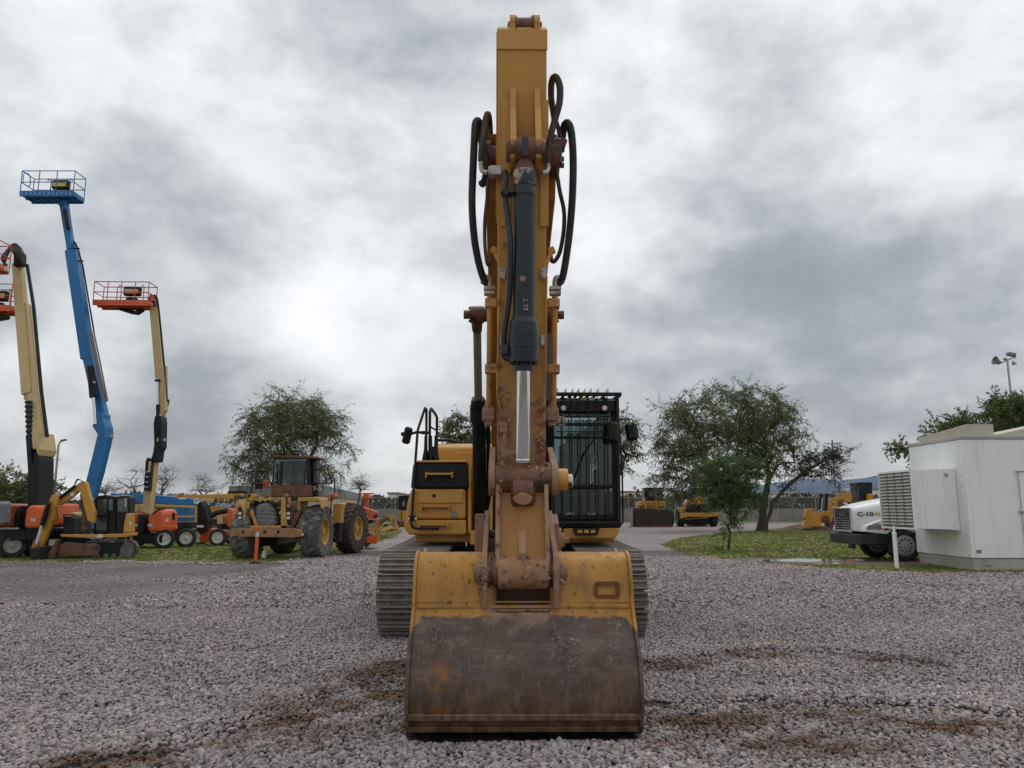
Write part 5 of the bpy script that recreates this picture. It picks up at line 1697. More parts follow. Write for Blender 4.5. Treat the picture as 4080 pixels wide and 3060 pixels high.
tree('mesquite_tree', 'tall drooping mesquite tree behind the wrecked wheel loader', (1165, 2110), (1170, 1880), 47,
     [(1160, 1690, 215, 130), (990, 1800, 95, 100), (1330, 1800, 75, 110), (1150, 1850, 190, 60), (1040, 1640, 90, 70), (925, 1890, 45, 50), (1190, 1610, 120, 60), (1290, 1690, 90, 90), (960, 1920, 60, 45), (1350, 1900, 50, 60), (1060, 1900, 90, 50), (1250, 1900, 80, 50)],
     300, 9, 17, (.145, .021), .85, .24, twig_len=1.05, seed=11)
tree('mesquite_tree', 'wide old mesquite tree with a low leaning limb on the right lawn', (3030, 2116), (3045, 1985), 57,
     [(2900, 1640, 230, 110), (2720, 1760, 130, 130), (3050, 1740, 150, 140), (2650, 1860, 80, 100), (2880, 1790, 200, 100), (2720, 1630, 100, 70), (3130, 1700, 70, 110), (2800, 1900, 130, 70), (3100, 1880, 70, 70), (2700, 1950, 90, 50), (2860, 1970, 90, 40), (3160, 1810, 50, 80), (2640, 1930, 70, 60), (2740, 1985, 80, 35)],
     430, 9, 18, (.165, .030), .65, .27, twig_len=1.15, seed=23, lm='leaf_mesq')
tree('leaning_limb_tree', 'dark half-bare tree leaning away from the old mesquite on the right', (3048, 2118), (3075, 2005), 56,
     [(3250, 1840, 110, 45), (3330, 1800, 60, 50), (3180, 1880, 80, 35), (3290, 1890, 70, 30), (3230, 1760, 30, 40)], 75, 9, 9, (.12, .03), .35, .13, lm='leaf_sparse', twig_len=.8, seed=31,
     extra_limbs=([(3130, 1945, 0), (3195, 1890, 0), (3260, 1850, 0), (3330, 1815, 0)],))
tree('mesquite_tree', 'light green mesquite tree standing behind the excavator cab', (2440, 2100), (2450, 1930), 62,
     [(2450, 1730, 100, 110), (2520, 1680, 50, 80), (2500, 1830, 55, 70), (2380, 1760, 80, 100)], 95, 8, 16, (.19, .04), .6, .24, twig_len=1.0, seed=41)
tree('young_tree', 'young fan-shaped dark green tree on two thin stems in the right lawn', (2903, 2190), (2898, 2095), 31.5,
     [(2905, 1930, 95, 95), (2830, 1880, 45, 50), (3000, 1870, 50, 45), (2900, 1860, 90, 40), (2905, 2020, 60, 60), (2790, 1885, 25, 25), (3030, 1900, 30, 35), (2915, 2075, 45, 40), (2860, 1950, 70, 60), (2965, 1950, 70, 60), (2840, 2000, 40, 50), (2985, 2000, 40, 50), (2905, 2115, 30, 25), (2750, 1890, 20, 20)],
     125, 9, 15, (.10, .018), .2, .05, lm='leaf_young', twig_len=.55, seed=53, tip=.006, up=.25,
     extra_limbs=([(2880, 2130, -.2), (2877, 2190, -.3)],))
tree('pepper_tree', 'leafy dark green tree rising behind the white generator housing', (3960, 2110), (3960, 1900), 38,
     [(3900, 1720, 120, 70), (4030, 1660, 110, 80), (3700, 1770, 70, 55), (3640, 1840, 40, 40), (4150, 1680, 120, 90), (3800, 1720, 80, 50), (3960, 1800, 200, 60), (3620, 1790, 40, 40)], 240, 8, 16, (.16, .042), .35, .24, lm='leaf_dark', twig_len=.8, seed=61,
     extra_limbs=([(3965, 1700, 0), (3990, 1640, 0), (4000, 1600, 0)],))
tree('mesquite_tree', 'small mesquite crown showing between the handrail and the boom cylinder', (1870, 2092), (1865, 1900), 66,
     [(1815, 1710, 70, 62), (1850, 1740, 45, 60), (1780, 1735, 40, 45), (1860, 1820, 85, 60), (1900, 1760, 80, 70), (1930, 1850, 80, 50)], 130, 8, 15, (.19, .042), .4, .2, lm='leaf_mesq', twig_len=.8, seed=71)
tree('mesquite_tree', 'low bushy green tree behind the tallest black-footed cream lift', (60, 2096), (60, 2010), 52,
     [(40, 1930, 130, 55), (190, 1960, 60, 55), (-60, 1950, 90, 70), (110, 1990, 120, 40)], 130, 8, 16, (.17, .044), .3, .2, lm='leaf_mesq', twig_len=.75, seed=81)
for (bx, fx, lobes, nm, sd) in (((560, 2070), (560, 1985), [(560, 1900, 55, 38), (480, 1930, 45, 28), (610, 1920, 40, 35), (520, 1950, 60, 20)], 'bare twisted tree behind the cream lift with the slim black elbow', 91),
                                ((655, 2070), (650, 1985), [(660, 1905, 40, 40), (640, 1950, 40, 18)], 'bare forked tree right of the slim cream boom', 92),
                                ((808, 2070), (808, 1985), [(810, 1920, 28, 35), (790, 1950, 40, 15), (840, 1950, 35, 15)], 'small leafless tree above the cream lift arm lettering', 93),
                                ((1430, 2070), (1430, 1985), [(1432, 1925, 28, 30), (1410, 1945, 25, 20), (1450, 1950, 25, 20)], 'small leafless tree behind the grey-roofed shed', 94),
                                ((420, 2070), (425, 1990), [(430, 1955, 45, 18), (400, 1965, 30, 14)], 'low bare scrub tree beside the blue lift mast', 95)):
    tree('bare_tree', nm, bx, fx, 60, lobes, 34, 9, 0, droop=-.05, trunk_r=.085, bm='bark_grey', twig_len=.75, seed=sd, tip=.009, group='leafless trees along the fence', up=.1)

# scrub along the far fence: one mass nobody could count
g = np.random.default_rng(5)


def scrub(name, x0, x1, Y, hfun, n, label, lm):
    X = g.uniform(x0, x1, n); YY_ = g.uniform(Y, Y + 7, n); H = hfun(X) * g.random(n) ** .6
    P = np.stack([X, YY_, H], -1); D = g.normal(0, 1, (n, 3)); D[:, 2] = np.abs(D[:, 2]) + .3; D /= np.linalg.norm(D, axis=1)[:, None]
    S = np.cross(D, g.normal(0, 1, (n, 3))); S /= np.linalg.norm(S, axis=1)[:, None]
    ln = g.uniform(.25, .6, n)[:, None]; wd = g.uniform(.06, .15, n)[:, None]
    v = np.stack([P, P + D * ln * .5 + S * wd, P + D * ln, P + D * ln * .5 - S * wd], 1).reshape(-1, 3)
    o = fastmesh(name, v, np.arange(len(v)).reshape(-1, 4), lm); face_attr(o, 'shade', np.clip(g.normal(.45, .25, n), 0, 1))
    tag(o, label, 'scrub'); o['kind'] = 'stuff'


hf = lambda X: 2.9 + .8 * gnoise(X, X * 0, .16, 2.) + .5 * gnoise(X, X * 0, .7, 5.)
M['leaf_scrub'] = leaf_mat('scrub_leaf', (.035, .032, .018), (.06, .055, .028), (.09, .085, .045), .2)
scrub('far_scrub', -75, 75, 102, hf, 46000, 'dark tangled scrub growing along behind the chain-link fence', 'leaf_scrub')

# ================================================================== FENCE, WALL, SHEDS, POLES
M['block'] = mat('concrete_block', (.24, .225, .20), .9, layers=[dict(c=(.14, .13, .115), s=.6, lo=.5, hi=.7, k=.6)], var=.15, vscale=.4, bump=(6, .3, .02))
M['galv'] = mat('galvanised_steel', (.36, .37, .37), .5, .3, var=.1)
M['cream'] = mat('cream_wall', (.50, .46, .38), .8, layers=[dict(c=(.33, .30, .24), s=.9, lo=.5, hi=.8, k=.5)], var=.06)
M['greyroof'] = mat('grey_sheet', (.20, .20, .21), .6, var=.08)
M['farwhite'] = mat('far_white_wall', (.66, .66, .64), .8, var=.06)
M['farwin'] = mat('far_window', (.05, .06, .07), .3)
M['tileroof'] = mat('far_red_roof', (.30, .11, .07), .8)


def mesh_mat():
    """chain-link: diamond wires, clear between"""
    m = bpy.data.materials.new('chain_link'); m.use_nodes = True
    t = m.node_tree; n = t.nodes; l = t.links; b = n['Principled BSDF']
    b.inputs['Base Color'].default_value = (.16, .16, .155, 1); b.inputs['Roughness'].default_value = .6
    tc = n.new('ShaderNodeTexCoord'); sp = n.new('ShaderNodeSeparateXYZ'); l.new(tc.outputs['Object'], sp.inputs[0])
    outs = []
    for sg in (1, -1):
        a = n.new('ShaderNodeMath'); a.operation = 'MULTIPLY_ADD'; l.new(sp.outputs[2], a.inputs[0]); a.inputs[1].default_value = sg; l.new(sp.outputs[0], a.inputs[2])
        f = n.new('ShaderNodeMath'); f.operation = 'MULTIPLY'; l.new(a.outputs[0], f.inputs[0]); f.inputs[1].default_value = 14
        f2 = n.new('ShaderNodeMath'); f2.operation = 'FRACT'; l.new(f.outputs[0], f2.inputs[0])
        c = n.new('ShaderNodeMath'); c.operation = 'LESS_THAN'; l.new(f2.outputs[0], c.inputs[0]); c.inputs[1].default_value = .14; outs.append(c.outputs[0])
    mx = n.new('ShaderNodeMath'); mx.operation = 'MAXIMUM'; l.new(outs[0], mx.inputs[0]); l.new(outs[1], mx.inputs[1])
    l.new(mx.outputs[0], b.inputs['Alpha'])
    return m


M['mesh'] = mesh_mat()
YF = 100.0
bw = thing('block_wall', 'long low grey concrete block wall along the back of the yard', 'wall', (0, YF, 0))
first = None
for k in range(24):
    x0 = -72 + k * 6.0
    if first is None:
        mb = MB()
        for r_ in range(8):       # courses stand a little proud of the joints
            mb.bb((0.22, -.08, r_ * .2), (5.98, .08, r_ * .2 + .185))
        mb.bb((0.22, -.07, 0), (5.98, .07, 1.58)); first = mb.build('wall_panel', 'block', bw, loc=(x0, 0, 0))
        mb = MB(); mb.bb((0, -.12, 0), (.21, .12, 1.66)); pil = mb.build('pillar', 'block', bw, loc=(x0, 0, 0))
    else:
        inst(first, bw, (x0, 0, 0)); inst(pil, bw, (x0, 0, 0))
cf = thing('chain_link_fence', 'chain-link fence on thin posts standing on the back wall', 'fence', (0, YF, 1.6))
po = None
for k in range(49):
    x0 = -72 + k * 3.0
    if po is None:
        mb = MB(); mb.cyl((0, 0, -.05), (0, 0, 1.48), .035, n=8); po = mb.build('post', 'galv', cf, loc=(x0, 0, 0))
    else:
        inst(po, cf, (x0, 0, 0))
mb = MB(); mb.tube([(-72, 0, 1.45), (72, 0, 1.45)], .025, 6); mb.build('top_rail', 'galv', cf)
mb = MB(); mb.add([(-72, .03, 0), (72, .03, 0), (72, .03, 1.44), (-72, .03, 1.44)], [(0, 1, 2, 3)]); mb.build('mesh_panel', 'mesh', cf)

# shed behind the loader
a = W(1280, 2060, 55); b = W(1437, 2050, 88)
sh = thing('shed', 'long cream shed with a grey roof band behind the wrecked loader', 'building', (a.x, a.y, 0))
dx, dy = b.x - a.x, b.y - a.y
mb = MB(); mb.prism([(0, 0, 0), (dx, dy, 0), (dx, dy, 2.55), (0, 0, 2.55)], (-7, 1.5, 0)); w0 = mb.build('wall', 'cream', sh)
mb = MB(); mb.prism([(.12, -.1, 2.55), (dx + .12, dy - .1, 2.55), (dx + .12, dy - .1, 3.25), (.12, -.1, 3.25)], (-7.3, 1.6, 0)); mb.build('roof', 'greyroof', sh)


def far_house(name, label, px0, px1, py0, py1, Y, depth, m_, nwin, roof=None):
    a = W(px0, py1, Y); b = W(px1, py0, Y)
    t = thing(name, label, 'building', (a.x, Y, 0))
    w = b.x - a.x; h = b.z
    mb = MB(); mb.bb((0, 0, -.05), (w, depth, h)); mb.build('wall', m_, t)
    mb = MB(); mb.bb((-.2, -.25, h), (w + .2, depth, h + .35)); mb.build('roof', roof or 'greyroof', t)
    for k in range(nwin):
        x = w * (k + .5) / nwin
        mb = MB(); mb.bb((x - w * .22 / nwin, -.06, h * .55), (x + w * .22 / nwin, .02, h * .82)); mb.build('window', 'farwin', t)


far_house('far_building', 'white flat-roofed building beyond the fence left of the excavator', 1545, 1588, 1968, 2010, 170, 10, 'farwhite', 3)
far_house('far_building', 'small white upper block beyond the fence beside the storage box', 1588, 1640, 1974, 2010, 180, 10, 'farwhite', 4)
far_house('far_building', 'white far building with a reddish roof right of the cab', 2478, 2560, 1962, 2010, 190, 10, 'farwhite', 5, 'tileroof')
far_house('far_building', 'long low white shed in front of the blue hills', 2990, 3260, 1968, 2010, 240, 14, 'farwhite', 9)
far_house('far_building', 'narrow white block behind the leaning limb tree', 3110, 3180, 1958, 2010, 260, 14, 'farwhite', 3)
far_house('far_building', 'white gable end seen beyond the yellow backhoe cab', 3480, 3530, 1952, 2010, 210, 12, 'farwhite', 2)
far_house('far_building', 'pale far building peeking beyond the loader exhaust stack', 2560, 2640, 1968, 2010, 230, 12, 'farwhite', 4)

# flood-light mast (right), street lamp (left), power poles
M['lampgrey'] = mat('lamp_housing', (.20, .20, .21), .5)
t = thing('floodlight_mast', 'tall slim grey floodlight mast behind the white generator housing', 'lamp', (W(4062, 1900, 60).x, 60, 0))
O = Vector(t.location)
tp = W(4038, 1437, 60) - O
mb = MB(); mb.tube([(0, 0, 0), (0, 0, tp.z)], [.14, .07], 10); mb.build('mast', 'galv', t)
mb = MB(); a = W(4000, 1452, 60) - O; b = W(4072, 1420, 60) - O; a.x += -tp.x; b.x += -tp.x; mb.tube([a, b], .05, 8); mb.build('cross_arm', 'galv', t)
for (px, py, k) in ((4000, 1450, 0), (4053, 1412, 1), (4029, 1431, 2), (4050, 1441, 0)):
    c = W(px, py, 60) - O; c.x += -tp.x
    mb = MB()
    if k == 0:
        s_ = 1 if px < 4020 else .55
        mb.lathe(c + V(.3 * s_, 0, .1 * s_), (-1, 0, .35) if px < 4020 else (.4, -.2, -1), [(0, .08 * s_), (.15 * s_, .12 * s_), (.55 * s_, .36 * s_), (.58 * s_, .36 * s_), (.52 * s_, .30 * s_), (.2 * s_, .10 * s_)], 18)
    elif k == 1:
        mb.box(c, (.62, .45, .26), Matrix.Rotation(R(10), 3, 'Y'), .05); mb.box(c + V(.28, 0, -.2), (.06, .06, .25))
    else:
        mb.box(c, (.26, .2, .16), None, .03)
    mb.build('floodlight', 'lampgrey', t)
t = thing('street_lamp', 'grey street lamp post between the cream lift and the blue lift', 'lamp', (W(212, 2000, 60).x, 60, 0))
tp = W(221, 1762, 60) - Vector(t.location)
mb = MB(); mb.tube([(0, 0, 0), (0, 0, tp.z - .2), (.08, 0, tp.z), (.35, 0, tp.z + .12)], [.11, .08, .06, .05], 10); mb.build('mast', 'galv', t)
mb = MB(); mb.box((.36, 0, tp.z + .16), (.48, .26, .14), Matrix.Rotation(R(-12), 3, 'Y'), .05); mb.build('lamp_head', 'lampgrey', t)
mb = MB(); mb.box((.0, 0, tp.z - 1.35), (.5, .05, .05)); mb.build('bracket', 'galv', t)
M['wood'] = mat('pole_wood', (.22, .21, .20), .85)
for (px, py0, Y, lab) in ((3332, 1752, 92, 'wooden power pole with double cross-arms behind the half-bare tree'), (1585, 1960, 170, 'far thin pole above the white building beside the storage box')):
    t = thing('power_pole', lab, 'pole', (W(px, 2000, Y).x, Y, 0)); h = W(px, py0, Y).z
    mb = MB(); mb.tube([(0, 0, 0), (0, 0, h)], [.13, .09], 8); mb.build('mast', 'wood', t)
    for k, zz in enumerate((h - .5, h - 1.6)):
        mb = MB(); mb.box((0, -.12, zz), (1.9, .10, .10)); ca = mb.build('cross_arm', 'wood', t)
        for x in (-1, -.5, .5, 1):
            mb = MB(); mb.cyl((x, -.12, zz + .07), (x, -.12, zz + .27), .05, n=8); mb.build('insulator', 'farwhite', ca)

# ================================================================== WHITE GENERATOR HOUSING
M['wpaint'] = mat('white_enclosure_paint', (.82, .83, .825), .5, layers=[dict(c=(.50, .48, .43), s=1.6, lo=.52, hi=.85, k=.5, st=(3, 3, .35)), dict(c=(.42, .33, .24), s=9, lo=.60, hi=.75, k=.4, st=(4, 4, .25)), dict(c=(.35, .32, .27), s=6, lo=.62, hi=.8, k=.4, z=(.2, 1.2), off=.12)], var=.03, bump=(3, .03))
M['wgrey'] = mat('plinth_paint', (.42, .40, .36), .75, layers=[dict(c=(.25, .22, .18), s=3, lo=.5, hi=.75, k=.6)], var=.06)
M['slat'] = mat('louvre_slat', (.50, .485, .45), .6, layers=[dict(c=(.28, .25, .21), s=8, lo=.5, hi=.7, k=.5)], var=.06)
M['louvre_dark'] = mat('louvre_frame', (.19, .175, .155), .7, var=.1)
GX, GY = 12.32, 21.05
gh = thing('generator_housing', 'white steel generator housing with a louvred intake hood', 'generator', (GX, GY, 0))
mb = MB(); mb.bb((.04, .04, 0), (5.0, 2.82, .32), .01); mb.build('plinth', 'wgrey', gh)
mb = MB(); mb.bb((0, 0, .33), (5.06, 2.86, 3.52), .015); body = mb.build('body', 'wpaint', gh)
mb = MB(); mb.bb((-.015, -.018, .34), (.045, .05, 3.5), .006); mb.build('corner_trim', 'wpaint', gh)
mb = MB(); mb.bb((-.03, -.03, 3.525), (5.1, 2.9, 3.62), .01); rf = mb.build('roof_rim', 'wgrey', gh)
for x in (.65, 1.05):
    mb = MB(); mb.cyl((x, -.03, 3.57), (x, -.05, 3.57), .02, n=8); mb.build('bolt', 'galv', rf)
mb = MB(); mb.prism([(.25, .15, 3.625), (.25, 2.7, 3.625), (.25, 2.7, 3.80), (.25, .15, 3.95)], (.75, 0, 0)); mb.build('roof_box', 'cream', gh)
mb = MB(); mb.prism([(1.06, .1, 3.625), (5.0, .1, 3.625), (5.0, .1, 4.45), (1.06, .1, 3.66)], (0, 2.6, 0)); mb.build('roof_panel', 'cream', gh)
mb = MB(); mb.bb((-.008, 1.42, .35), (.004, 1.435, 3.5)); mb.build('panel_seam', 'wpaint', gh)
# hood
hx0 = -1.24; hy0, hy1 = .42, 2.32; hz0, hz1 = 1.07, 2.71
mb = MB(); mb.prism([(hx0 + .04, hy0, hz0 + .03), (-.30, hy0, hz0), (-.01, hy0, hz0 - .03), (-.01, hy0, hz1 + .03), (hx0 + .04, hy0, hz1)], (0, hy1 - hy0, 0)); hd = mb.build('intake_hood', 'wpaint', gh, bevel=.008)
mb = MB(); mb.bb((-.36, hy0 - .012, hz0 + .02), (-.33, hy0 + .0, hz1 - .02)); mb.bb((-.95, hy0 - .012, hz0 + .05), (-.92, hy0, hz1 - .05)); mb.build('hood_seam', 'wpaint', hd)
for k in range(9):
    mb = MB(); z_ = hz0 + .12 + k * .18; mb.cyl((-.94, hy0 - .012, z_), (-.94, hy0 - .02, z_), .012, n=6); mb.build('rivet', 'galv', hd)
mb = MB(); mb.box((-.28, hy0 - .03, hz1 - .14), (.09, .06, .11), None, .03); mb.build('lifting_eye', 'galv', hd)
mb = MB()
for (a, b) in (((hy0 - .01, hz0), (hy1 + .01, hz0 + .05)), ((hy0 - .01, hz1 - .05), (hy1 + .01, hz1))):
    mb.bb((hx0 - .03, a[0], a[1]), (hx0 + .04, b[0], b[1]))
for y_ in (hy0 - .01, hy1 - .03):
    mb.bb((hx0 - .03, y_, hz0 + .05), (hx0 + .04, y_ + .04, hz1 - .05))
lf = mb.build('louvre', 'wpaint', hd)
mb = MB(); mb.bb((hx0 + .02, hy0, hz0 + .04), (hx0 + .045, hy1, hz1 - .04)); mb.build('backing', 'louvre_dark', lf)
ncol = 4; cw = (hy1 - hy0 - .08) / ncol
for c_ in range(1, ncol):
    mb = MB(); y_ = hy0 + .04 + c_ * cw; mb.bb((hx0 - .022, y_ - (.03 if c_ == 2 else .018), hz0 + .05), (hx0 + .03, y_ + (.03 if c_ == 2 else .018), hz1 - .05)); mb.build('mullion', 'louvre_dark', lf)
mb = MB(); mb.prism([(0, 0, 0), (-.055, 0, -.055), (-.06, 0, -.05), (-.002, 0, .012)], (0, cw - .07, 0)); sl0 = None
for c_ in range(ncol):
    for r_ in range(16):
        loc = (hx0 + .02, hy0 + .075 + c_ * cw, hz0 + .12 + r_ * (hz1 - hz0 - .17) / 16 + .05)
        if sl0 is None:
            sl0 = mb.build('slat', 'slat', lf, loc=loc)
        else:
            inst(sl0, lf, loc)
for k in range(10):
    mb = MB(); z_ = .9 + k * .27; mb.cyl((-.0, .16, z_), (-.012, .16, z_), .012, n=6); mb.build('rivet', 'galv', body)
for k in range(9):
    mb = MB(); z_ = .6 + k * .34; mb.cyl((.66, .0, z_), (.66, -.010, z_), .010, n=6); mb.build('rivet', 'galv', body)
# door on the long side
dx0 = W(4050, 1900, GY).x - GX
mb = MB(); mb.bb((dx0, -.03, .42), (dx0 + 1.2, -.002, 2.62), .008); dr = mb.build('door', 'wpaint', gh)
mb = MB(); mb.tube([(dx0 - .04, -.05, 2.64), (dx0 + .2, -.05, 2.64)], .02, 8); mb.tube([(dx0 + .02, -.045, .44), (dx0 + .02, -.045, 2.62)], .011, 6); mb.build('door_rod', 'galv', dr)
mb = MB(); mb.tube([(dx0 - .02, -.06, 1.56), (dx0 + .02, -.09, 1.56), (dx0 + .5, -.09, 1.57)], .024, 8); mb.box((dx0 + .0, -.05, 1.56), (.09, .05, .08), None, .012); mb.build('latch', 'galv', dr)
mb = MB(); mb.box((dx0 + .05, -.05, .44), (.06, .05, .10)); mb.build('door_stop', 'louvre_dark', dr)
vx = W(3903, 2228, GY).x - GX
mb = MB(); mb.bb((vx - .06, -.02, .47), (vx + .06, .0, .55)); mb.build('drain_cover', 'louvre_dark', gh)
mb = MB(); mb.bb((vx + .18, .02, .12), (vx + .3, .04, .15)); mb.build('plinth_slot', 'louvre_dark', gh)
# post under the hood
p = G(3574, 2264)
t = thing('bollard', 'white painted steel post standing under the louvred hood', 'bollard', (p.x, p.y, 0))
mb = MB(); mb.lathe((0, 0, 0), (0, 0, 1), [(0, .062), (.02, .058), (.93, .058), (.93, .066), (.96, .066), (.98, .05)], 18); mb.build('tube', 'wpaint', t)
mb = MB(); mb.lathe((0, 0, .98), (0, 0, 1), [(0, .036), (.16, .034), (.18, .03)], 14); mb.build('neck', 'wpaint', t)

# ================================================================== WHITE TIPPER TRUCK
M['twhite'] = mat('truck_white', (.74, .75, .73), .3, layers=[dict(c=(.40, .37, .31), s=3, lo=.55, hi=.85, k=.45)], coat=.3, var=.03)
M['tdark'] = mat('truck_black', (.018, .019, .022), .5, layers=[dict(c=(.10, .09, .075), s=4, lo=.5, hi=.8, k=.4)], var=.2)
M['tyre'] = mat('tyre_rubber', (.020, .020, .021), .85, layers=[dict(c=(.09, .08, .07), s=5, lo=.48, hi=.75, k=.5)], bump=(40, .2), var=.2)
M['rim'] = mat('steel_rim', (.42, .42, .41), .4, .35, layers=[dict(c=(.22, .18, .14), s=6, lo=.5, hi=.75, k=.6)])
M['blackink'] = mat('black_lettering', (.02, .02, .022), .5)
M['yelink'] = mat('yellow_lettering', (.60, .36, .03), .5)
M['amber'] = mat('amber_lens', (.55, .14, .03), .25)


def wheel(parent, c, axis, r, w, rim_r, m_t='tyre', m_r='rim', lugs=0, dish=.3, holes=0, name='wheel'):
    """tyre with shoulder profile (and tread lugs), rim disc with hub"""
    a = Vector(axis).normalized(); c = Vector(c)
    mb = MB(); mb.lathe(c - a * w / 2, a, [(w * .12, rim_r), (0, rim_r * 1.12), (0, r * .86), (w * .06, r * .95), (w * .16, r), (w * .84, r), (w * .94, r * .95), (w, r * .86), (w, rim_r * 1.12), (w * .88, rim_r)], 36, False)
    u, v_ = mb.frame(a)
    if lugs:
        for k in range(lugs):
            for sg in (-1, 1):
                t = 2 * math.pi * (k + (.5 if sg > 0 else 0)) / lugs
                rd = u * math.cos(t) + v_ * math.sin(t); tg = a.cross(rd)
                p0 = c + a * (sg * w * .50) + rd * (r * .93); p1 = c + a * (sg * w * .03) + rd * (r * 1.005) + tg * (r * .16)
                mb.beam(p0, p1, 2 * math.pi * r / lugs * .5, r * .07, rd)
    ty = mb.build(name, m_t, parent)
    mb = MB()
    for sg in (-1, 1):
        mb.lathe(c + a * (sg * w * .42), a * sg, [(0, rim_r * 1.06), (w * .03, rim_r * 1.06), (w * .03, rim_r * .94), (-w * dish, rim_r * .86), (-w * dish, rim_r * .30), (-w * dish + w * .16, rim_r * .26), (-w * dish + w * .18, 0)], 30, False)
    rm = mb.build('rim', m_r, ty)
    if holes:
        for sg in (-1, 1):
            for k in range(holes):
                t = 2 * math.pi * k / holes; rd = u * math.cos(t) + v_ * math.sin(t)
                q = c + a * (sg * (w * .42 - w * dish + .004)) + rd * rim_r * .66
                mb = MB(); mb.cyl(q, q + a * sg * .006, rim_r * .10, n=10); mb.build('rim_hole', 'dark', rm)
    return ty


TX, TY = 10.92, 24.5
tk = thing('dump_truck', 'white conventional truck with chrome grille parked nose-out behind the generator housing', 'truck', (TX, TY, 0))
# hood: sections along x (0 = nose), each (y, z) arch
secs = []
for x, zt, zb, y0, y1, rr in ((.0, 1.60, .95, .56, 1.84, .14), (.05, 1.66, .93, .50, 1.90, .18), (.16, 1.71, .92, .44, 1.96, .24), (.5, 1.80, .92, .36, 2.04, .28), (1.2, 1.93, .92, .28, 2.12, .28), (2.1, 2.06, .92, .24, 2.16, .24), (2.5, 2.10, .92, .22, 2.18, .24)):
    row = [V(x, y0, zb), V(x, y0, (zb + zt) / 2)]
    for k in range(6):
        t = math.pi / 2 * k / 5; row.append(V(x, y0 + rr - rr * math.cos(t), zt - rr + rr * math.sin(t)))
    row.append(V(x, (y0 + y1) / 2, zt + .04))
    for k in range(6):
        t = math.pi / 2 * (1 - k / 5); row.append(V(x, y1 - rr + rr * math.cos(t), zt - rr + rr * math.sin(t)))
    row += [V(x, y1, (zb + zt) / 2), V(x, y1, zb)]
    secs.append(row)
mb = MB(); mb.sheet(secs); mb.add(secs[0], [tuple(range(len(secs[0])))]); hoodt = mb.build('hood', 'twhite', tk)
mb = MB(); mb.bb((-.03, .60, .94), (.0, 1.80, 1.60), .01); gr = mb.build('grille', 'tdark', tk)
mb = MB()
for (a, b) in (((.55, .9), (.61, 1.64)), ((1.79, .9), (1.85, 1.64)), ((.55, .87), (1.85, .95)), ((.55, 1.60), (1.85, 1.67))):
    mb.bb((-.06, a[0], a[1]), (-.005, b[0], b[1]), .012)
mb.build('grille_surround', 'chrome', gr)
for k in range(5):
    z_ = 1.0 + k * .078; mb = MB(); mb.bb((-.05, .62, z_), (-.03, 1.78, z_ + .028), .008); mb.build('grille_bar', 'chrome', gr)
mb = MB(); mb.bb((-.05, .62, 1.53), (-.03, 1.78, 1.56), .008); mb.build('grille_bar', 'chrome', gr)
text('wordmark', 'MACK', .15, 'chrome', gr, (-.052, 1.2, 1.455), (0, -1, 0), (0, 0, 1), bold=.012, squash=1.5)
mb = MB(); mb.lathe((.12, 1.2, 1.70), (0, 0, 1), [(0, .03), (.05, .03), (.07, .045), (.13, .02)], 10); mb.box((.06, 1.2, 1.82), (.12, .03, .05), None, .012); mb.build('hood_ornament', 'chrome', hoodt)
# near fender with wheel arch, headlight
for s_, y0, y1 in ((1, -.02, .36), (-1, 2.04, 2.42)):
    arch = [(.62, .86)] + [(1.40 + .66 * math.cos(t), .52 + .66 * math.sin(t)) for t in [R(q) for q in range(150, 20, -13)]] + [(2.35, .86), (2.45, 1.25), (2.0, 1.40), (1.45, 1.42), (.9, 1.36), (.50, 1.24), (.16, 1.10), (.10, .92)]
    mb = MB(); mb.prism([(x, y0, z) for x, z in arch], (0, y1 - y0, 0)); fd = mb.build('fender', 'twhite', tk, bevel=.03)
    mb = MB(); yy_ = y0 if s_ > 0 else y1
    mb.prism([(.16, yy_, 1.0), (.22, yy_, 1.12), (.52, yy_, 1.19), (.68, yy_, 1.12), (.70, yy_, .99)], (0, -.012 * s_, 0)); hlp = mb.build('headlight', 'headlamp', tk, bevel=.01)
    mb = MB(); mb.prism([(.60, yy_ - .013 * s_, 1.0), (.58, yy_ - .013 * s_, 1.10), (.67, yy_ - .013 * s_, 1.09), (.69, yy_ - .013 * s_, 1.0)], (0, -.006 * s_, 0)); mb.build('indicator', 'amber', hlp)
    mb = MB(); mb.prism([(.72, yy_, .94), (.78, yy_, 1.2), (1.1, yy_, 1.36), (1.6, yy_, 1.36), (1.6, yy_, 1.26), (1.2, yy_, 1.22), (.9, yy_, 1.0)], (0, -.006 * s_, 0)); mb.build('arch_flare', 'tdark', fd)
text('door_number', 'C-10', .19, 'blackink', hoodt, (.34, .366, 1.46), (1, -.235, 0), (0, 0, 1), bold=.006, squash=1.25)
for k in range(4):
    mb = MB(); x = .60 + k * .06; yq = .334 - .010 * k; mb.prism([(x, yq, 1.41), (x + .04, yq, 1.41), (x + .075, yq, 1.52), (x + .035, yq, 1.52)], (0, -.004, 0)); mb.build('stripe', 'yelink', hoodt)
mb = MB(); mb.prism([(-.02, .02, .52), (-.08, .3, .50), (-.08, 2.1, .50), (-.02, 2.38, .52), (.5, 2.42, .52), (.5, -.02, .52)], (0, 0, .33)); bp_ = mb.build('bumper', 'tdark', tk, bevel=.03)
mb = MB(); mb.bb((-.07, .55, .38), (.05, .85, .50), .01); mb.build('tow_hook', 'tdark', bp_)
mb = MB(); mb.bb((.3, .75, .50), (7.2, 1.65, .86)); mb.bb((.5, .2, .55), (1.0, 2.2, .9)); mb.build('chassis', 'tdark', tk)
wheel(tk, (1.40, .24, .50), (0, 1, 0), .50, .30, .30, dish=-.12, holes=10)
wheel(tk, (1.40, 2.16, .50), (0, 1, 0), .50, .30, .30, dish=-.12, holes=10)
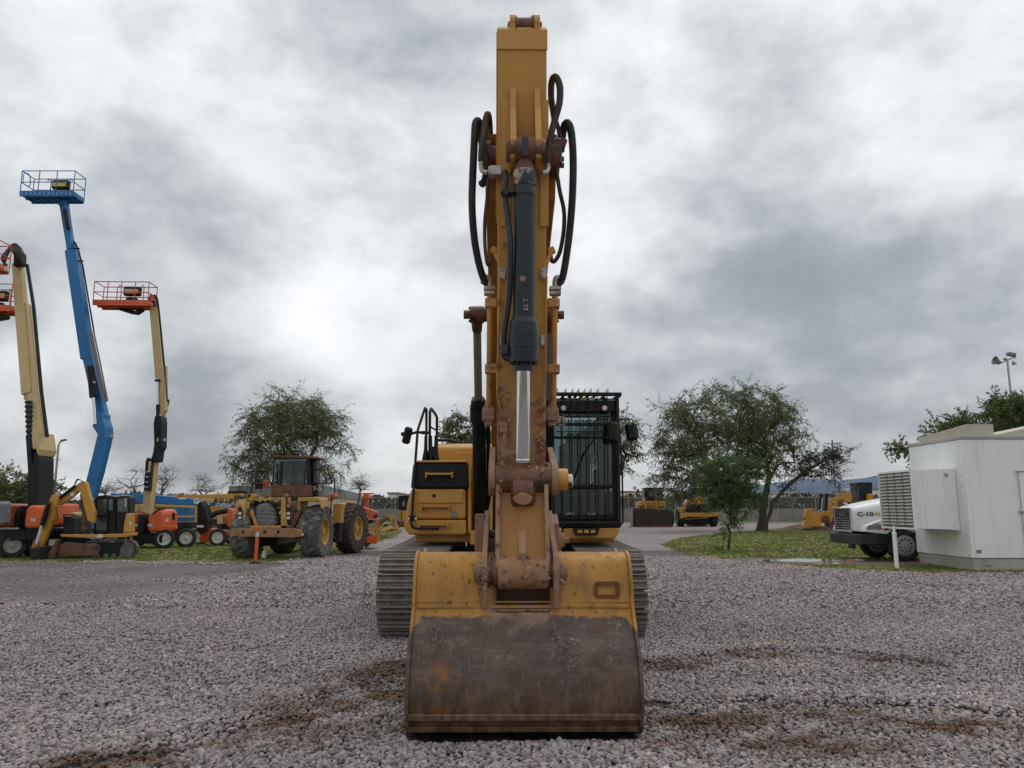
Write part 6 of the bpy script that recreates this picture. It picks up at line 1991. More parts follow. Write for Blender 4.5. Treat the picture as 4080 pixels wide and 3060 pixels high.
for x in (5.2, 6.5):
    for y in (.34, 2.06):
        wheel(tk, (x, y, .50), (0, 1, 0), .50, .5, .30)
mb = MB(); mb.prism([(2.52, .12, .9), (2.52, .12, 1.9), (2.75, .12, 2.75), (4.1, .12, 2.85), (4.1, .12, .9)], (0, 2.16, 0)); cbm = mb.build('cab', 'twhite', tk, bevel=.05)
mb = MB(); mb.prism([(2.60, .25, 2.0), (2.76, .25, 2.65), (2.76, 2.15, 2.65), (2.60, 2.15, 2.0)], (-.03, 0, 0)); mb.build('windscreen', 'glass_dark', cbm)
mb = MB(); mb.prism([(2.8, .115, 1.95), (2.95, .115, 2.6), (3.8, .115, 2.6), (3.8, .115, 1.95)], (0, -.012, 0)); mb.build('side_window', 'glass_dark', cbm)
mb = MB(); mb.prism([(4.3, .1, 1.1), (7.4, .1, 1.1), (7.6, .1, 2.6), (4.2, .1, 2.6)], (0, 2.2, 0)); mb.build('tipper_body', 'twhite', tk, bevel=.02)

# ================================================================== MACHINES IN THE BACKGROUND
M['orange'] = mat('lift_orange', (.66, .11, .022), .4, layers=[dict(c=(.34, .09, .04), s=2.5, lo=.55, hi=.8, k=.4)], coat=.2, var=.06)
M['orange_rail'] = mat('lift_rail_orange', (.55, .10, .045), .5, var=.1)
M['ltan'] = mat('lift_cream', (.54, .41, .18), .45, layers=[dict(c=(.34, .27, .15), s=2, lo=.52, hi=.8, k=.5)], var=.05)
M['lblue'] = mat('lift_blue', (.006, .15, .40), .42, layers=[dict(c=(.01, .06, .16), s=2, lo=.55, hi=.8, k=.4)], var=.08)
M['lyel'] = mat('lift_yellow', (.56, .29, .045), .45, layers=[dict(c=(.36, .2, .07), s=2, lo=.5, hi=.8, k=.5)], var=.06)
M['wwhite'] = mat('white_rim_paint', (.55, .55, .53), .5, layers=[dict(c=(.3, .26, .2), s=5, lo=.55, hi=.75, k=.5)])
M['old_yel'] = mat('faded_old_yellow', (.50, .29, .06), .6, layers=[dict(c=(.25, .11, .045), s=3, lo=.48, hi=.66, k=.8, r=.85), dict(c=(.10, .05, .03), s=9, lo=.6, hi=.68)], var=.12, bump=(15, .1))
M['rusty'] = mat('rusty_steel', (.15, .07, .04), .85, layers=[dict(c=(.07, .035, .025), s=5, lo=.5, hi=.65), dict(c=(.24, .14, .09), s=11, lo=.58, hi=.7, k=.7)], var=.2, bump=(20, .3, .01))
M['radiator'] = mat('grey_radiator', (.16, .165, .18), .5, layers=[dict(c=(.30, .29, .28), s=9, lo=.55, hi=.68)], var=.15)
M['white_ink'] = mat('white_lettering', (.65, .66, .66), .5)
M['red_ink'] = mat('red_lettering', (.5, .05, .03), .5)
M['hazard'] = mat('white_hazard', (.6, .6, .55), .5)


class Pl:
    """builds a thing from outlines read off the photo at its own distance Y"""

    def __init__(s, name, label, cat, px, Y, group=None):
        s.Y = Y; s.O = Vector((W(px, 2100, Y).x, Y, 0)); s.t = thing(name, label, cat, s.O, 0, group)

    def p(s, px, py, dy=0.):
        return W(px, py, s.Y + dy) - s.O

    def plate(s, name, m_, pts, dy, th, parent=None, bevel=.02, fit=True):
        """outline at Y+dy, thickness th to the back (points taken at the front plane)"""
        xs_ = [a for a, b in pts]; x0, x1 = min(xs_), max(xs_); wd_ = max(1., x1 - x0)
        sh = (2040 - (x0 + x1) / 2) * th / (s.Y + dy + th)      # how far the back face shows beside the front one
        f = max(.5, (wd_ - abs(sh)) / wd_) if fit else 1.
        pts = [((x0 + (a - x0) * f) if sh > 0 else (x1 - (x1 - a) * f), b) for a, b in pts]
        P = [s.p(a, b, dy) for a, b in pts]
        for q in P:
            q.z = max(q.z, .01)
        mb = MB(); mb.prism(P, (0, th, 0)); return mb.build(name, m_, parent or s.t, bevel=bevel)

    def beam(s, name, m_, a, b, w, h, parent=None, w1=None, h1=None, bev=.02):
        """a, b = (px, py, dy); w seen across the picture, h in depth"""
        A = s.p(*a); B = s.p(*b); mb = MB(); mb.beam(A, B, w, h, (0, 1, 0), 0 if w1 else bev, w1, h1); return mb.build(name, m_, parent or s.t, bevel=.01 if w1 else 0)

    def rod(s, name, m_, pts, r, parent=None, n=8, curve=0):
        mb = MB(); mb.tube([s.p(*q) for q in pts], r, n, curve=curve); return mb.build(name, m_, parent or s.t)

    def box(s, name, m_, c, d, rot=None, bev=.02, parent=None):
        mb = MB(); mb.box(s.p(*c), d, rot, bev); return mb.build(name, m_, parent or s.t)


def basket(P, c, w, d, h, yaw, m_rail, m_floor, parent=None, posts=4, box=True, hazard=False, boxcol='lblue'):
    """work platform: floor grid, toe boards, every rail and post, control box. c = local centre of the floor"""
    rot = Matrix.Rotation(yaw, 3, 'Z'); c = Vector(c)
    T = lambda x, y, z: c + rot @ Vector((x, y, z))
    mb = MB(); mb.box(T(0, 0, 0), (w, d, .05), rot)
    for k in range(7):
        mb.box(T(-w / 2 + w * (k + .5) / 7, 0, -.05), (.05, d, .06), rot)
    for k in (-.5, 0, .5):
        mb.box(T(0, d * k * .98, -.05), (w, .05, .07), rot)
    bk_ = mb.build('basket', m_floor, parent or P.t)
    mb = MB()
    for y in (-d / 2, d / 2):
        mb.box(T(0, y, .09), (w, .02, .15), rot)
    for x in (-w / 2, w / 2):
        mb.box(T(x, 0, .09), (.02, d, .15), rot)
    mb.build('toe_board', m_floor, bk_)
    if hazard:
        for k in range(12):
            mb = MB(); x = -w / 2 + w * (k + .5) / 12
            a = [T(x - .05, -d / 2 - .015, .0), T(x + .0, -d / 2 - .015, .0), T(x + .05, -d / 2 - .015, .06), T(x, -d / 2 - .015, .06)]
            mb.prism(a, rot @ Vector((0, -.006, 0))); mb.build('hazard_stripe', 'hazard', bk_)
    r = .022
    for z in (h, h * .52):
        for (a, b) in (((-w / 2, -d / 2), (w / 2, -d / 2)), ((w / 2, -d / 2), (w / 2, d / 2)), ((w / 2, d / 2), (-w / 2, d / 2)), ((-w / 2, d / 2), (-w / 2, -d / 2))):
            mb = MB(); mb.tube([T(*a, z), T(*b, z)], r, 6); mb.build('rail', m_rail, bk_)
    for k in range(posts):
        x = -w / 2 + w * k / (posts - 1)
        for y in (-d / 2, d / 2):
            mb = MB(); mb.tube([T(x, y, 0), T(x, y, h)], r, 6); mb.build('post', m_rail, bk_)
    if box:
        mb = MB(); mb.box(T(.15, d / 2 - .12, .75), (.75, .25, .42), rot, .05); cb = mb.build('control_box', 'black', bk_)
        mb = MB(); mb.box(T(.15, d / 2 - .26, .72), (.6, .03, .2), rot, .01); mb.build('control_panel', boxcol, cb)
        mb = MB(); mb.box(T(.15, d / 2 - .12, .28), (.5, .2, .34), rot, .04); mb.build('control_foot', 'black', cb)
        for x in (-.35, .65):
            mb = MB(); mb.tube([T(x, d / 2 - .1, .95), T(x - .08, d / 2 - .14, 1.05), T(x - .12, d / 2 - .1, .92)], .02, 6); mb.build('cable', 'black', cb)
    return bk_


# ---------------------------------------------------------------- cream lift with accordion boot, far left
P = Pl('boom_lift', 'cream telescopic boom lift with orange hoods and a black accordion boot', 'boom lift', 110, 27.)
P.plate('turret', 'black', [(110, 2030), (112, 1850), (108, 1800), (135, 1785), (150, 1850), (165, 1800), (196, 1800), (202, 1835), (195, 2030)], -.25, .9)
P.plate('lower_hinge', 'ltan', [(138, 1775), (160, 1720), (182, 1790), (165, 1815)], -.3, 1.0)
P.beam('boom', 'ltan', (160, 1790, 0), (98, 1215, 1.2), .30, .34, w1=.34)
P.beam('upper_boom', 'ltan', (96, 1330, 1.0), (72, 1052, 1.6), .34, .3)
P.beam('boom_flange', 'ltan', (112, 1570, .35), (76, 1120, 1.3), .36, .24, w1=.36)
P.plate('boom_step', 'ltan', [(93, 1592), (97, 1540), (125, 1545), (128, 1600)], .3, .4)
P.rod('hose_tray', 'black', [(188, 1740, -.1), (165, 1560, .2), (134, 1220, .9), (108, 1055, 1.4)], .065)
P.rod('cable_rail', 'ltan', [(176, 1740, -.12), (150, 1560, .2), (118, 1220, .9)], .025)
# accordion boot
A_ = P.p(113, 1600, .1); B_ = P.p(119, 1738, 0)
mb = MB(); a_ = (B_ - A_); n_ = 14; pr = []
for k in range(n_ + 1):
    pr.append((a_.length * k / n_, .13 if k % 2 == 0 else .085))
mb.lathe(A_, a_, pr, 16); mb.build('accordion_boot', 'rubber', P.t)
P.rod('lift_cylinder', 'black', [(119, 1735, 0), (128, 1860, -.1)], .13, n=14)
# jib head and hoses
P.plate('jib_head', 'black', [(52, 1060), (58, 985), (72, 972), (104, 1008), (106, 1052)], 1.2, .35)
for k in range(5):
    P.rod('hose', 'rubber', [(92 - 5 * k, 1050, 1.1), (74 - 6 * k, 985 + 3 * k, 1.0 - .1 * k), (50 - 7 * k, 975 + 8 * k, .8), (28 - 5 * k, 1015 + 4 * k, .6), (14 + 3 * k, 1058, .5)], .05, curve=4)
P.plate('frame_loop', 'black', [(82, 1010), (103, 1008), (103, 1050), (84, 1050), (84, 1043), (96, 1043), (96, 1018), (82, 1018)], 1.15, .2, bevel=.005)
basket(P, P.p(-122, 1070, .0), 2.3, .9, 1.0, R(0), 'orange_rail', 'orange', posts=4, box=False)
text('basket_lettering', 'JLG', .16, 'white_ink', P.t, P.p(24, 1072, .1) + V(.03, -.0, 0), (.02, 1, 0), (0, 0, 1), bold=.01, shear=.3)
hd_ = P.plate('hood', 'orange', [(97, 2105), (95, 2080), (108, 2030), (135, 2014), (178, 2012), (180, 2060), (250, 2010), (318, 2005), (320, 2095), (170, 2105)], -.9, 1.6, bevel=.08)
P.plate('hood', 'orange', [(-70, 2103), (-70, 2020), (-20, 2008), (60, 2006), (76, 2015), (58, 2050), (48, 2103)], -.9, 1.6, bevel=.08)
for (a, b) in (((122, 2066), (144, 2071)), ((122, 2072), (143, 2077)), ((10, 2068), (25, 2073))):
    P.plate('decal', 'hazard', [(a[0], a[1]), (b[0], a[1]), (b[0], b[1]), (a[0], b[1])], -.915, .01, hd_, 0)
P.plate('counter_frame', 'black', [(50, 2105), (60, 2050), (100, 2014), (104, 2030), (96, 2080), (97, 2108)], -.8, 1.4, bevel=.03)
P.plate('chassis', 'black', [(-60, 2108), (300, 2108), (295, 2150), (-60, 2155)], -.7, 1.5, bevel=.03)
P.rod('tie_bar', 'galv', [(-20, 2108, -.95), (75, 2106, -.95)], .03)
P.box('side_cover', 'radiator', (2, 2045, -1.2), (.5, .5, .8), None, .1)
w_ = .42
wheel(P.t, P.p(48, 2172, -.5) * 1., (.6, -.8, 0), .44, .40, .24, lugs=18, dish=.2)
wheel(P.t, V(P.p(128, 2165, .6).x, .7, .44), (.6, -.8, 0), .44, .40, .24, lugs=18)
wheel(P.t, V(P.p(-90, 2165, 1.).x, .9, .44), (.6, -.8, 0), .44, .40, .24)
wheel(P.t, V(P.p(290, 2165, .3).x, .3, .44), (.6, -.8, 0), .44, .40, .24, lugs=18)

# ---------------------------------------------------------------- another lift mostly out of frame
P = Pl('boom_lift', 'orange basket lift half hidden behind the cream accordion-booted lift', 'boom lift', -230, 31.)
basket(P, P.p(-45, 1240, 0), 2.2, .9, 1.05, R(4), 'orange_rail', 'orange', posts=5, boxcol='ltan')
P.plate('basket_support', 'black', [(-110, 1252), (45, 1252), (40, 1265), (-30, 1275), (-100, 1268)], -.2, .4)
P.beam('jib', 'ltan', (-60, 1260, .2), (-170, 1420, .3), .25, .25)
P.beam('boom', 'ltan', (-170, 1420, .3), (-235, 1950, .3), .42, .42)
P.plate('body', 'orange', [(-330, 2110), (-330, 2020), (-150, 2015), (-150, 2110)], -.8, 1.6, bevel=.08)
P.plate('chassis', 'black', [(-320, 2108), (-160, 2108), (-160, 2150), (-320, 2150)], -.6, 1.2)
for px in (-300, -180):
    for dy in (-.7, .7):
        wheel(P.t, V(P.p(px, 2100, 0).x, dy, .43), (0, 1, 0), .43, .34, .24)

# ---------------------------------------------------------------- blue lift
P = Pl('boom_lift', 'tall blue articulated boom lift with its basket raised highest of all', 'boom lift', 345, 32.)
c_ = P.p(208, 790, 0)
basket(P, c_, 2.3, .85, 1.08, R(0), 'lblue', 'lblue', posts=4, hazard=True, boxcol='yellabel')
P.rod('gate', 'lblue', [(92, 720, -.2), (97, 690, .1), (118, 698, .4), (120, 735, .4), (112, 742, .3), (92, 730, -.2)], .022, curve=3)
P.plate('rotator', 'lblue', [(210, 800), (240, 808), (270, 806), (268, 815), (236, 812)], -.2, .4)
P.beam('jib', 'lblue', (257, 800, 0), (283, 985, .1), .26, .24)
P.rod('jib_link', 'black', [(241, 812, 0), (268, 976, .05)], .05)
P.rod('jib_cylinder', 'black', [(258, 835, -.18), (272, 910, -.15)], .10)
P.plate('boom_nose', 'lblue', [(270, 988), (276, 955), (292, 950), (300, 990)], -.15, .5)
P.beam('boom_tip', 'lblue', (286, 975, .1), (295, 1040, .1), .36, .34)
P.beam('boom', 'lblue', (288, 1000, .1), (352, 1430, .1), .44, .42, w1=.46)
P.beam('boom_inner', 'lblue', (345, 1380, .1), (410, 1665, .1), .40, .38)
P.rod('hose_line', 'black', [(293, 960, -.05), (312, 995, -.05), (330, 1060, -.05), (375, 1325, -.05)], .035)
P.rod('cable_carrier', 'radiator', [(360, 1318, -.2), (385, 1440, -.2), (418, 1600, -.2)], .075)
P.rod('cable_carrier', 'radiator', [(374, 1325, -.2), (398, 1440, -.2), (428, 1595, -.2), (425, 1600, -.2)], .035)
for py, px in ((990, 305), (1040, 320)):
    P.box('hose_clip', 'black', (px, py, -.1), (.28, .1, .05))
P.rod('lift_cylinder', 'black', [(360, 1460, -.25), (372, 1583, -.28)], .15, n=14)
P.rod('rod', 'chrome', [(372, 1580, -.28), (381, 1690, -.3)], .065, n=12)
P.box('sleeve_band', 'hazard', (366, 1523, -.36), (.26, .02, .08), None, 0)
P.plate('elbow', 'lblue', [(385, 1655), (402, 1640), (432, 1645), (434, 1668), (452, 1700), (454, 1738), (440, 1752), (400, 1728), (367, 1698), (372, 1688), (384, 1692)], -.3, .7)
P.plate('lower_arm', 'lblue', [(400, 1728), (452, 1740), (442, 1780), (414, 1880), (386, 1968), (348, 2060), (318, 2060), (342, 1930), (374, 1820)], -.32, .35)
P.plate('lower_arm_side', 'lblue', [(430, 1755), (452, 1740), (443, 1778), (415, 1850), (415, 1882), (402, 1882), (380, 1965), (352, 2060), (330, 2060), (360, 1960)], .0, .35)
P.box('reflector', 'yellabel', (446, 1736, -.34), (.1, .02, .1), None, 0)
P.plate('turret', 'lblue', [(270, 2120), (270, 2040), (400, 2035), (410, 2120)], -.8, 1.6, bevel=.06)
P.plate('chassis', 'black', [(255, 2120), (430, 2120), (430, 2155), (255, 2155)], -.7, 1.4)
for px in (275, 410):
    for dy in (-.9, .9):
        wheel(P.t, V(P.p(px, 2100, 0).x, dy, .46), (0, 1, 0), .46, .36, .25)

# ---------------------------------------------------------------- cream lift with slim black elbow
P = Pl('boom_lift', 'cream articulated lift with slim black elbow and an orange basket', 'boom lift', 590, 33.)
basket(P, P.p(497, 1219, 0), 2.35, .85, .98, R(2), 'orange_rail', 'orange', posts=5, boxcol='ltan')
P.plate('rotator', 'black', [(450, 1222), (500, 1228), (548, 1238), (575, 1228), (580, 1234), (552, 1250), (520, 1246), (470, 1232)], .1, .3)
P.plate('jib_head', 'black', [(590, 1190), (600, 1172), (618, 1174), (628, 1195), (630, 1225), (600, 1228)], .2, .3)
P.box('reflector', 'orange', (607, 1188, .15), (.2, .02, .25), None, 0)
P.rod('hose_line', 'black', [(615, 1175, .1), (626, 1190, .1), (633, 1240, .1), (645, 1360, .1), (654, 1455, .1)], .045, curve=3)
P.beam('boom', 'ltan', (615, 1228, .25), (638, 1505, .25), .32, .3)
P.beam('outer_boom', 'ltan', (648, 1458, .25), (650, 1640, .25), .30, .36)
P.plate('boom_foot', 'ltan', [(634, 1500), (662, 1560), (664, 1640), (648, 1658), (634, 1640)], .05, .4)
P.rod('lift_rod', 'chrome', [(628, 1520, 0), (629, 1615, 0)], .045)
P.rod('lift_cylinder', 'black', [(629, 1612, 0), (629, 1680, 0)], .08)
P.box('cylinder_head', 'black', (628, 1516, 0), (.2, .2, .1))
P.rod('cable', 'black', [(656, 1455, .05), (664, 1560, .05), (668, 1600, 0), (674, 1592, 0), (670, 1615, 0)], .03)
P.plate('elbow', 'black', [(618, 1690), (626, 1658), (664, 1656), (668, 1680), (664, 1780), (650, 1795), (640, 1838), (612, 1842), (600, 1832), (614, 1805), (622, 1770)], -.1, .6)
P.box('decal', 'hazard', (656, 1752, -.115), (.08, .01, .12), None, 0)
P.box('decal', 'hazard', (628, 1752, -.115), (.06, .01, .14), None, 0)
P.plate('lower_arm', 'ltan', [(612, 1835), (635, 1842), (603, 2050), (564, 2040), (578, 1950)], .05, .4)
P.plate('tray', 'black', [(592, 1822), (614, 1830), (602, 1955), (572, 1955), (582, 1840)], -.25, .28)
for k in range(4):
    P.box('tray_slot', 'hazard', (589 - k * 2.5, 1880 + k * 20, -.26), (.14, .02, .035), None, 0)
P.plate('tray_window', 'ltan', [(593, 1838), (603, 1838), (598, 1880), (590, 1880)], -.262, .01, bevel=0)
P.plate('turret', 'black', [(549, 2048), (592, 2050), (590, 2124), (552, 2124)], -.75, .8, bevel=.04)
hd_ = P.plate('hood', 'orange', [(590, 2060), (615, 2045), (640, 2032), (672, 2027), (700, 2034), (708, 2048), (709, 2118), (660, 2118), (588, 2118)], -.6, 1.5, bevel=.12)
P.plate('hood', 'orange', [(528, 2118), (528, 2045), (552, 2042), (550, 2118)], -.6, 1.4, bevel=.08)
P.plate('hood_seat', 'black', [(602, 2050), (640, 2028), (662, 2026), (640, 2036), (618, 2048)], -.63, .5, bevel=.01)
P.plate('intake_window', 'black', [(685, 2044), (697, 2042), (697, 2070), (685, 2072)], -.615, .02, hd_, 0)
P.plate('label_plate', 'whitelabel', [(660, 2066), (671, 2066), (671, 2080), (660, 2080)], -.615, .02, hd_, 0)
for k in range(2):
    P.plate('decal', 'hazard', [(588, 2088 + 6 * k), (609, 2088 + 6 * k), (609, 2092 + 6 * k), (588, 2092 + 6 * k)], -.615, .02, hd_, 0)
    P.plate('decal', 'hazard', [(533, 2088 + 6 * k), (548, 2088 + 6 * k), (548, 2092 + 6 * k), (533, 2092 + 6 * k)], -.615, .02, hd_, 0)
P.plate('bumper_pad', 'orange', [(645, 2096), (708, 2096), (708, 2106), (650, 2106)], -.68, .1, bevel=.02)
P.plate('chassis', 'black', [(527, 2124), (700, 2122), (690, 2165), (530, 2168)], -.5, 1.2)
P.plate('light_cover', 'ltan', [(518, 2020), (558, 2008), (560, 2040), (528, 2044)], -.2, .8, bevel=.04)
for px, dy in ((655, -.35), (742, .6), (545, .8), (640, 1.4)):
    wheel(P.t, V(P.p(px, 2140, dy).x, dy, .39), (.35, -.94, 0), .39, .32, .24, m_r='wwhite', lugs=16, dish=.15)

# ---------------------------------------------------------------- stowed arms behind
P = Pl('boom_lift', 'stowed blue boom lift with a long level arm behind the orange hood', 'boom lift', 640, 40.)
P.plate('arm', 'lblue', [(440, 1965), (560, 1966), (807, 1990), (806, 2016), (600, 2004), (440, 1990)], 0, .5)
P.plate('arm_label', 'whitelabel', [(711, 1981), (740, 1982), (740, 1990), (711, 1989)], -.01, .02, bevel=0)
text('lettering', 'Genie', .36, 'white_ink', P.t, P.p(805, 1999, -.02) + V(.0, -.02, 0), (1, 0, -.06), (0, 0, 1), bold=.02)
P.plate('turret', 'lblue', [(690, 2016), (780, 2020), (780, 2075), (690, 2075)], 0, 1.4, bevel=.05)
P.plate('frame', 'lyel', [(617, 2010), (785, 2016), (785, 2024), (617, 2020)], -1.2, .3, bevel=.02)
P.plate('frame', 'lyel', [(700, 2055), (785, 2055), (785, 2062), (700, 2062)], -1.2, .3, bevel=.02)
P.rod('frame_post', 'lyel', [(783, 2016, -1.2), (783, 2080, -1.2)], .08)
P.plate('chassis', 'black', [(660, 2082), (800, 2082), (800, 2125), (660, 2125)], -.5, 1.6)
for px in (690, 790):
    wheel(P.t, V(P.p(px, 2100, 0).x, -.3, .42), (0, 1, 0), .42, .34, .24)

P = Pl('boom_lift', 'stowed yellow boom lift with black lettering on its level arm', 'boom lift', 900, 43.)
P.plate('arm', 'lyel', [(620, 1974), (985, 1966), (990, 2000), (800, 1996)], 0, .6)
P.plate('arm_cap', 'black', [(905, 1958), (985, 1955), (985, 1966), (905, 1967)], .1, .4)
text('lettering', 'Haulotte', .36, 'blackink', P.t, P.p(934, 1981, -.02) + V(0, -.02, 0), (1, 0, .02), (0, 0, 1), align='LEFT', bold=.014)
text('lettering', '600', .2, 'red_ink', P.t, P.p(718, 1979, -.02) + V(0, -.02, 0), (1, 0, .02), (0, 0, 1), bold=.008)
P.plate('body', 'lyel', [(835, 2018), (985, 2010), (985, 2070), (880, 2070), (838, 2040)], .2, 1.6, bevel=.06)
P.plate('chassis', 'black', [(820, 2068), (1000, 2068), (1000, 2112), (820, 2112)], .2, 1.6)
for px in (850, 980):
    wheel(P.t, V(P.p(px, 2100, 0).x, .2, .45), (0, 1, 0), .45, .34, .25)

P = Pl('boom_lift', 'cream lift arm lettered in black over a black knuckle and white rims', 'boom lift', 870, 35.)
P.plate('arm', 'ltan', [(800, 1988), (975, 1990), (975, 2024), (940, 2026), (820, 2003)], .8, .4)
P.plate('arm_badge', 'lblue', [(832, 2002), (940, 2012), (938, 2024), (838, 2014)], .785, .01, bevel=0)
text('lettering', 'JLG LIFT', .30, 'blackink', P.t, P.p(897, 1996, .78), (1, 0, -.05), (0, 0, 1), bold=.012, shear=.25)
text('lettering', 'Z-60/34', .22, 'white_ink', P.t, P.p(888, 2013, .775), (1, 0, -.11), (0, 0, 1), bold=.006, shear=.2)
P.plate('knuckle', 'black', [(786, 2012), (806, 1996), (825, 2018), (845, 2048), (852, 2075), (836, 2110), (800, 2128), (784, 2110)], -.2, .7)
P.rod('jib_arm', 'black', [(840, 2058, -.1), (860, 2044, -.1), (906, 2034, .2)], .12)
P.box('decal', 'hazard', (798, 2097, -.215), (.3, .02, .1), None, 0)
P.plate('body', 'orange', [(905, 2030), (918, 2025), (948, 2030), (948, 2108), (905, 2098)], -.1, 1.2, bevel=.06)
P.plate('tank', 'ltan', [(863, 2056), (906, 2054), (906, 2088), (864, 2090)], -.1, .9, bevel=.04)
P.plate('axle_frame', 'orange', [(795, 2120), (835, 2105), (870, 2110), (940, 2118), (940, 2135), (830, 2160), (795, 2162)], .2, .8, bevel=.03)
P.rod('stand', 'galv', [(765, 2160, -.1), (775, 2150, -.1), (783, 2118, -.1)], .04)
P.box('stand_foot', 'galv', (776, 2160, -.1), (.4, .2, .05))
for px, dy in ((872, -.2), (930, 1.2), (800, 1.5)):
    wheel(P.t, V(P.p(px, 2100, dy).x, dy, .37), (.1, -1, 0), .37, .30, .235, m_r='wwhite', lugs=16, dish=.1)

# orange lift by the loader's bucket
P = Pl('boom_lift', 'folded orange boom lift with its basket lowered beside the rusty loader bucket', 'boom lift', 1440, 33.)
P.plate('arm', 'orange_rail', [(1378, 2000), (1395, 2000), (1508, 2040), (1506, 2056), (1490, 2056), (1380, 2018)], 0, .3)
for k in range(4):
    P.rod('hose', 'orange_rail', [(1405, 2035 + 6 * k, -.05), (1440, 2037 + 6 * k, -.05), (1452, 2030 + 6 * k, 0)], .035)
P.plate('link_arm', 'orange_rail', [(1445, 2050), (1455, 2048), (1500, 2062), (1495, 2070), (1450, 2060)], 0, .2)
P.plate('boom_end', 'black', [(1488, 2058), (1505, 2046), (1508, 2055), (1498, 2066)], -.1, .3)
P.plate('hub', 'orange', [(1415, 2062), (1442, 2058), (1445, 2085), (1430, 2100), (1412, 2085)], -.1, .5)
basket(P, P.p(1476, 2152, -.2), .62, 1.3, .86, R(8), 'orange', 'orange', posts=2, box=False)
P.plate('basket_panel', 'orange', [(1453, 2150), (1500, 2148), (1500, 2162), (1455, 2163)], -.85, .04, bevel=.005)
P.plate('basket_screen', 'orange', [(1495, 2068), (1500, 2068), (1500, 2150), (1496, 2150)], -.85, .05, bevel=.005)
P.box('battery_box', 'black', (1453, 2128, .1), (.22, .5, .5), None, .03)
P.box('sticker', 'whitelabel', (1455, 2120, -.16), (.12, .01, .05), None, 0)
P.plate('chassis', 'black', [(1380, 2118), (1445, 2118), (1445, 2160), (1380, 2160)], .4, .9)
wheel(P.t, V(P.p(1400, 2100, 0).x, .5, .35), (0, 1, 0), .35, .28, .2)
wheel(P.t, V(P.p(1440, 2100, 0).x, .6, .35), (0, 1, 0), .35, .28, .2)
P = Pl('boom_lift', 'distant orange boom lift basket above the fence by the small bare tree', 'boom lift', 1470, 85.)
P.plate('basket', 'orange', [(1446, 1968), (1476, 1964), (1478, 1984), (1448, 1990)], 0, 1.2, bevel=.05)
P.rod('rail', 'orange_rail', [(1440, 1966, 0), (1492, 1966, 0)], .06)
P.plate('arm', 'orange', [(1452, 1986), (1470, 1986), (1468, 2060), (1456, 2060)], .2, .5)
P.plate('chassis', 'black', [(1430, 2055), (1495, 2055), (1495, 2085), (1430, 2085)], 0, 1.8)

# ---------------------------------------------------------------- mini excavator
M['mini_dark'] = mat('mini_black', (.009, .0095, .011), .35, var=.2, spec=.3)
M['pane_teal'] = mat('teal_pane', (.03, .055, .055), .06, spec=.9, var=.3, vscale=2.)
P = Pl('mini_excavator', 'yellow mini excavator with a dozer blade, arm curled down on the grass', 'mini excavator', 390, 26.3)


def crawler(P, c, axis_yaw, ln, r, w, m_='track', shoes=30, name='track'):
    """small crawler: base point c on the ground, heading yaw; belt of separate shoes, frame, idler, sprocket, rollers"""
    rot = Matrix.Rotation(axis_yaw, 3, 'Z'); c = Vector(c)
    T = lambda x, y, z: c + rot @ Vector((x, y, z))
    mb = MB(); mb.box(T(0, 0, r), (ln - 1.3 * r, w * .6, r * 1.55), rot, .02); tr = mb.build(name, 'black', P.t)
    for sx, nm in ((-1, 'idler'), (1, 'sprocket')):
        mb = MB(); mb.lathe(T(sx * (ln / 2 - r), -w * .42, r), rot @ Vector((0, 1, 0)), [(0, .05), (0, r * .8), (w * .84, r * .8), (w * .84, .05)], 20); mb.build(nm, m_, tr)
    for k in range(4):
        mb = MB(); x = -ln / 2 + r * 1.6 + k * (ln - 3.2 * r) / 3; mb.lathe(T(x, -w * .4, r * .32), rot @ Vector((0, 1, 0)), [(0, r * .2), (0, r * .26), (w * .8, r * .26), (w * .8, r * .2)], 12); mb.build('roller', m_, tr)
    st = ln - 2 * r; tot = 2 * st + 2 * math.pi * r
    me = None
    for k in range(shoes):
        q = tot * (k + .5) / shoes
        if q < st:
            x, z, a = -st / 2 + q, 0, 0.
        elif q < st + math.pi * r:
            a = (q - st) / r; x, z = st / 2 + r * math.sin(a), r - r * math.cos(a)
        elif q < 2 * st + math.pi * r:
            a = math.pi; x, z = st / 2 - (q - st - math.pi * r), 2 * r
        else:
            a = math.pi + (q - 2 * st - math.pi * r) / r; x, z = -st / 2 + r * math.sin(a), r - r * math.cos(a)
        if me is None:
            mb = MB(); pt = tot / shoes; mb.box((0, 0, -.01), (pt * .93, w, .025)); mb.box((pt * .2, 0, .012), (.03, w, .03)); me = mb.mesh('track_shoe'); me.materials.append(M[m_])
        o = bpy.data.objects.new('track_shoe', me); COL.objects.link(o); o.parent = tr
        o.location = T(x, 0, max(z, .015))
        o.rotation_euler = (Matrix.Rotation(axis_yaw, 4, 'Z') @ Matrix.Rotation(math.pi - a, 4, 'Y')).to_euler()
    return tr


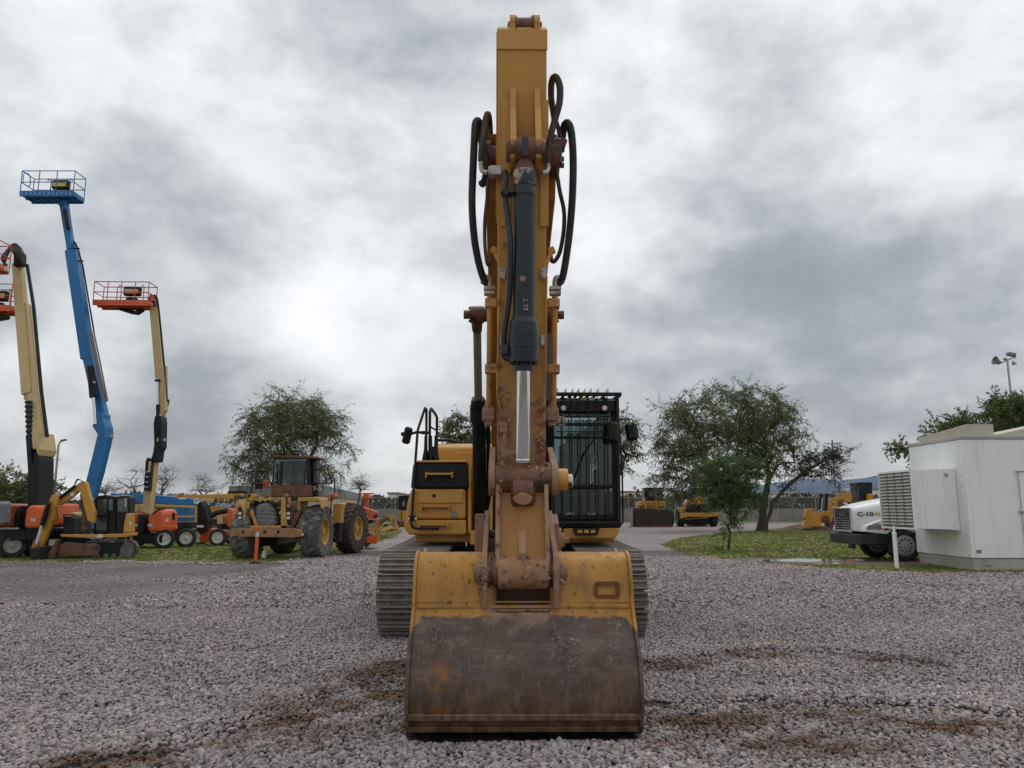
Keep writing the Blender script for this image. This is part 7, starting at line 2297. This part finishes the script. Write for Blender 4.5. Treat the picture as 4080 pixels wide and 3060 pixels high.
yw = R(14)
crawler(P, V(P.p(455, 2200, .2).x, .0, 0), yw, 1.65, .29, .36)
crawler(P, V(P.p(350, 2200, 1.2).x - .25, 1.55, 0), yw, 1.75, .27, .34)
P.plate('blade', 'rusty', [(228, 2218), (236, 2172), (262, 2160), (392, 2172), (395, 2214)], -.45, .10, bevel=.02)
P.plate('blade_end', 'rusty', [(194, 2226), (192, 2205), (230, 2160), (244, 2148), (236, 2190), (222, 2226)], -.55, .22, bevel=.01)
P.plate('blade_arm', 'black', [(255, 2165), (390, 2170), (390, 2182), (262, 2182)], -.2, .9, bevel=.02)
P.plate('swing_frame', 'mini_dark', [(255, 2142), (400, 2146), (400, 2172), (270, 2170)], .6, .6, bevel=.03)
P.plate('skirt', 'yel_clean', [(240, 2128), (318, 2130), (365, 2131), (495, 2126), (526, 2122), (526, 2134), (490, 2141), (365, 2144), (240, 2139)], -.25, .4, bevel=.02, fit=False)
P.plate('skirt_label', 'whitelabel', [(386, 2130), (410, 2129), (410, 2142), (386, 2143)], -.36, .01, bevel=0)
P.plate('engine_cover', 'mini_dark', [(250, 2126), (250, 2056), (330, 2060), (330, 2128)], -.15, 1.2, bevel=.04)
P.rod('rail', 'black', [(252, 2060, -.1), (252, 2050, -.1), (300, 2052, -.1)], .018)
P.plate('cover_top', 'ltan', [(270, 2052), (300, 2040), (322, 2042), (328, 2056)], .1, .6, bevel=.04)
# cab
cbm = P.plate('cab', 'mini_dark', [(376, 2124), (374, 2060), (380, 1990), (388, 1975), (420, 1972), (455, 1978), (512, 1974), (518, 1985), (516, 2050), (496, 2060), (490, 2124)], .12, .4, bevel=.03, fit=False)
P.plate('windscreen', 'pane_teal', [(383, 2052), (388, 1992), (425, 1988), (424, 2052)], .10, .01, cbm, 0)
P.plate('side_window', 'pane_teal', [(432, 2032), (432, 1990), (450, 1988), (450, 2032)], .10, .01, cbm, 0)
P.plate('door_window', 'pane_teal', [(468, 2038), (470, 1988), (512, 1984), (510, 2038)], .10, .01, cbm, 0)
P.plate('lower_window', 'pane_teal', [(383, 2112), (383, 2062), (424, 2062), (424, 2112)], .10, .01, cbm, 0)
P.plate('seat_back', 'radiator', [(390, 2050), (392, 2010), (422, 2008), (420, 2050)], .104, .01, cbm, 0)
P.plate('roof_edge', 'ltan', [(455, 1974), (516, 1971), (517, 1976), (458, 1981)], .09, .5, cbm, 0)
for (a, b) in (((428, 1985), (428, 2120)), ((455, 1985), (458, 2120)), ((380, 1990), (377, 2120))):
    P.rod('pillar', 'mini_dark', [(a[0], a[1], .09), (b[0], b[1], .09)], .03, cbm)
P.rod('grab_rail', 'whitelabel', [(501, 1985, .05), (500, 2020, .05)], .018, cbm)
P.rod('work_lamp', 'whitelabel', [(366, 1990, .1), (373, 1992, .1)], .04, cbm)
P.plate('side_panel', 'yel_clean', [(490, 2126), (494, 2090), (505, 2062), (512, 2046), (530, 2044), (530, 2122)], -.1, .5, bevel=.04)
P.plate('panel_label', 'whitelabel', [(514, 2080), (523, 2078), (523, 2091), (514, 2092)], -.11, .01, bevel=0)
# boom and stick
bm_ = P.plate('boom', 'yel_clean', [(348, 2075), (320, 1962), (312, 1956), (280, 1985), (236, 2014), (228, 2002), (232, 1990), (312, 1925), (330, 1916), (343, 1922), (352, 1960), (375, 2040), (372, 2085)], -.35, .18, bevel=.02, fit=False)
P.plate('boom_inside', 'rusty', [(318, 1970), (325, 1960), (345, 2030), (360, 2110), (330, 2120), (330, 2040)], -.1, .25, bevel=.01)
P.rod('boom_cylinder', 'mini_dark', [(236, 1985, -.42), (300, 1935, -.42)], .05, bm_)
P.rod('boom_rod', 'chrome', [(218, 1975, -.42), (240, 1958, -.42)], .03, bm_)
for k in range(3):
    P.rod('hose', 'rubber', [(296, 1938 - 3 * k, -.4), (306, 1916 - 3 * k, -.4), (320, 1912, -.4), (330, 1922, -.38)], .014, bm_, curve=3)
mb = MB(); q = P.p(288, 1969, -.37); mb.cyl(q, q + V(0, -.01, 0), .07, n=16); mb.build('emblem', 'hazard', bm_)
st_ = P.plate('stick', 'yel_clean', [(196, 1990), (208, 1970), (226, 1968), (230, 1990), (215, 2060), (190, 2120), (165, 2182), (140, 2182), (165, 2100), (188, 2030)], -.55, .18, bevel=.02, fit=False)
P.plate('stick_face', 'rusty', [(196, 1992), (204, 1996), (196, 2050), (172, 2110), (164, 2100), (182, 2040)], -.62, .02, st_, .005)
P.rod('bucket_rod', 'whitelabel', [(166, 2094, -.72), (142, 2174, -.72)], .045, st_)
P.rod('bucket_barrel', 'mini_dark', [(194, 2005, -.72), (167, 2092, -.72)], .075, st_, n=12)
P.rod('hose', 'rubber', [(220, 2020, -.6), (230, 2050, -.62), (228, 2072, -.62), (210, 2076, -.6)], .014, st_, curve=3)
P.plate('linkage', 'rusty', [(125, 2185), (140, 2150), (150, 2150), (165, 2180), (160, 2190)], -.7, .3, bevel=.01)
bkm = P.plate('bucket', 'dark', [(118, 2190), (150, 2182), (192, 2178), (195, 2232), (180, 2236), (125, 2236), (117, 2220)], -.95, .75, bevel=.05)
P.plate('bucket_side', 'yel_boom', [(122, 2186), (136, 2160), (148, 2180)], -.9, .1, bkm, .005)

# ---------------------------------------------------------------- wrecked wheel loader
M['mudtyre'] = mat('mud_caked_tyre', (.035, .027, .022), .9, layers=[dict(c=(.10, .055, .035), s=11, lo=.5, hi=.62, k=.9)], bump=(22, .8, .03), var=.3)
M['dustyre'] = mat('dusty_tyre', (.075, .074, .076), .9, layers=[dict(c=(.23, .20, .165), s=3, lo=.45, hi=.65, k=.75), dict(c=(.20, .15, .10), s=13, lo=.58, hi=.7, k=.6)], bump=(30, .4, .01), var=.2)
M['bump_rust'] = mat('rusted_yellow', (.33, .18, .08), .75, layers=[dict(c=(.17, .085, .05), s=4, lo=.46, hi=.62, k=.85), dict(c=(.42, .26, .07), s=7, lo=.58, hi=.7)], var=.15, bump=(15, .15))
P = Pl('wheel_loader', 'wrecked rusty yellow wheel loader with a gutted engine bay and huge worn tyres', 'wheel loader', 1090, 26.2)
hx = Vector((math.cos(R(-6)), math.sin(R(-6)), 0)); 
rx = Vector((math.cos(R(-6)), math.sin(R(-6)), 0)); fw = Vector((math.sin(R(6)), math.cos(R(6)), 0))
wr = P.p(1262, 2122, .3); wr.z = .87
wheel(P.t, wr, rx, .86, .66, .43, m_t='dustyre', m_r='old_yel', lugs=22, dish=.18)
wl = P.p(990, 2122, .1); wl.z = .81
wheel(P.t, wl, rx, .80, .62, .43, m_t='dustyre', m_r='old_yel', lugs=22, dish=.18)
wf = wr + fw * 3.0 + rx * .25; wf.z = .90
wheel(P.t, wf, (math.cos(R(-12)), math.sin(R(-12)), 0), .90, .62, .42, m_t='mudtyre', m_r='old_yel', lugs=24, dish=.18)
wf2 = wl + fw * 3.0; wf2.z = .9
wheel(P.t, wf2, rx, .90, .62, .42, m_t='mudtyre', m_r='old_yel', lugs=0)
bmp = P.plate('bumper', 'bump_rust', [(919, 2112), (922, 2106), (1176, 2106), (1216, 2112), (1216, 2138), (1180, 2142), (1010, 2140), (919, 2138)], -.75, .4, bevel=.02)
for px in (968, 1056, 1108):
    P.box('bumper_hole', 'dark', (px, 2119, -.755), (.08, .02, .09), None, 0, bmp)
P.box('lamp', 'lens', (1206, 2130, -.76), (.06, .03, .08), None, .01, bmp)
P.plate('bumper_end', 'rusty', [(1172, 2112), (1216, 2110), (1220, 2128), (1200, 2148), (1170, 2150)], -.6, .7, bevel=.02)
for nm, pts in (('frame_post', [(965, 2104), (976, 1986), (988, 1986), (978, 2104)]), ('frame_post', [(1119, 2104), (1119, 1982), (1134, 1982), (1150, 2104)]), ('frame_beam', [(965, 2104), (965, 2094), (1150, 2094), (1150, 2104)]), ('brace', [(995, 2035), (1005, 2030), (1032, 2094), (1018, 2094)])):
    P.plate(nm, 'old_yel', pts, -.55, .14, bevel=.01)
P.plate('frame_beam', 'old_yel', [(976, 1986), (1134, 1982), (1134, 1992), (976, 1996)], -.4, .14, bevel=.01)
rad = P.plate('radiator', 'radiator', [(1020, 2094), (1018, 2040), (1026, 2012), (1058, 2003), (1080, 2008), (1098, 2030), (1112, 2070), (1108, 2094)], -.42, .35, bevel=.06)
for k in range(4):
    P.rod('radiator_rib', 'radiator', [(1022, 2025 + 17 * k, -.43), (1106 - 8 * (3 - k) * .5, 2032 + 16 * k, -.43)], .022, rad)
P.rod('radiator_rib', 'radiator', [(1036, 2020, -.44), (1038, 2094, -.44)], .022, rad)
P.plate('engine_block', 'rusty', [(990, 2094), (990, 2000), (1190, 1996), (1190, 2094)], .1, 1.5, bevel=.05)
g2 = np.random.default_rng(77)
for k in range(26):       # pipes, housings and rags of the open engine bay
    px = g2.uniform(985, 1180); py = g2.uniform(1976, 2002 if px < 1120 else 2060)
    m_ = ['rusty', 'rusty', 'radiator', 'old_yel', 'dark', 'hazard'][g2.integers(0, 6)]
    if k % 2:
        P.rod('engine_pipe', m_, [(px, py, -.1), (px + g2.uniform(-18, 18), py + g2.uniform(-8, 12), g2.uniform(-.2, .2)), (px + g2.uniform(-25, 25), py + g2.uniform(0, 20), .1)], g2.uniform(.02, .06))
    else:
        P.box('engine_housing', m_, (px, py, g2.uniform(-.25, .2)), (g2.uniform(.08, .25), .2, g2.uniform(.08, .22)), Matrix.Rotation(g2.uniform(-.6, .6), 3, 'Y'), .03)
for (px0, px1) in ((948, 964), (1140, 1158)):
    lp = P.plate('lamp_panel', 'dark', [(px0, 2085), (px0, 2010), (px1, 2010), (px1, 2085)], -.5, .12, bevel=.01)
    for py in (2017, 2046, 2064):
        q = P.p((px0 + px1) / 2, py, -.5); mb = MB(); mb.box(q, (.11, .03, .10), None, .02); mb.build('lamp', 'lens' if py > 2020 else 'amber', lp)
P.plate('side_tank', 'dark', [(930, 2106), (935, 2070), (965, 2050), (965, 2106)], -.3, .8, bevel=.03)
P.plate('fender', 'old_yel', [(1186, 2050), (1186, 1982), (1300, 1982), (1310, 1990), (1316, 2026), (1308, 2026), (1300, 1996), (1196, 1998), (1200, 2050)], -.25, 1.1, bevel=.02)
P.plate('mudguard', 'rusty', [(1158, 2080), (1175, 2050), (1205, 2025), (1212, 2030), (1190, 2075), (1168, 2104)], -.4, .3, bevel=.02)
P.rod('rail', 'rusty', [(1217, 2005, -.45), (1217, 2090, -.45)], .025)
# cab
cb = P.plate('cab', 'rusty', [(1078, 1982), (1082, 1930), (1238, 1930), (1240, 1980)], .25, .5, bevel=.03, fit=False)
for nm, pts in (('cab_post', [(1082, 1932), (1090, 1828), (1100, 1828), (1092, 1932)]), ('cab_post', [(1224, 1932), (1222, 1826), (1234, 1826), (1238, 1932)]), ('cab_header', [(1090, 1836), (1090, 1818), (1236, 1818), (1236, 1832)]), ('inner_post', [(1110, 1932), (1116, 1836), (1128, 1836), (1122, 1932)])):
    P.plate(nm, 'mini_dark', pts, .25, .12, cb, .01, False)
P.plate('window_frame', 'radiator', [(1090, 1932), (1096, 1832), (1222, 1830), (1222, 1835), (1100, 1838), (1094, 1932)], .235, .02, cb, 0)
P.plate('rear_window', 'glass', [(1128, 1928), (1130, 1838), (1220, 1836), (1222, 1928)], .30, .01, cb, 0)
P.plate('front_window', 'glass', [(1110, 1930), (1110, 1836), (1240, 1836), (1240, 1930)], 1.0, .01, cb, 0)
P.plate('cab_side', 'mini_dark', [(1236, 1978), (1234, 1826), (1268, 1830), (1276, 1976)], .5, .25, cb, .02)
P.plate('side_window', 'glass_dark', [(1252, 1930), (1250, 1840), (1264, 1840), (1266, 1930)], .48, .01, cb, 0)
P.plate('roof', 'rusty', [(1084, 1822), (1086, 1815), (1222, 1816), (1270, 1820), (1272, 1828), (1236, 1826)], .2, .9, cb, .02, False)
P.plate('seat', 'dark', [(1150, 1930), (1152, 1912), (1205, 1912), (1208, 1930)], .8, .5, cb, .03)
P.plate('fire_wall', 'dark', [(1100, 1930), (1100, 1880), (1120, 1860), (1120, 1930)], 1.0, .3, cb, .02)
text('door_mark', 'TF-5', .22, 'white_ink', cb, P.p(1258, 1948, .49), (1, 0, 0), (0, 0, 1))
for nm, pts in (('handrail', [(1000, 1990, .2), (1008, 1876, .2), (1015, 1874, .2), (1020, 1950, .2)]), ('handrail', [(1002, 1875, .2), (1070, 1876, .3)]), ('handrail', [(993, 1928, .2), (1060, 1928, .3)]),
                ('handrail', [(1210, 1978, .3), (1214, 1874, .3), (1222, 1871, .3), (1304, 1870, .5), (1322, 1920, .6), (1322, 1928, .6)]), ('handrail', [(1212, 1926, .3), (1320, 1925, .6)]), ('handrail', [(1316, 1925, .6), (1332, 1905, .8), (1334, 1965, .8)]), ('handrail', [(1318, 2050, .1), (1320, 1980, .1), (1326, 1972, .2)])):
    P.rod(nm, 'mini_dark', pts, .025)
P.plate('filter_can', 'dark', [(1020, 1948), (1022, 1910), (1040, 1904), (1046, 1948)], .3, .4, bevel=.05)
P.plate('orange_tarp', 'orange', [(1044, 1942), (1046, 1920), (1075, 1912), (1074, 1940)], .6, .2, bevel=.02)
P.plate('red_tank', 'orange_rail', [(1305, 1990), (1310, 1970), (1345, 1964), (1350, 1980), (1330, 1988), (1312, 1998)], .8, .5, bevel=.05)
P.plate('front_fender', 'yel_clean', [(1325, 2085), (1326, 2010), (1338, 2004), (1380, 2006), (1372, 2030), (1366, 2086)], 1.6, .5, bevel=.04)
P.plate('fender_drop', 'dark', [(1325, 2160), (1325, 2086), (1366, 2086), (1362, 2160)], 1.8, .4, bevel=.02)
P.plate('frame', 'dark', [(1010, 2175), (1010, 2100), (1200, 2100), (1200, 2175)], .4, 4.6, bevel=.05)
P.plate('bucket', 'rusty', [(1395, 2180), (1400, 2085), (1430, 2060), (1446, 2090), (1440, 2170), (1452, 2188), (1420, 2196)], 4.2, 2.6, bevel=.05)
P.plate('bucket_corner', 'old_yel', [(1432, 2180), (1438, 2100), (1444, 2100), (1446, 2172), (1456, 2186), (1440, 2190)], 4.0, .2, bevel=.02)
P.rod('rag_bag', 'hazard', [(1050, 2222, -.2), (1054, 2200, -.2), (1056, 2188, -.2)], [.09, .07, .02], n=8)

# orange delineator post
p = G(1017, 2246); t = thing('delineator_post', 'slim orange plastic delineator post with a white band and black foot', 'post', (p.x, p.y, .0))
tp = W(1028, 2100, p.y) - p
mb = MB(); mb.tube([V(0, 0, .03), tp * .62, tp], [.052, .050, .046], 12); ps = mb.build('tube', 'orange', t)
mb = MB(); mb.tube([tp * .74, tp * .86], .051, 12); mb.build('band', 'hazard', ps)
mb = MB(); mb.tube([tp * .98, tp * 1.02], [.06, .05], 12); mb.build('cap', 'orange', ps)
mb = MB(); mb.lathe((0, 0, 0), (0, 0, 1), [(0, .22), (.03, .21), (.05, .07), (.08, .06)], 12); mb.build('foot', 'black', t)

# scrap and far machines left of the excavator
P = Pl('scrap_arm', 'rusty scrapped loader arms lying on the grass beyond the orange basket', 'scrap', 1535, 44.)
P.plate('arm', 'rusty', [(1500, 2082), (1545, 2058), (1552, 2064), (1508, 2096)], 0, .4, bevel=.02)
P.plate('bracket', 'old_yel', [(1534, 2068), (1546, 2050), (1566, 2050), (1566, 2068), (1552, 2078)], .3, .3, bevel=.02)
P.plate('black_box', 'dark', [(1526, 2094), (1542, 2086), (1550, 2100), (1532, 2106)], -.1, .4, bevel=.02)
P.rod('leg', 'old_yel', [(1568, 2060, 0), (1586, 2110, 0)], .06)
P.rod('leg', 'old_yel', [(1558, 2060, .3), (1560, 2108, .3)], .06)
for k in range(7):
    P.rod('hose_heap', 'old_yel', [(1520 + 4 * k, 2118 - k, -.3), (1532 + 5 * k, 2104 - 2 * (k % 3), -.2), (1548 + 5 * k, 2108, 0), (1556 + 5 * k, 2117 - k, .1)], .05, curve=3)
P.plate('crate', 'radiator', [(1558, 2112), (1558, 2062), (1576, 2060), (1580, 2112)], .8, .6, bevel=.02)
P = Pl('bulldozer', 'small far yellow machine with a black cab seen beside the storage box', 'bulldozer', 1600, 70.)
cb = P.plate('cab', 'mini_dark', [(1588, 2034), (1586, 1982), (1592, 1974), (1640, 1974), (1640, 2034)], 0, 1.4, bevel=.04)
P.plate('window', 'radiator', [(1604, 2020), (1602, 2000), (1612, 1994), (1614, 2014)], -.02, .03, cb, 0)
P.plate('body', 'yel_clean', [(1602, 2080), (1602, 2036), (1640, 2034), (1640, 2080)], -.4, 1.2, bevel=.04)
P.plate('engine', 'old_yel', [(1588, 2070), (1588, 2032), (1604, 2032), (1604, 2070)], 0, .8, bevel=.03)
P.plate('blade', 'rusty', [(1584, 2112), (1580, 2076), (1640, 2074), (1640, 2112)], -.6, .3, bevel=.02)

# ---------------------------------------------------------------- right: loader with bucket, roller, backhoe
P = Pl('wheel_loader', 'far yellow wheel loader facing out with a wide dark bucket on the gravel', 'wheel loader', 2600, 71.)
bkr = P.plate('bucket', 'mudtyre', [(2522, 2098), (2522, 2030), (2560, 2026), (2660, 2030), (2676, 2034), (2678, 2098)], -1.6, .9, bevel=.05)
P.plate('bucket_side', 'radiator', [(2514, 2100), (2514, 2024), (2522, 2024), (2524, 2100)], -1.7, 1.2, bkr, .01)
P.plate('cutting_edge', 'rusty', [(2540, 2101), (2540, 2094), (2672, 2094), (2672, 2101)], -1.75, .3, bkr, .01)
cb = P.plate('cab', 'mini_dark', [(2558, 1996), (2560, 1950), (2552, 1946), (2562, 1942), (2640, 1942), (2648, 1947), (2640, 1950), (2642, 1996)], .6, 1.6, bevel=.03)
P.plate('windscreen', 'glass_dark', [(2566, 1990), (2567, 1952), (2634, 1952), (2634, 1990)], .58, .01, cb, 0)
P.plate('body', 'old_yel', [(2530, 2026), (2530, 2000), (2560, 1996), (2650, 1996), (2655, 2026)], .2, 2.5, bevel=.05)
for pts in ([(2566, 2030), (2560, 1990), (2568, 1988), (2578, 2030)], [(2610, 2030), (2608, 1992), (2615, 1992), (2620, 2030)]):
    P.plate('lift_arm', 'yel_clean', pts, -.6, .9, bevel=.02)
P.plate('platform', 'yel_clean', [(2530, 2018), (2530, 2010), (2562, 2008), (2562, 2018)], -.3, .8, bevel=.02)
P.plate('platform', 'yel_clean', [(2616, 2018), (2618, 2008), (2648, 2008), (2650, 2018)], -.3, .8, bevel=.02)
P.box('air_filter', 'hazard', (2529, 1944, .5), (.28, .3, .35), None, .06)
P.rod('exhaust', 'hazard', [(2529, 1955, .5), (2530, 1985, .5)], .12)
P.box('mirror', 'black', (2542, 1955, .2), (.2, .1, .3), None, .03)
P.rod('mirror_arm', 'black', [(2524, 1995, .2), (2526, 1966, .2), (2540, 1964, .2)], .03)
for px in (2535, 2668):
    for dy in (.6, 3.6):
        wheel(P.t, V(P.p(px, 2100, dy).x, dy, .85), (1, 0, 0), .85, .6, .42)
P = Pl('soil_compactor', 'far yellow soil compactor with a rounded hood half behind the young tree', 'compactor', 2780, 71.)
P.plate('hood', 'yel_clean', [(2722, 2040), (2716, 2002), (2728, 1985), (2770, 1975), (2806, 1984), (2826, 2006), (2830, 2040)], 0, 2.2, bevel=.15)
P.plate('grille', 'mini_dark', [(2730, 2042), (2732, 2014), (2760, 2008), (2826, 2008), (2832, 2042)], -.15, .3, bevel=.03)
P.plate('bumper', 'yel_clean', [(2700, 2068), (2700, 2044), (2860, 2042), (2862, 2056), (2820, 2060), (2736, 2058)], -.5, 1.0, bevel=.03)
P.plate('step_box', 'yel_clean', [(2696, 2042), (2698, 2024), (2722, 2022), (2722, 2042)], -.1, 1.0, bevel=.04)
P.plate('chassis', 'dark', [(2700, 2070), (2850, 2066), (2850, 2082), (2700, 2084)], .2, 2.5)
for px in (2712, 2842):
    wheel(P.t, V(P.p(px, 2100, .6).x, .6, .8), (1, 0, 0), .8, .62, .42)
wheel(P.t, V(P.p(2780, 2100, 4).x, 4.2, .75), (1, 0, 0), .75, 2.2, .4, m_t='rusty', name='drum')
P.plate('cab', 'mini_dark', [(2740, 1976), (2742, 1944), (2815, 1944), (2818, 1978)], 1.5, 1.4, bevel=.04)

P = Pl('bulldozer', 'far amber bulldozer with black ripper masts and a dark cab behind the truck', 'bulldozer', 3380, 60.)
M['amber_yel'] = mat('amber_yellow', (.58, .25, .025), .5, layers=[dict(c=(.3, .13, .03), s=1.5, lo=.5, hi=.8, k=.5)], var=.08)
cb = P.plate('cab', 'mini_dark', [(3392, 1992), (3390, 1934), (3382, 1926), (3384, 1921), (3470, 1921), (3476, 1926), (3476, 1990)], .3, 1.6, bevel=.03)
for px in (3413, 3432, 3448, 3466):
    P.plate('window', 'glass_dark', [(px - 4, 1960), (px - 5, 1932), (px + 5, 1932), (px + 4, 1960)], .28, .01, cb, 0)
    P.plate('window_light', 'radiator', [(px - 3, 1956), (px - 3, 1936), (px + 2, 1936), (px + 2, 1956)], .285, .005, cb, 0)
P.plate('engine_hood', 'amber_yel', [(3330, 1990), (3330, 1965), (3394, 1963), (3396, 2002), (3340, 2000)], 0, 1.3, bevel=.04)
P.plate('engine_bay', 'rusty', [(3336, 2030), (3338, 1984), (3392, 1984), (3394, 2034)], .2, 1.0, bevel=.03)
P.plate('rear_tank', 'amber_yel', [(3430, 1992), (3432, 1968), (3478, 1966), (3480, 1990)], .1, 1.8, bevel=.04)
nz = P.plate('nose_panel', 'amber_yel', [(3302, 2030), (3303, 1986), (3336, 1985), (3338, 2030)], -.3, 1.4, bevel=.03)
P.plate('logo_plate', 'mini_dark', [(3307, 2008), (3307, 1996), (3327, 1996), (3327, 2008)], -.32, .03, nz, 0)
text('logo', 'CAT', .22, 'white_ink', nz, P.p(3317, 2002, -.33), (1, 0, 0), (0, 0, 1), bold=.012)
for pts in ([(3252, 2040), (3264, 1966), (3276, 1964), (3268, 2040)], [(3276, 2044), (3284, 1966), (3300, 1964), (3298, 2046)]):
    P.plate('mast', 'mini_dark', pts, -.6, .4, bevel=.02)
P.rod('hydraulic_rod', 'hazard', [(3276, 1985, -.7), (3272, 2030, -.7), (3258, 2040, -.7)], .04)
bl_ = P.plate('blade', 'amber_yel', [(3190, 2098), (3204, 2070), (3196, 2062), (3206, 2028), (3232, 2026), (3234, 2060), (3262, 2068), (3278, 2098)], -1.4, .6, bevel=.03)
P.plate('push_arm', 'amber_yel', [(3230, 2075), (3236, 2040), (3262, 2044), (3300, 2032), (3324, 2050), (3312, 2080), (3260, 2085)], -.8, .5, bevel=.03)
P.plate('track', 'rusty', [(3290, 2108), (3280, 2085), (3300, 2050), (3345, 2030), (3420, 2034), (3470, 2060), (3470, 2108)], -.4, .6, bevel=.06)
P.plate('track', 'rusty', [(3290, 2106), (3280, 2085), (3300, 2050), (3345, 2030), (3420, 2034), (3470, 2060), (3470, 2106)], 1.6, .6, bevel=.06)
mb = MB(); q = P.p(3290, 2068, -.9); mb.lathe(q, (0, -1, 0), [(0, .28), (.1, .28), (.1, .12)], 18); mb.build('trunnion', 'rusty', P.t)
P.box('exhaust', 'hazard', (3375, 1954, .3), (.36, .3, .28), None, .06)
P.rod('exhaust_stack', 'radiator', [(3344, 1965, .4), (3344, 1925, .4)], .13)
# low soil heap and puddle edge by the bulldozer
p = G(3210, 2112)
mb = MB(); rows = []
for i in range(8):
    r_ = 1 - i / 7.
    rows.append([V(p.x + 2.6 * r_ * math.cos(t), p.y + 1.1 * r_ * math.sin(t), .02 + .35 * (1 - r_ ** 2) * (1 + .25 * math.sin(3 * t + i))) for t in [2 * math.pi * k / 22 for k in range(22)]])
mb.sheet(rows, True, True); o = mb.build('soil_mound', 'mudflat'); o['kind'] = 'structure'
